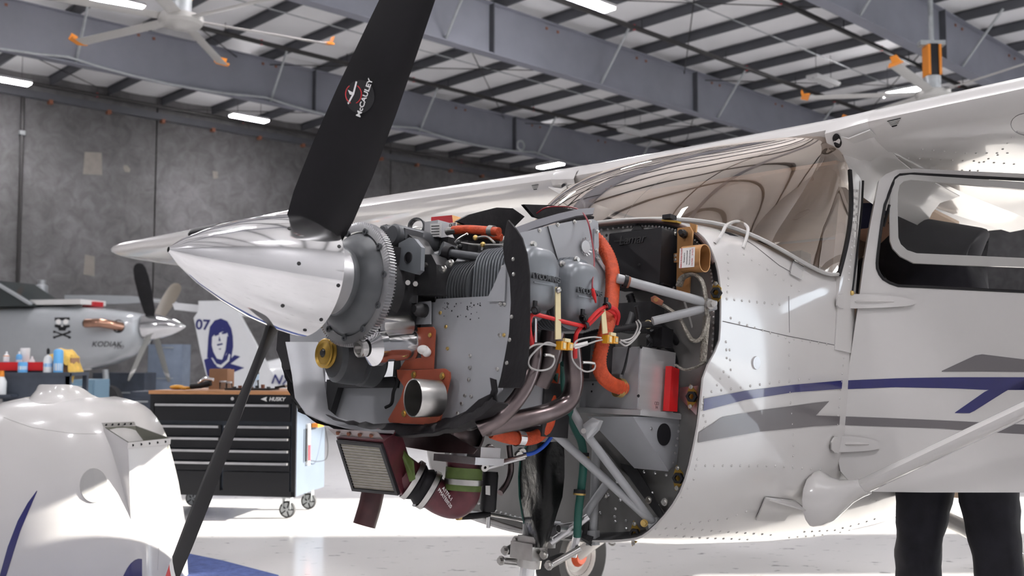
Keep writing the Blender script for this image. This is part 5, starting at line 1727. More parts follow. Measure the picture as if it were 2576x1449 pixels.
# braided bonding straps
def strap(pts, w=.009):
    return MB().tube(cr([A(a, b, X=c) for a, b, c in pts], 6), w, 10, flat=.45).build('braided_strap', 'braid', plane)
strap([(1708, 720, -.05), (1718, 698, -.055), (1745, 690, -.06), (1766, 708, -.055), (1776, 755, -.045), (1778, 810, -.04), (1770, 845, -.04), (1755, 857, -.045)], .0115)
strap([(1655, 762, -.10), (1680, 776, -.095), (1708, 798, -.085), (1726, 832, -.07), (1742, 856, -.06), (1762, 852, -.05), (1774, 820, -.045), (1780, 790, -.045)], .0115)
strap([(1778, 795, -.035), (1772, 860, -.035), (1768, 912, -.03)], .0115)
strap([(1700, 918, -.06), (1722, 930, -.055), (1750, 924, -.045), (1776, 910, -.03)], .008)
plate('copper_lug', [(1637, 748), (1647, 743), (1668, 757), (1664, 768), (1650, 765), (1638, 758)], .003, mat('copper', (.55, .24, .16), .4, .7), plane, X=-.112)
MB().cyl(A(1650, 754, X=-.112), A(1650, 754, X=-.116), .006, n=12).build('lug_rivet', 'gold', plane)
hose('ground_wire', [(1722, 760, -.47), (1735, 800, -.47), (1745, 840, -.46)], .003, 'greywire', plane, 6)
MB().cyl(A(1709, 722, Y=-.44), A(1722, 726, Y=-.44), .012, n=12).build('strap_terminal', 'steel', plane)
hose('relay_lead', [(1712, 745, -.43), (1722, 738, -.43), (1726, 728, -.43)], .004, 'redwire', plane, 8)
# clutter between engine and firewall
cl = MB()
for (a, b, X, s) in ((1480, 850, -.16, .05), (1560, 880, -.10, .04), (1650, 850, -.08, .05), (1400, 905, -.3, .05), (1420, 960, -.2, .05)):
    pass
for i, (a, b, X, dx, dy, dz, m, nm) in enumerate(((1610, 800, -.05, .06, .12, .08, 'enginedark', 'oil_cooler'), (1660, 850, -.08, .05, .05, .05, 'black', 'relay'), (1480, 900, -.20, .10, .10, .12, 'enginedark', 'accessory_case'), (1345, 1030, -.30, .10, .16, .14, 'enginedark', 'oil_sump'), (1310, 990, -.38, .12, .10, .16, 'baffle', 'sump_side'))):
    MB().box(A(a, b, X=X), (dx, dy, dz)).build(nm, m, plane, ang=0)
for pts, r, m in (([(1400, 940, -.26), (1392, 1000, -.24), (1388, 1060, -.22)], .006, 'teal'), ([(1420, 915, -.34), (1422, 980, -.30), (1440, 1060, -.26), (1462, 1110, -.25), (1468, 1160, -.25), (1462, 1230, -.24), (1455, 1290, -.23), (1452, 1350, -.22)], .0115, 'teal'), ([(1412, 1050, -.24), (1400, 1075, -.24), (1375, 1115, -.23), (1345, 1138, -.22), (1318, 1144, -.21)], .0055, 'blue')):
    hose('fluid_hose', pts, r, m, plane, 12)
for q in ((1467, 1145), (1458, 1238)):
    band('hose_band', A(*q, Y=-.25), (0, 0, 1), .012, .014, 'black', plane, .004)
    band('hose_band', A(q[0], q[1] + 5, Y=-.25), (0, 0, 1), .012, .005, 'brass', plane, .005)
# relay harness behind
for pts in (((1640, 830), (1650, 845), (1655, 870), (1660, 890)), ((1665, 830), (1668, 850), (1672, 870), (1690, 880)), ((1690, 880), (1700, 905), (1705, 930)), ((1630, 845), (1640, 862), (1632, 875)), ((1600, 770), (1605, 800), (1600, 830))):
    hose('harness_wire', [(a, b, -.42) for a, b in pts], .006, 'black', plane, 8)
for q in ((1650, 832), (1665, 848)):
    band('cable_tie', A(*q, Y=-.42), (.2, 0, 1), .013, .004, 'label', plane, .002)

# ---- nose gear: drag cover, collar, strut, links
M['glossblack'] = mat('glossy_black_vinyl', (.003, .0035, .0035), .3, bump=.45, bscale=26, spec=.3)
R = []
for py, xl, xr in ((1112, 1330, 1418), (1150, 1310, 1420), (1200, 1306, 1420), (1250, 1308, 1415), (1290, 1314, 1402), (1330, 1322, 1390), (1360, 1332, 1382), (1378, 1342, 1374)):
    row = []
    for k in range(9):
        t = k / 8
        px = lerp(xl, xr, t)
        X = -.18 - .05 * math.sin(math.pi * t) + .01 * math.sin(py * .11 + t * 9)
        row.append(A(px, py, X=X))
    R.append(row)
cv = MB().thick(R, .003).build('nose_gear_cover', 'glossblack', plane, ang=60)
MB().tube([r[0] for r in R], .004, 6).build('cover_edge', 'teal', cv)
ng = MB()
top_, bot_ = A(1345, 1300, X=-.17), A(1318, 1600, X=-.17)
ng.cyl(A(1338, 1372, X=-.17), A(1330, 1425, X=-.17), .034, n=20)
ng.box(A(1330, 1385, X=-.19), (.06, .085, .045))
ng.box(A(1350, 1362, X=-.17), (.08, .07, .03))
nose = ng.build('nose_gear_collar', 'steel', plane, ang=30)
MB().cyl(A(1328, 1420, X=-.17), A(1310, 1640, X=-.17), .0235, n=20).build('nose_strut', 'chrome', nose)
MB().cyl(A(1345, 1180, X=-.12), A(1338, 1380, X=-.165), .028, n=16).build('strut_cylinder', 'tube', nose)
for a, b, r, m in (((1262, 1410), (1340, 1418), .010, 'steel'), ((1278, 1385), (1310, 1365), .012, 'enginedark'), ((1380, 1425), (1460, 1380), .009, 'steel'), ((1375, 1415), (1415, 1402), .013, 'enginedark'), ((1385, 1365), (1480, 1300), .010, 'alu'), ((1388, 1360), (1455, 1330), .008, 'alu'), ((1405, 1330), (1452, 1328), .010, 'alu')):
    MB().cyl(A(*a, X=-.17), A(*b, X=-.10), r, n=10).build('steering_link', m, nose)
for q in ((1262, 1410), (1272, 1385), (1300, 1360), (1382, 1422), (1370, 1395)):
    b = MB()
    bolt(b, A(*q, X=-.185), FWD, .009, .012)
    b.build('link_bolt', 'steel', nose)
hose('nose_fork', [A(1318, 1560, X=-.17), A(1322, 1600, X=-.2), A(1315, 1700, X=-.21)], .03, 'white', nose, 10, raw=True)
cw = AIR.inverted() @ Vector((0, 0, 0))
# wheel of the nose gear stands on the floor below the frame
gz = AIR.inverted().to_3x3() @ Vector((0, 0, 1))
pp = A(1310, 1600, X=-.19)
wpt = AIR @ pp
wpt.z = .19
wc = AIR.inverted() @ wpt
nw_ = MB().lathe([(.07, -.05), (.11, -.065), (.16, -.06), (.185, -.03), (.188, 0), (.185, .03), (.16, .06), (.11, .065), (.07, .05)], wc, (0, 1, 0), 32, True).build('nose_wheel', 'tyre', nose)
MB().lathe([(0, -.04), (.06, -.04), (.09, -.055), (.11, -.06), (.11, .06), (.09, .055), (.06, .04), (0, .04)], wc, (0, 1, 0), 24).build('wheel_rim', 'white', nw_)
# bracket frame and torque tube by the firewall bottom
for pts, r, m in (([(1405, 1330, -.1), (1450, 1322, -.1), (1455, 1335, -.1), (1440, 1400, -.1)], .012, 'alu'), ([(1472, 1310, -.06), (1468, 1350, -.06), (1490, 1362, -.06)], .014, 'enginedark')):
    MB().tube(PXp(pts), r, 8).build('gear_bracket', m, nose)
plate('rudder_bar_bracket', [(1474, 1335), (1497, 1335), (1497, 1372), (1474, 1372)], .02, 'tube', nose, X=-.06)
hose('belly_rail', [A(1040, 1270, X=.0), A(1300, 1305, X=.0), A(1420, 1318, X=.0)], .006, 'tube', plane, 8, raw=True)
hose('tow_ring', [A(1540 + 9 * math.cos(k * .6), 1362 + 9 * math.sin(k * .6), X=.05) for k in range(0, 7)], .003, 'steel', fuse, 6, 3, raw=True)

# ================================================================== removed lower cowling standing on its end, blue mat
def wray(px, py):
    return (Wp(px, py, 1.0) - CAM_W.translation)
DC = 5.25
def cxz(px, py, D=DC):
    p = Wp(px, py, D)
    return p
C0 = Vector((-2.316, DC, 0))
wz = [(0.0, .605), (.32, .5775), (.488, .546), (.614, .5145), (.761, .4725), (.866, .41), (.905, .36), (.929, .315), (.945, .26), (.956, .21)]
cowl = thing('engine_cowling', 'white lower engine cowling with air scoop standing on end on the floor at left', 'engine cowling', (C0.x, C0.y, 0))
rowsC = []
zs = [0.0, .06, .12, .2, .3, .4, .5, .58, .66, .73, .79, .84, .88, .905, .929, .945, .956]
for z in zs:
    w = interp(wz, z)
    dep = .50 * (w / .605) ** .75
    row = []
    for k in range(33):
        a = math.radians(lerp(-100, 100, k / 32))
        s, c = math.sin(a), math.cos(a)
        row.append(Vector((w * math.copysign(abs(s) ** .85, s), -dep * math.copysign(abs(c) ** .8, c), z + .03 * math.exp(-((w * s + .50) / .1) ** 2) * sm(.8, .96, z))))
    rowsC.append(row)
shell = MB().thick(rowsC, -.008).build('cowl_shell', 'white', cowl, ang=60)
bvc = BVHTree.FromPolygons([tuple(p + cowl.location) for r in rowsC for p in r], [(i * 33 + j, i * 33 + j + 1, (i + 1) * 33 + j + 1, (i + 1) * 33 + j) for i in range(len(rowsC) - 1) for j in range(32)])
def sc(px, py, off=0.0):
    d = wray(px, py).normalized()
    h = bvc.ray_cast(CAM_W.translation, d)
    if h[0] is None:
        return None
    n = h[1] if h[1].dot(d) < 0 else -h[1]
    return h[0] + n * off - cowl.location
# collar at the propeller end
R = []
for k in range(15):
    a = math.radians(lerp(-78, 78, k / 14))
    x, y = .20 * math.sin(a), -.30 * math.cos(a) + .02
    e = abs(math.sin(a)) ** 6
    R.append([Vector((x * 1.15, y * 1.06, .935 - .03 * e)), Vector((x * .93, y * .93, .962 - .02 * e)), Vector((x * .78, y * .86, 1.0 - .05 * e)), Vector((x * .72, y * .84, 1.026 - .08 * e))])
col_ = MB().thick(R, .006).build('nose_collar', 'white', cowl, ang=60)
mb = MB()
mb.prism([R[1][2] + Vector((-.004, -.003, 0)), R[1][3] + Vector((-.004, -.003, 0)), R[0][3] + Vector((-.03, .0, -.01)), R[0][1] + Vector((-.035, 0, -.02))], Vector((0, .003, 0)))
mb.build('flange_strip', 'pulley', cowl, ang=0)
# air scoop: rim with holes, hollow inside
q = [(258, 1076), (337, 1073), (379, 1117), (300, 1124)]
off = [.012, .012, .115, .115]
rim = [sc(x, y, o) for (x, y), o in zip(q, off)]
base = [sc(262, 1090, -.004), sc(345, 1080, -.004), sc(352, 1300, .0), sc(330, 1312, .0)]
mb = MB()
side = []
mb.add([rim[2], rim[3], base[3], base[2]], [(0, 1, 2, 3)])
mb.add([rim[3], rim[0], base[0], base[3]], [(0, 1, 2, 3)])
mb.add([rim[1], rim[2], base[2], sc(392, 1140, -.004)], [(0, 1, 2, 3)])
scoop = mb.build('air_scoop', 'white', cowl, ang=60)
inn = [p + (sum(rim, Vector()) / 4 - p) * .06 for p in rim]
dwn = [p + Vector((0, .03, -.13)) for p in inn]
MB().add(inn + dwn, [(0, 1, 5, 4), (1, 2, 6, 5), (2, 3, 7, 6), (3, 0, 4, 7), (4, 5, 6, 7)]).build('scoop_duct', mat('primer_grey_green', (.19, .19, .16), .6), scoop, ang=0)
for a, b in ((rim[0], rim[1]), (rim[3], rim[2])):
    up_ = Vector((0, -.02, .02)) if a is rim[0] else Vector((0, -.006, -.03))
    f = MB().prism([a, b, b + up_, a + up_], Vector((0, .003, 0))).build('scoop_flange', 'white', scoop, ang=0)
    for k in range(5):
        c = a.lerp(b, .12 + .19 * k) + up_ * .5 + Vector((0, -.002, 0))
        MB().cyl(c, c + Vector((0, -.002, 0)), .006, n=8).build('rivet_hole', 'black', f)
# round recess, stripe, lower arch
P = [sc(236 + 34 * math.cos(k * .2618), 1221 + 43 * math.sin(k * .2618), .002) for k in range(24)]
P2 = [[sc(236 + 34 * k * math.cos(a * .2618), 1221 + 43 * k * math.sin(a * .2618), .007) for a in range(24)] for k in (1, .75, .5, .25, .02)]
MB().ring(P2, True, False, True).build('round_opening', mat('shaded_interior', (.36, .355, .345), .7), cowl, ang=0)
MB().tube(P, .0025, 5, closed=True).build('opening_edge', 'white', cowl)
def scl(px, py, off):
    return sc(px, py, off)
up = [(0, 1447), (20, 1375), (45, 1310), (70, 1265), (93, 1234)]
lo = [(0, 1500), (25, 1420), (52, 1335), (75, 1280), (94, 1236)]
R = [[scl(*a, .002), scl(lerp(a[0], b[0], .5), lerp(a[1], b[1], .5), .002), scl(*b, .002)] for a, b in zip(up, lo)]
MB().grid([r for r in R if None not in r]).build('blue_stripe', 'navy', cowl, ang=80)
R = []
for k in range(11):
    t = k / 10
    x = lerp(310, 404, t)
    yt = 1500 - 95 * math.sin(math.pi * min(1, .12 + t * .88)) ** .6
    R.append([scl(x, yt, .002), scl(x, (yt + 1500) / 2, .002), scl(x, 1500, .002)])
MB().grid([r for r in R if None not in r]).build('blue_flash', 'navy', cowl, ang=80)
def scs(path, r=.0012):
    pts = [scl(lerp(a[0], b[0], k / 6), lerp(a[1], b[1], k / 6), .0006) for a, b in zip(path, path[1:]) for k in range(6)]
    MB().tube([p for p in pts if p is not None], r, 4).build('skin_seam', 'seal', cowl)
scs([(10, 1050), (80, 1075), (180, 1090), (255, 1092)])
scs([(400, 1360), (396, 1449)])
# blue mat
M['mat'] = mat('blue_blanket', (.055, .085, .24), .9, noise=.25, nscale=30, bump=.6, bscale=60)
mp_ = [WZ(478, 1398, 0), WZ(560, 1415, 0), WZ(700, 1452, 0), WZ(760, 1560, 0), WZ(300, 1640, 0), WZ(-250, 1600, 0), WZ(-150, 1430, 0)]
tag(MB().prism([Vector((p.x, p.y, .004)) for p in mp_], (0, 0, .008)).build('floor_blanket', 'mat', ang=0), 'blue blanket spread on the floor under the white cowling', 'blanket')

# ================================================================== rolling tool chest
M['chest'] = mat('black_powder_coat', (.009, .0095, .012), .42, noise=.05, spec=.35)
M['chestside'] = mat('blue_grey_powder_coat', (.085, .105, .135), .4, noise=.04)
M['wood'] = mat('oiled_wood_top', (.45, .22, .10), .45, noise=.15, nscale=5, stretch=(1, 12, 12))
CO = Vector((-1.555, 7.2, 0))
ya = math.radians(9.6)
CX = Vector((math.cos(ya), -math.sin(ya), 0))
CY = Vector((math.sin(ya), math.cos(ya), 0))
W_, DP, ZB_, ZT_ = 1.13, .60, .165, .895
chest = thing('tool_chest', 'black rolling tool chest with wooden top behind the propeller', 'tool chest', CO - CX * (W_ / 2))
def ch(x, y, z):
    """x from the right edge leftwards negative, y depth, z"""
    return CX * (x + W_ / 2) + CY * y + UP * z
mb = MB()
mb.box(ch(-W_ / 2, DP / 2 + .01, (ZB_ + ZT_) / 2), (W_ - .004, DP - .02, ZT_ - ZB_), (CX, CY, UP))
mb.build('cabinet_body', 'chestside', chest, ang=0)
mb = MB()
for x in (-.012, -W_ + .012, ):
    mb.box(ch(x, .005, (ZB_ + ZT_) / 2), (.03, .02, ZT_ - ZB_), (CX, CY, UP))
mb.box(ch(-W_ / 2, .005, ZB_ + .018), (W_, .02, .04), (CX, CY, UP))
mb.build('front_frame', 'chest', chest, ang=0)
mb = MB()
mb.box(ch(-W_ / 2, DP / 2 - .005, ZT_ + .012), (W_ + .02, DP + .03, .026), (CX, CY, UP))
mb.build('wood_top', 'wood', chest, ang=0)
def drawer(x0, x1, z0, z1, handle=True, logo=False):
    mb = MB()
    mb.box(ch((x0 + x1) / 2, -.004, (z0 + z1) / 2), (x1 - x0, .022, z1 - z0), (CX, CY, UP))
    d = mb.build('drawer', 'chest', chest, ang=0)
    if handle:
        mb = MB()
        mb.box(ch((x0 + x1) / 2, -.026, z1 - .012), (x1 - x0 - .02, .022, .016), (CX, CY, UP))
        mb.build('drawer_handle', 'alu', d, ang=0)
    if logo:
        lettering('HUSKY', .038, ch(-.14, -.0165, z1 + .033), CX, UP, 'whiteink', d, .0005, shear=.25, bold=.001)
        o = ch(-.235, -.0165, z1 + .033)
        mb = MB()
        mb.add([o + CX * a + UP * b for a, b in ((-.03, 0), (0, .012), (.02, .018), (.012, 0), (.02, -.018), (0, -.010))], [tuple(range(6))])
        mb.build('logo_mark', 'whiteink', d, ang=0)
        mb = MB()
        mb.cyl(ch(-.48, -.016, z1 + .035), ch(-.48, -.022, z1 + .035), .013, n=14)
        mb.build('lock', 'chrome', d)
    return d
mb = MB()
mb.box(ch(-W_ / 2, -.002, .862), (W_ - .06, .02, .062), (CX, CY, UP))
mb.build('top_rail', 'chest', chest, ang=0)
drawer(-W_ + .04, -.04, .70, .828, True, True)
xm = -.555
for z1, z0 in ((.672, .592), (.585, .505), (.498, .418), (.411, .345)):
    drawer(-W_ + .04, xm - .012, z0, z1)
    drawer(xm + .012, -.04, z0, z1)
for x0, x1 in ((-W_ + .04, xm - .012), (xm + .012, -.04)):
    drawer(x0, x1, .20, .338, False)
# power strip, lamp and wire on the side
sd = ch(0.004, .28, .55)
mb = MB()
mb.box(ch(.010, .22, .52), (.02, .035, .30), (CX, CY, UP))
st_ = mb.build('tool_holder', 'label', chest, ang=0)
mb = MB()
mb.box(ch(.021, .22, .46), (.003, .034, .12), (CX, CY, UP))
mb.build('holder_label', 'redpaint', st_, ang=0)
mb = MB()
mb.cyl(ch(.014, .17, .40), ch(.014, .17, .64), .008, n=8)
mb.build('hanging_rod', 'black', chest)
MB().box(ch(.03, .36, .655), (.05, .12, .03), (CX, CY, UP)).build('amber_handle', 'fanorange', chest, ang=0)
MB().tube(cr([ch(.02, .25, .40), ch(.05, .33, .385), ch(.08, .42, .40), ch(.06, .50, .50), ch(.02, .55, .62)], 5), .003, 5).build('cord', 'black', chest)
for x in (-.09, -W_ + .09):
    for y in (.09, DP - .09):
        c = ch(x, y, 0)
        mb = MB()
        mb.box(c + UP * .155, (.07, .07, .012), (CX, CY, UP))
        mb.box(c + UP * .11 + CX * .028, (.006, .05, .09), (CX, CY, UP))
        mb.box(c + UP * .11 - CX * .028, (.006, .05, .09), (CX, CY, UP))
        f = mb.build('caster', 'galv', chest, ang=0)
        wheel = MB().lathe([(.05, -.017), (.058, -.014), (.062, 0), (.058, .014), (.05, .017)], c + UP * .063, CY, 24, True).build('caster_wheel', 'tyre', f)
        MB().lathe([(.0, -.014), (.05, -.012), (.05, .012), (.0, .014)], c + UP * .063, CY, 20).build('wheel_disc', 'galv', f)
        for k in range(5):
            a = k * 1.2566
            d = CX * math.cos(a) + UP * math.sin(a)
            MB().bar(c + UP * .063 + d * .012 - CY * .015, c + UP * .063 + d * .05 - CY * .015, .008, .004, CY).build('wheel_spoke', 'black', f, ang=0)
# things on the chest
ZC = ZT_ + .025
def on_chest(px, py):
    p = WZ(px, py, ZC)
    return p
M['plastic'] = glass('clear_plastic', (.86, .90, .94), 1.0, .05)
M['card'] = mat('cardboard', (.34, .19, .11), .8, noise=.1)
def chest_at(x, y):
    p = chest.location + ch(x, y, 0)
    return Vector((p.x, p.y, ZC))
o = thing('water_bottle', 'clear plastic water bottle standing on the wooden chest top', 'bottle', chest_at(-.50, .40))
MB().lathe([(.0, 0), (.03, 0), (.033, .006), (.033, .05), (.031, .055), (.033, .06), (.033, .125), (.028, .15), (.013, .175), (.012, .19)], (0, 0, 0), UP, 20).build('bottle_body', 'plastic', o)
MB().lathe([(.0335, .07), (.0338, .07), (.0338, .115), (.0335, .115)], (0, 0, 0), UP, 20, True).build('bottle_label', mat('pale_blue_print', (.45, .62, .78), .5), o)
MB().lathe([(0, .185), (.015, .185), (.015, .203), (0, .203)], (0, 0, 0), UP, 14).build('bottle_cap', 'label', o)
o = thing('cardboard_box', 'small brown cardboard box on the chest top left of the water bottle', 'box', chest_at(-.78, .42))
MB().box((0, 0, .075), (.15, .12, .15), (CX, CY, UP)).build('box_body', 'card', o, ang=0)
MB().box((-.01, 0, .152), (.15, .05, .006), (CX, CY, UP)).build('box_flap', 'card', o, ang=0)
for i, (x, y, r, h) in enumerate(((-.68, .24, .028, .055), (-.62, .22, .022, .05))):
    o = thing('glass_jar', ('wide' if i == 0 else 'narrow') + ' little clear jar on the chest top below the cardboard box', 'jar', chest_at(x, y))
    MB().lathe([(0, 0), (r, 0), (r, h), (r * .85, h + .006)], (0, 0, 0), UP, 16).build('jar_body', 'plastic', o)
    MB().lathe([(0, h), (r, h), (r, h + .012), (0, h + .012)], (0, 0, 0), UP, 16).build('jar_lid', 'alu', o)
o = thing('hand_tool', 'black and chrome bench tool lying on the chest top beside the jars', 'tool', chest_at(-.84, .20))
MB().tube([CX * -.08 + UP * .025, CX * .0 + UP * .03, CX * .08 + UP * .05], .022, 12).build('tool_body', 'black', o)
MB().tube([CX * -.02 + UP * .05, CX * .03 + UP * .085, CX * .10 + UP * .075], .014, 10).build('tool_head', 'chrome', o)
o = thing('work_glove', 'yellow glove lying at the left end of the wooden chest top', 'glove', chest_at(-1.03, .2))
MB().ball((0, 0, .018), (.06, .04, .018)).build('glove_palm', 'yellow', o)
for k in range(4):
    MB().tube([CX * .03 + CY * (.03 - .02 * k) + UP * .016, CX * .09 + CY * (.035 - .022 * k) + UP * .01], .010, 8).build('glove_finger', 'yellow', o)
o = thing('parts_tray', 'flat black tray of dark parts along the chest top', 'tray', chest_at(-.42, .18))
MB().box((0, 0, .008), (.36, .16, .012), (CX, CY, UP)).build('tray_base', 'black', o, ang=0)
for k in range(7):
    MB().cyl(CX * (-.14 + .045 * k) + UP * .014, CX * (-.14 + .045 * k) + UP * (.025 + .008 * (k % 3)), .014, n=10).build('part', 'rust' if k % 2 else 'enginedark', o)
o = thing('pliers', 'dark pliers on the right end of the wooden chest top', 'pliers', chest_at(-.14, .16))
MB().tube(cr([CX * -.09 + UP * .02, UP * .03, CX * .09 + CY * .03 + UP * .02], 4), .009, 8).build('plier_handle', 'rubber', o)
MB().tube(cr([CX * -.09 + CY * .05 + UP * .02, UP * .035, CX * .08 - CY * .03 + UP * .02], 4), .009, 8).build('plier_handle', 'rubber', o)
MB().ball((0, 0, .035), .014).build('plier_joint', 'alu', o)

# ================================================================== grey turboprop in the background
KD = 20.0
M['kgrey'] = mat('pale_grey_aircraft_paint', (.42, .44, .455), .22, coat=.8, noise=.02)
M['copper'] = mat('heat_coloured_stack', (.44, .25, .18), .25, 1.0, noise=.2, nscale=4)
kb = Wp(385, 820, KD)
kd = thing('turboprop_airplane', 'pale grey turboprop airplane with four-blade propeller behind the tool chest', 'airplane', (kb.x, kb.y, 0))
KX = Vector((math.cos(math.radians(-14)), math.sin(math.radians(-14)), 0))     # towards its nose
KY = Vector((-KX.y, KX.x, 0))
def kz(py, D=KD):
    return EYE + (900 - py) * D / FPX
def kp(s, y, z):
    return KX * s + KY * y + UP * z
def ks(px):
    return (px - 385) * KD / FPX / KX.x
rg = []
for px, tp_, bt, hw in ((364, 793, 862, .30), (352, 788, 874, .40), (325, 783, 895, .48), (280, 777, 915, .54), (210, 771, 931, .60), (120, 766, 938, .64), (20, 764, 944, .66), (-120, 764, 950, .68), (-400, 764, 950, .68)):
    zt_, zb_ = kz(tp_), kz(bt)
    c = (zt_ + zb_) / 2
    rg.append([kp(ks(px), hw * math.copysign(abs(math.cos(a)) ** .75, math.cos(a)), c + (zt_ - zb_) / 2 * math.copysign(abs(math.sin(a)) ** .8, math.sin(a))) for a in [2 * math.pi * k / 32 for k in range(32)]])
kf = MB().ring(rg).build('cowl_and_fuselage', 'kgrey', kd, ang=50)
kbv = BVHTree.FromPolygons([tuple(p + kd.location) for r in rg for p in r], [(i * 32 + j, i * 32 + (j + 1) % 32, (i + 1) * 32 + (j + 1) % 32, (i + 1) * 32 + j) for i in range(len(rg) - 1) for j in range(32)])
def sk(px, py, off=0.0):
    d = wray(px, py).normalized()
    h = kbv.ray_cast(CAM_W.translation, d)
    if h[0] is None:
        return None
    n = h[1] if h[1].dot(d) < 0 else -h[1]
    return h[0] + n * off - kd.location
zc_ = kz(822)
spn = MB().lathe([(.0, 0), (.02, .02), (.09, .14), (.17, .34), (.23, .55), (.27, .75), (.28, .86), (0, .86)], kp(ks(475), 0, zc_), -KX, 36).build('spinner', 'chrome', kd, ang=60)
hubc = kp(ks(385), 0, zc_)
for i, (px, py, px2, py2) in enumerate(((380, 800, 348, 668), (392, 800, 438, 706), (378, 845, 335, 955), (392, 845, 418, 962))):
    t = Wp(px2, py2, KD - kd.location.y * 0) - kd.location
    # blade tip kept in the propeller disc: solve the lateral offset from the pixel column
    lat = {0: -.55, 1: .85, 2: -.75, 3: .60}[i]
    zt_ = kz(py2)
    tip = hubc + KY * lat + UP * (zt_ - zc_) + KX * 0
    # slide along the axis so that it projects onto the measured column
    def colpx(p):
        q = CAM_W.inverted() @ (p + kd.location)
        return 1288 + FPX * q.x / -q.z
    sh_ = (px2 - colpx(tip)) * KD / FPX * .35
    d = (tip - hubc)
    ax_ = d.normalized()
    L = 1.22
    tw = []
    side_ = ax_.cross(KX).normalized()
    for r, c, b in ((.12, .10, 75), (.3, .22, 68), (.6, .27, 62), (.95, .27, 58), (1.12, .23, 55), (1.19, .16, 54), (1.22, .05, 54)):
        cd = side_ * math.cos(math.radians(b)) + KX * math.sin(math.radians(b))
        nn = ax_.cross(cd)
        rr = r * d.length / L
        tw.append([hubc + ax_ * rr + cd * (x * c) + nn * (y * .03) for x, y in ((-.5, 0), (-.2, .5), (.2, .4), (.5, 0), (.2, -.3), (-.2, -.4))])
    blm = 'blade' if i == 0 else ('kbrown' if i == 1 else 'kblade')
    M.setdefault('kbrown', mat('brown_grey_blade_paint', (.14, .12, .095), .4))
    M.setdefault('kblade', mat('grey_blade_paint', (.33, .33, .31), .4))
    b_ = MB().ring(tw).build('propeller_blade', blm, kd, ang=50)
    if i > 1:
        S = [[p.lerp(q, t2) for p, q in zip(tw[3], tw[4])] for t2 in (.3, .8)]
        S = [[sum(s_, Vector()) / 6 + (p - sum(s_, Vector()) / 6) * 1.04 for p in s_] for s_ in S]
        MB().ring(S, True, False, False).build('blade_tip_band', 'label', b_)
ex0, ex1 = sk(305, 822, -.05), sk(230, 820, .22)
MB().tube(cr([ex0, sk(285, 820, .10), sk(262, 819, .20), ex1], 5), .088, 18).build('exhaust_stack', 'copper', kd)
MB().lathe([(0, 0), (.075, 0), (.075, .01), (0, .01)], ex1 - KX * .004, -KX, 16).build('stack_mouth', 'black', kd)
P = [sk(298 + 16 * math.cos(k * .3927), 821 + 17 * math.sin(k * .3927), .004) for k in range(16)]
if None not in P:
    MB().add(P, [tuple(range(16))]).build('stack_cutout', 'black', kd, ang=0)
def kpoly(name, pts, m, off=.006):
    P = [sk(x, y, off) for x, y in pts]
    if None not in P:
        MB().add(P, [tuple(range(len(P)))]).build(name, m, kd, ang=0)
kpoly('skull_emblem', [(138, 799), (176, 799), (176, 823), (168, 825), (165, 832), (149, 832), (146, 825), (138, 823)], 'ink')
kpoly('skull_eye', [(141, 806), (148, 803), (154, 806), (154, 814), (148, 817), (142, 814)], 'label', .010)
kpoly('skull_eye', [(160, 806), (166, 803), (173, 806), (172, 814), (166, 817), (160, 814)], 'label', .010)
kpoly('skull_nose', [(157, 817), (160, 822), (154, 822)], 'label', .010)
kpoly('crossed_wrench', [(138, 836), (141, 834), (176, 846), (174, 850)], 'ink')
kpoly('crossed_wrench', [(138, 846), (140, 850), (177, 838), (174, 834)], 'ink')
for q in ((138, 835), (176, 835), (138, 849), (176, 849)):
    kpoly('wrench_jaw', [(q[0] - 4, q[1] - 3), (q[0] + 1, q[1] - 3), (q[0] + 4, q[1]), (q[0], q[1] + 3), (q[0] - 4, q[1] + 2)], 'ink')
_o = sk(268, 866, .012)
lettering('KODIAK', .15, _o, sk(285, 866, 0) - sk(250, 866, 0), sk(268, 858, 0) - sk(268, 874, 0), 'ink', kd, .001, shear=.3, width=1.05)
_o = sk(297, 873, .012)
lettering('100', .11, _o, sk(310, 873, 0) - sk(285, 873, 0), sk(297, 866, 0) - sk(297, 880, 0), 'greystripe', kd, .001, shear=.3, width=1.2)
kpoly('panel_line', [(26, 766), (27, 766), (27, 930), (26, 930)], 'seal', .004)
# windshield and cabin roof
def kq(px, py, y):
    return kp(ks(px), y, kz(py))
mb = MB()
mb.ring([[kq(px, py0, s * w) for s, py0 in ((-1, b0), (-1, t0), (1, t0), (1, b0))] for px, t0, b0, w in ((88, 763, 770, .55), (-20, 702, 770, .6), (-300, 690, 770, .62))])
mb.build('windshield', mat('dark_cabin_glass', (.05, .06, .06), .1, coat=.8), kd, ang=20)
for s in (-1,):
    MB().bar(kq(90, 764, s * .57), kq(-22, 702, s * .62), .10, .05).build('windshield_frame', 'kgrey', kd, ang=0)
MB().ring([[kq(px, py, y) for px, py in ((-40, 726), (40, 722), (150, 730), (205, 742), (150, 748), (-40, 746))] for y in (-.6, -4.5)]) if False else None
mb = MB()
wtip = []
for px, t0, b0 in ((205, 738, 742), (190, 730, 745), (150, 726, 747), (60, 722, 748), (-60, 720, 748)):
    wtip.append([kq(px, t0, 2.0), kq(px, b0, 2.0), kq(px, b0, 3.2), kq(px, t0, 3.2)])
mb.ring(wtip)
mb.build('wing', 'kgrey', kd, ang=40)
MB().box(kq(100, 759, 0), (1.9, .8, .10), (KX, KY, UP)).build('cowl_cover', 'label', kd, ang=0)
MB().box(kq(205, 763, .1), (.28, .3, .10), (KX, KY, UP)).build('intake_plug', 'redpaint', kd, ang=0)
MB().cyl(kp(ks(255), 0, kz(930)), kp(ks(265), 0, .2), .06, n=10).build('nose_leg', 'galv', kd)
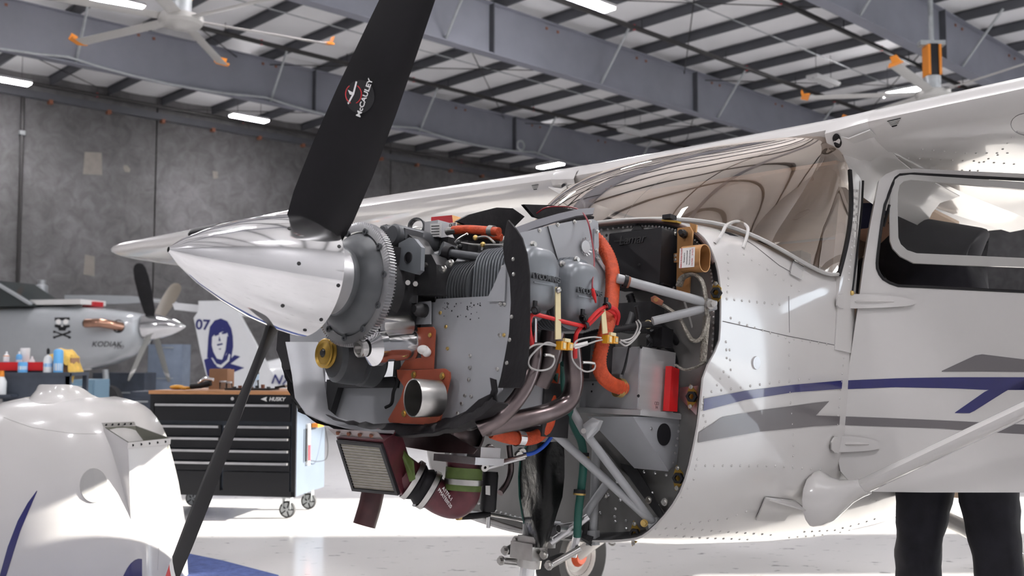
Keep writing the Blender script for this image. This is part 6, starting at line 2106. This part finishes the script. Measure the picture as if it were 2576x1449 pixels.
MB().lathe([(.08, -.1), (.3, -.08), (.3, .08), (.08, .1)], kp(ks(265), 0, .3), KY, 24, True).build('nose_wheel', 'tyre', kd)
for s in (-1.6, 1.6):
    MB().cyl(kp(-3.4, s * .3, 1.0), kp(-3.4, s, .35), .06, n=10).build('gear_leg', 'kgrey', kd)
    MB().lathe([(.08, -.1), (.33, -.09), (.33, .09), (.08, .1)], kp(-3.4, s, .33), KY, 24, True).build('main_wheel', 'tyre', kd)

# ================================================================== white tail fin with a pilot portrait
TD = 15.0
M['finwhite'] = mat('white_fin_paint', (.62, .63, .64), .25, coat=.6)
M['emblem'] = mat('navy_emblem', (.018, .022, .12), .35)
tb0 = Wp(600, 900, TD)
tail = thing('parked_airplane', 'white airplane tail with number 07 and a blue pilot portrait, behind the tool chest', 'airplane', (tb0.x, tb0.y, 0))
def tq(px, py, dy=0.0):
    return Wp(px, py, TD) - tail.location + Vector((0, dy, 0))
fo = [(487, 800), (499, 782), (499, 757), (578, 756), (588, 765), (600, 788), (645, 870), (692, 955), (720, 1000), (560, 1010), (523, 960), (505, 890)]
fin = MB().prism([tq(*p) for p in fo], (0, .12, 0)).build('tail_fin', 'finwhite', tail, ang=0)
mb = MB()
mb.ring([[tq(px, py, d) for px, py in ((427, 763), (440, 761), (560, 772), (660, 783), (668, 790), (640, 796), (520, 787), (432, 778))] for d in (.12, 1.0)])
mb.build('tailplane', 'finwhite', tail, ang=40)
rgt = []
for px, cy_, rz, ry in ((535, 985, .05, .05), (575, 972, .16, .13), (640, 962, .29, .22), (720, 957, .38, .30), (820, 955, .44, .38), (960, 955, .52, .48), (1100, 962, .50, .46), (1200, 970, .34, .32), (1260, 975, .12, .12)):
    c = tq(px, cy_, ry + .004)
    rgt.append([c + Vector((0, ry * math.cos(k * .3927), rz * math.sin(k * .3927))) for k in range(16)])
MB().ring(rgt).build('fuselage', 'finwhite', tail, ang=60)
for dy, px in ((-.55, 1000), (1.5, 1000), (.48, 1180)):
    p = tq(px, 960, dy + .4)
    q = Vector((p.x, p.y, .17))
    MB().cyl(Vector((p.x, .45, p.z - .25)), q, .03, n=8).build('gear_leg', 'finwhite', tail)
    MB().lathe([(.05, -.05), (.17, -.05), (.17, .05), (.05, .05)], q, (0, 1, 0), 20, True).build('wheel', 'tyre', tail)
lettering('07', .215, tq(510, 818, -.004), (1, .0, -.06), (0, -.07, .9975), 'emblem', tail, .001, bold=.006)
lettering('N77', .20, tq(712, 957, -.018), (1, 0, -.1), (0, -.07, .9975), 'emblem', tail, .001, shear=.25, bold=.004)
def tpoly(name, pts, m='emblem', d=-.003):
    MB().add([tq(x, y, d) for x, y in pts], [tuple(range(len(pts)))]).build(name, m, tail, ang=0)
tpoly('portrait_helmet', [(521, 900), (524, 850), (528, 822), (540, 806), (556, 801), (572, 808), (582, 826), (586, 846), (587, 872), (582, 900), (576, 915), (560, 925), (545, 915), (535, 900)])
tpoly('portrait_face', [(534, 848), (545, 836), (560, 826), (570, 830), (575, 848), (576, 872), (570, 892), (558, 905), (546, 902), (537, 885), (533, 868)], 'finwhite', -.006)
for p in ([(536, 838), (556, 826), (572, 828), (575, 838), (560, 834), (542, 843)], [(540, 842), (551, 838), (552, 842), (541, 846)], [(558, 836), (570, 834), (571, 839), (559, 841)], [(552, 845), (556, 858), (550, 858)], [(546, 866), (560, 863), (561, 867), (547, 870)], [(549, 878), (557, 876), (555, 880)], [(572, 845), (576, 848), (576, 878), (566, 897), (560, 903), (568, 880)]):
    tpoly('portrait_feature', p, 'emblem', -.009)
tpoly('portrait_shoulders', [(513, 905), (530, 898), (540, 915), (553, 925), (575, 908), (590, 893), (605, 897), (580, 915), (615, 925), (585, 938), (540, 950), (522, 946)])
tpoly('portrait_scarf', [(538, 905), (545, 915), (556, 918), (572, 905), (576, 890), (580, 892), (577, 908), (558, 926), (546, 922)], 'finwhite', -.006)
MB().cyl(tq(640, 985, .25), Vector((tq(640, 1000, .25).x, tq(640, 1000, .25).y, 0)), .04, n=10).build('tail_stand', 'galv', tail)

# ================================================================== workbench clutter on the left
BD = 11.0
M['benchblue'] = mat('blue_grey_bench', (.045, .055, .075), .5, noise=.2, nscale=6)
M['lblue'] = mat('light_blue_plastic', (.12, .40, .75), .4)
M['wplastic'] = mat('white_plastic', (.72, .74, .75), .4)
M['cloth'] = mat('yellow_cloth', (.72, .46, .10), .85, noise=.2, nscale=12, bump=.5, bscale=15)
cart0 = Wp(80, 960, BD)
cart = thing('service_cart', 'dark grey service cart at the left edge behind the white cowling', 'cart', (cart0.x, cart0.y, 0))
zsh = Wp(80, 937, BD).z
ztr = Wp(80, 910, BD).z
def cq(px, py, dy=0.0):
    return Wp(px, py, BD) - cart.location + Vector((0, dy, 0))
xl, xr = cq(-120, 960).x, cq(176, 960).x
mb = MB()
mb.box(((xl + xr) / 2, .25, zsh - .02), (xr - xl, .5, .04))
mb.box(((xl + xr) / 2, .25, .55), (xr - xl, .5, .03))
mb.box(((xl + xr) / 2, .25, .25), (xr - xl - .1, .46, .25))
mb.build('cart_shelf', 'benchblue', cart, ang=0)
for x in (xl + .03, xr - .03):
    for y in (.03, .47):
        MB().box((x, y, zsh / 2), (.05, .05, zsh)).build('cart_post', 'benchblue', cart, ang=0)
mb = MB()
mb.box(((xl + xr) / 2, .02, zsh - .15), (xr - xl, .03, .28))
mb.build('cart_front', 'benchblue', cart, ang=0)
xa_, xb_ = cq(-20, 960).x, cq(94, 960).x
def pedestal(px0, px1, py):
    p0, p1 = cq(px0, py), cq(px1, py)
    return p0, p1
mb = MB()
mb.box(((xa_ + xb_) / 2, .27, (ztr - .104 + zsh) / 2), (xb_ - xa_, .26, ztr - .104 - zsh))
mb.build('cart_riser', 'benchblue', cart, ang=0)
mb = MB()
t0 = ztr
for a, b, c_, d_ in (((xa_ + xb_) / 2, .27, xb_ - xa_, .30),):
    mb.box((a, b, t0 - .095), (c_, d_, .012))
    mb.box((a, b - d_ / 2, t0 - .05), (c_, .012, .09))
    mb.box((a, b + d_ / 2, t0 - .05), (c_, .012, .09))
    mb.box((a - c_ / 2, b, t0 - .05), (.012, d_, .09))
    mb.box((a + c_ / 2, b, t0 - .05), (.012, d_, .09))
tray_o = tag(mb.build('bottle_tray', 'red', None, ang=0), 'red plastic tray holding spray cans at the left edge', 'tray')
tray_o.location = cart.location
zi = t0 - .089
def vessel(name, label, cat, px, z, prof, parts, dy=.27, mm='wplastic', group='bottles and cans on the service cart'):
    o = thing(name, label, cat, Vector((Wp(px, 900, BD + dy).x, cart.location.y + dy, z)), group)
    MB().lathe(prof, (0, 0, 0), UP, 18).build('body', mm, o)
    for nm, pr, m2 in parts:
        MB().lathe(pr, (0, 0, 0), UP, 14).build(nm, m2, o)
    return o
can = [(0, 0), (.033, 0), (.033, .15), (.026, .165), (.014, .175), (0, .175)]
nozz = ('nozzle', [(.0, .172), (.012, .172), (.012, .20), (.006, .205), (0, .205)], 'wplastic')
vessel('spray_can', 'white and teal spray can with an orange ring in the tray at left', 'spray can', 14, zi, can, [nozz, ('orange_ring', [(0, .15), (.034, .15), (.034, .158), (0, .158)], 'fanorange'), ('teal_band', [(0, .04), (.0335, .04), (.0335, .09), (0, .09)], 'lblue')])
vessel('spray_can', 'blue and white spray can in the red tray under an upturned white cup', 'spray can', 46, zi, can, [nozz, ('label_band', [(0, .05), (.0335, .05), (.0335, .11), (0, .11)], 'wplastic')], mm='lblue')
vessel('squeeze_bottle', 'small white bottle with yellow band in the right end of the red tray', 'bottle', 79, zi, [(0, 0), (.03, 0), (.03, .10), (.012, .13), (.012, .15), (0, .15)], [('yellow_band', [(0, .02), (.0305, .02), (.0305, .06), (0, .06)], 'yellow')])
vessel('paper_cup', 'upturned white cup behind the blue spray can in the red tray', 'cup', 61, zi + .03, [(.045, 0), (.05, .10), (.055, .20), (.05, .215), (0, .215)], [], dy=.36)
vessel('pump_bottle', 'white bottle with black spray nozzle on the cart shelf beside the red tray', 'bottle', 119, zsh, [(0, 0), (.046, 0), (.046, .14), (.035, .175), (.013, .19), (.013, .21), (0, .21)], [('spray_head', [(0, .20), (.016, .20), (.018, .25), (.008, .27), (0, .27)], 'black'), ('blue_label', [(0, .06), (.0465, .06), (.0465, .10), (0, .10)], 'lblue')], dy=.12)
vessel('spray_can', 'tall light blue spray can on the cart shelf below the yellow cloth', 'spray can', 145, zsh, [(0, 0), (.052, 0), (.052, .235), (.044, .25), (.02, .262), (0, .262)], [('white_band', [(0, .02), (.0525, .02), (.0525, .10), (0, .10)], 'wplastic')], dy=.12, mm='lblue')
vessel('spray_can', 'short blue and white can on the cart shelf in front of the red tray', 'spray can', 56, zsh, [(0, 0), (.05, 0), (.05, .10), (.045, .115), (0, .115)], [('white_band', [(0, .03), (.0505, .03), (.0505, .07), (0, .07)], 'wplastic')], dy=.06, mm='lblue')
vessel('trigger_bottle', 'white bottle with orange cap at the left edge of the cart, lowest of the bottles', 'bottle', 3, Wp(3, 992, BD - .08).z, [(0, 0), (.055, 0), (.055, .14), (.03, .19), (.016, .20), (0, .20)], [('orange_cap', [(0, .195), (.03, .195), (.026, .26), (0, .26)], 'fanorange')], dy=-.08)
mb = MB()
mb.box((Wp(3, 900, BD - .08).x - cart.location.x, -.08, Wp(3, 992, BD - .08).z - .015), (.30, .16, .03))
mb.build('cart_ledge', 'benchblue', cart, ang=0)
# yellow cloth over a cardboard edge
bx = Wp(160, 905, BD + .36)
o = thing('parts_box', 'low brown box under the yellow cloth on the service cart', 'box', Vector((bx.x, cart.location.y + .375, zsh)))
MB().box((0, 0, .08), (.24, .22, .16)).build('box_body', 'card', o, ang=0)
R = []
for i in range(13):
    t = i / 12
    row = []
    for j in range(9):
        s = j / 8
        x = lerp(-.16, .20, t)
        y = lerp(-.16, .14, s)
        h = .165 + .10 * math.exp(-((x + .02) / .10) ** 2) + .012 * math.sin(t * 17 + s * 5)
        if x > .125:
            h = .165 - (x - .125) * 2.4 + .015 * math.sin(s * 12)
        if y < -.11:
            h -= (-.11 - y) * 2.2
        row.append(Vector((x - (.03 if x > .125 else 0), y, h)))
    R.append(row)
cl_ = tag(MB().thick(R, .004).build('cleaning_cloth', 'cloth', None, ang=60), 'yellow cloth draped over the box on the service cart', 'cloth')
cl_.location = o.location
# tall blue-grey cabinet and dark bench under the grey airplane
def slab(name, label, cat, px0, px1, py0, D, dep, m, parts=()):
    a, b = Wp(px0, 900, D), Wp(px1, 900, D)
    h = Wp(px0, py0, D).z
    o = thing(name, label, cat, ((a.x + b.x) / 2, a.y + dep / 2, 0))
    w = b.x - a.x
    MB().box((0, 0, h / 2), (w, dep, h)).build('body', m, o, ang=0)
    for z0, z1 in parts:
        d_ = MB().box((0, -dep / 2 - .01, (z0 + z1) / 2 * h), (w - .04, .02, (z1 - z0) * h - .02)).build('front_panel', m, o, ang=0)
        MB().box((0, -dep / 2 - .03, z1 * h - .05), (w * .5, .02, .02)).build('handle', 'galv', d_, ang=0)
    return o
M['curtain'] = mat('blue_grey_panel', (.20, .24, .31), .6, noise=.15, nscale=3)
slab('storage_cabinet', 'tall blue-grey cabinet behind the grey airplane propeller', 'cabinet', 372, 458, 866, 23.0, .6, 'curtain', ((.05, .5), (.5, .98)))
slab('work_table', 'dark work table under the nose of the grey airplane', 'table', 235, 365, 938, 21.5, .7, 'benchblue', ((.1, .55),))
slab('parts_bin', 'round-shouldered blue bin left of the dark work table', 'bin', 182, 240, 955, 13.5, .5, mat('blue_bin', (.16, .26, .34), .5), ((.6, .95),))
slab('grey_locker', 'low grey locker between the work table and the tool chest', 'locker', 330, 392, 985, 12.5, .5, 'benchblue', ((.1, .9),))
o = thing('wall_heater', 'silver canister heater on the ledge above the grey airplane wing', 'heater', Wp(105, 712, 27) - Vector((0, 0, .4)))
MB().lathe([(0, 0), (.14, 0), (.16, .04), (.16, .32), (.10, .36), (.10, .48), (0, .48)], (0, 0, 0), UP, 18).build('canister', 'galv', o)
for k in range(3):
    a = k * 2.09
    MB().cyl((.14 * math.cos(a), .14 * math.sin(a), .1), (.3 * math.cos(a), .3 * math.sin(a), -.25), .02, n=6).build('leg', 'galv', o)
MB().cyl((0, 0, 0), (0, 0, -.27), .03, n=6).build('leg', 'galv', o)
_hl = Wp(105, 712, 27)
sh2 = tag(MB().box((_hl.x, _hl.y, (_hl.z - .67) / 2), (1.6, .6, _hl.z - .67)).build('storage_platform', 'benchblue', None, ang=0), 'tall dark storage unit by the concrete wall behind the grey airplane', 'storage unit')

# ================================================================== person leaning into the cabin, behind the open door
M['trousers'] = mat('black_cotton', (.010, .010, .016), .85, noise=.3, nscale=20, bump=.3, bscale=12)
M['skin'] = mat('skin', (.45, .27, .20), .5)
M['cap'] = mat('navy_cap', (.015, .02, .06), .7)
person = thing('person', 'person in black clothes and dark trousers leaning into the cabin behind the open door', 'person')
def wl(px, py, D):
    return Wp(px, py, D)
hipL, hipR = wl(2345, 1120, 3.42), wl(2475, 1120, 3.30)
pel = (hipL + hipR) / 2 + Vector((0, .02, .06))
kL, kR = wl(2312, 1330, 3.36), wl(2500, 1345, 3.22)
aL, aR = Vector((wl(2310, 1449, 3.44).x - .015, 3.50, .10)), Vector((wl(2522, 1449, 3.30).x + .02, 3.36, .10))
wai = wl(2430, 960, 3.42)
che = wl(2395, 760, 3.50)
sho = wl(2330, 620, 3.60)
nec = wl(2250, 575, 3.70)
hd = wl(2188, 555, 3.78)
sL, sR = sho + Vector((-.10, .13, -.02)), sho + Vector((.13, -.10, .02))
eL, eR = sL + Vector((-.18, .16, -.22)), sR + Vector((-.12, .10, -.29))
hL, hR = eL + Vector((-.20, .12, .02)), eR + Vector((-.22, .10, .04))
V, E_, Rr = [], [], []
def jv(p, r, par=None):
    V.append(Vector(p))
    Rr.append(r if hasattr(r, '__len__') else (r, r))
    if par is not None:
        E_.append((par, len(V) - 1))
    return len(V) - 1
i0 = jv(pel, (.15, .13))
i1 = jv(wai, (.15, .125), i0)
i2 = jv(che, (.17, .14), i1)
i3 = jv(sho, (.14, .12), i2)
i4 = jv(nec, .062, i3)
i5 = jv(nec.lerp(hd, .5), .075, i4)
i6 = jv(hd, .098, i5)
i7 = jv(hd + (hd - nec).normalized() * .07, .07, i6)
for hip, k, a in ((hipL, kL, aL), (hipR, kR, aR)):
    h1 = jv(hip, .118, i0)
    h2 = jv(hip.lerp(k, .5), .106, h1)
    h3 = jv(k, .082, h2)
    h4 = jv(k.lerp(a, .35), .08, h3)
    h5 = jv(a.lerp(k, .12), .052, h4)
    h6 = jv(a, .05, h5)
hands = []
for s, e, h in ((sL, eL, hL), (sR, eR, hR)):
    a1 = jv(s, .075, i3)
    a2 = jv(s.lerp(e, .5), .06, a1)
    a3 = jv(e, .048, a2)
    a4 = jv(e.lerp(h, .5), .043, a3)
    a5 = jv(h, .03, a4)
    d = (h - e).normalized()
    sd_ = d.cross(UP).normalized()
    palm = jv(h + d * .06, (.038, .018), a5)
    hands.append(h + d * .06)
    for k in range(4):
        b = h + d * .095 + sd_ * (.027 - .018 * k)
        f1 = jv(b, .0095, palm)
        f2 = jv(b + d * .03 - UP * .012, .009, f1)
        jv(b + d * .045 - UP * .034, .008, f2)
    t1 = jv(h + d * .04 + sd_ * .04, .011, palm)
    jv(h + d * .07 + sd_ * .055 - UP * .015, .010, t1)
me = bpy.data.meshes.new('body')
me.from_pydata([tuple(p) for p in V], E_, [])
tmp = bpy.data.objects.new('tmp_body', me)
COL.objects.link(tmp)
md = tmp.modifiers.new('skin', 'SKIN')
md.use_smooth_shade = True
for i, sv in enumerate(me.skin_vertices[0].data):
    sv.radius = Rr[i]
    sv.use_root = (i == 0)
sb = tmp.modifiers.new('sub', 'SUBSURF')
sb.levels = 2
sb.render_levels = 2
dg = bpy.context.evaluated_depsgraph_get()
bme = bpy.data.meshes.new_from_object(tmp.evaluated_get(dg))
bpy.data.objects.remove(tmp)
bme.materials.clear()
bme.materials.append(M['trousers'])
bme.materials.append(M['skin'])
for p in bme.polygons:
    c = p.center
    if (c - hd).length < .15 and (c - sho).length > .13 or any((c - h).length < .10 for h in hands):
        p.material_index = 1
    p.use_smooth = True
# cloth folds at the knees
for v in bme.vertices:
    if v.co.z < .95:
        v.co += v.normal * (.0022 * math.sin(v.co.z * 61 + v.co.x * 45) + .003 * math.sin(v.co.z * 19 - v.co.y * 60 + v.co.x * 33))
_bm = bmesh.new()
_bm.from_mesh(bme)
_tv = [v for v in _bm.verts if v.co.z > .95 and (v.co - hd).length > .2 and all((v.co - h).length > .16 for h in hands)]
for _ in range(6):
    bmesh.ops.smooth_vert(_bm, verts=_tv, factor=.5, use_axis_x=True, use_axis_y=True, use_axis_z=True)
_bm.to_mesh(bme)
_bm.free()
bme.name = 'body'
body = bpy.data.objects.new('body', bme)
COL.objects.link(body)
body.parent = person
dh = (hd - nec).normalized()
MB().ball(hd + Vector((0, 0, .035)), (.112, .112, .10), 18, 12).build('cap', 'cap', person)
MB().ball(hd + dh * .11 + Vector((0, 0, .02)), (.07, .07, .014), 14, 6).build('cap_peak', 'cap', person)
for a, k in ((aL, kL), (aR, kR)):
    MB().ring([[Vector((a.x + x * w, a.y + y, z)) for x, z in ((-1, 0), (-1, .03), (-.7, hh_), (.7, hh_), (1, .03), (1, 0))] for y, w, hh_ in ((-.07, .035, .08), (-.03, .045, .10), (.06, .048, .085), (.14, .048, .05), (.19, .025, .03))]).build('shoe', 'black', person, ang=50)

# keep the hierarchy at thing > part > sub-part
def _chain(o):
    c = []
    while o.parent is not None:
        o = o.parent
        c.append(o)
    return c
for _o in list(bpy.data.objects):
    _c = _chain(_o)
    if len(_c) > 2:
        _o.parent = _c[-2]
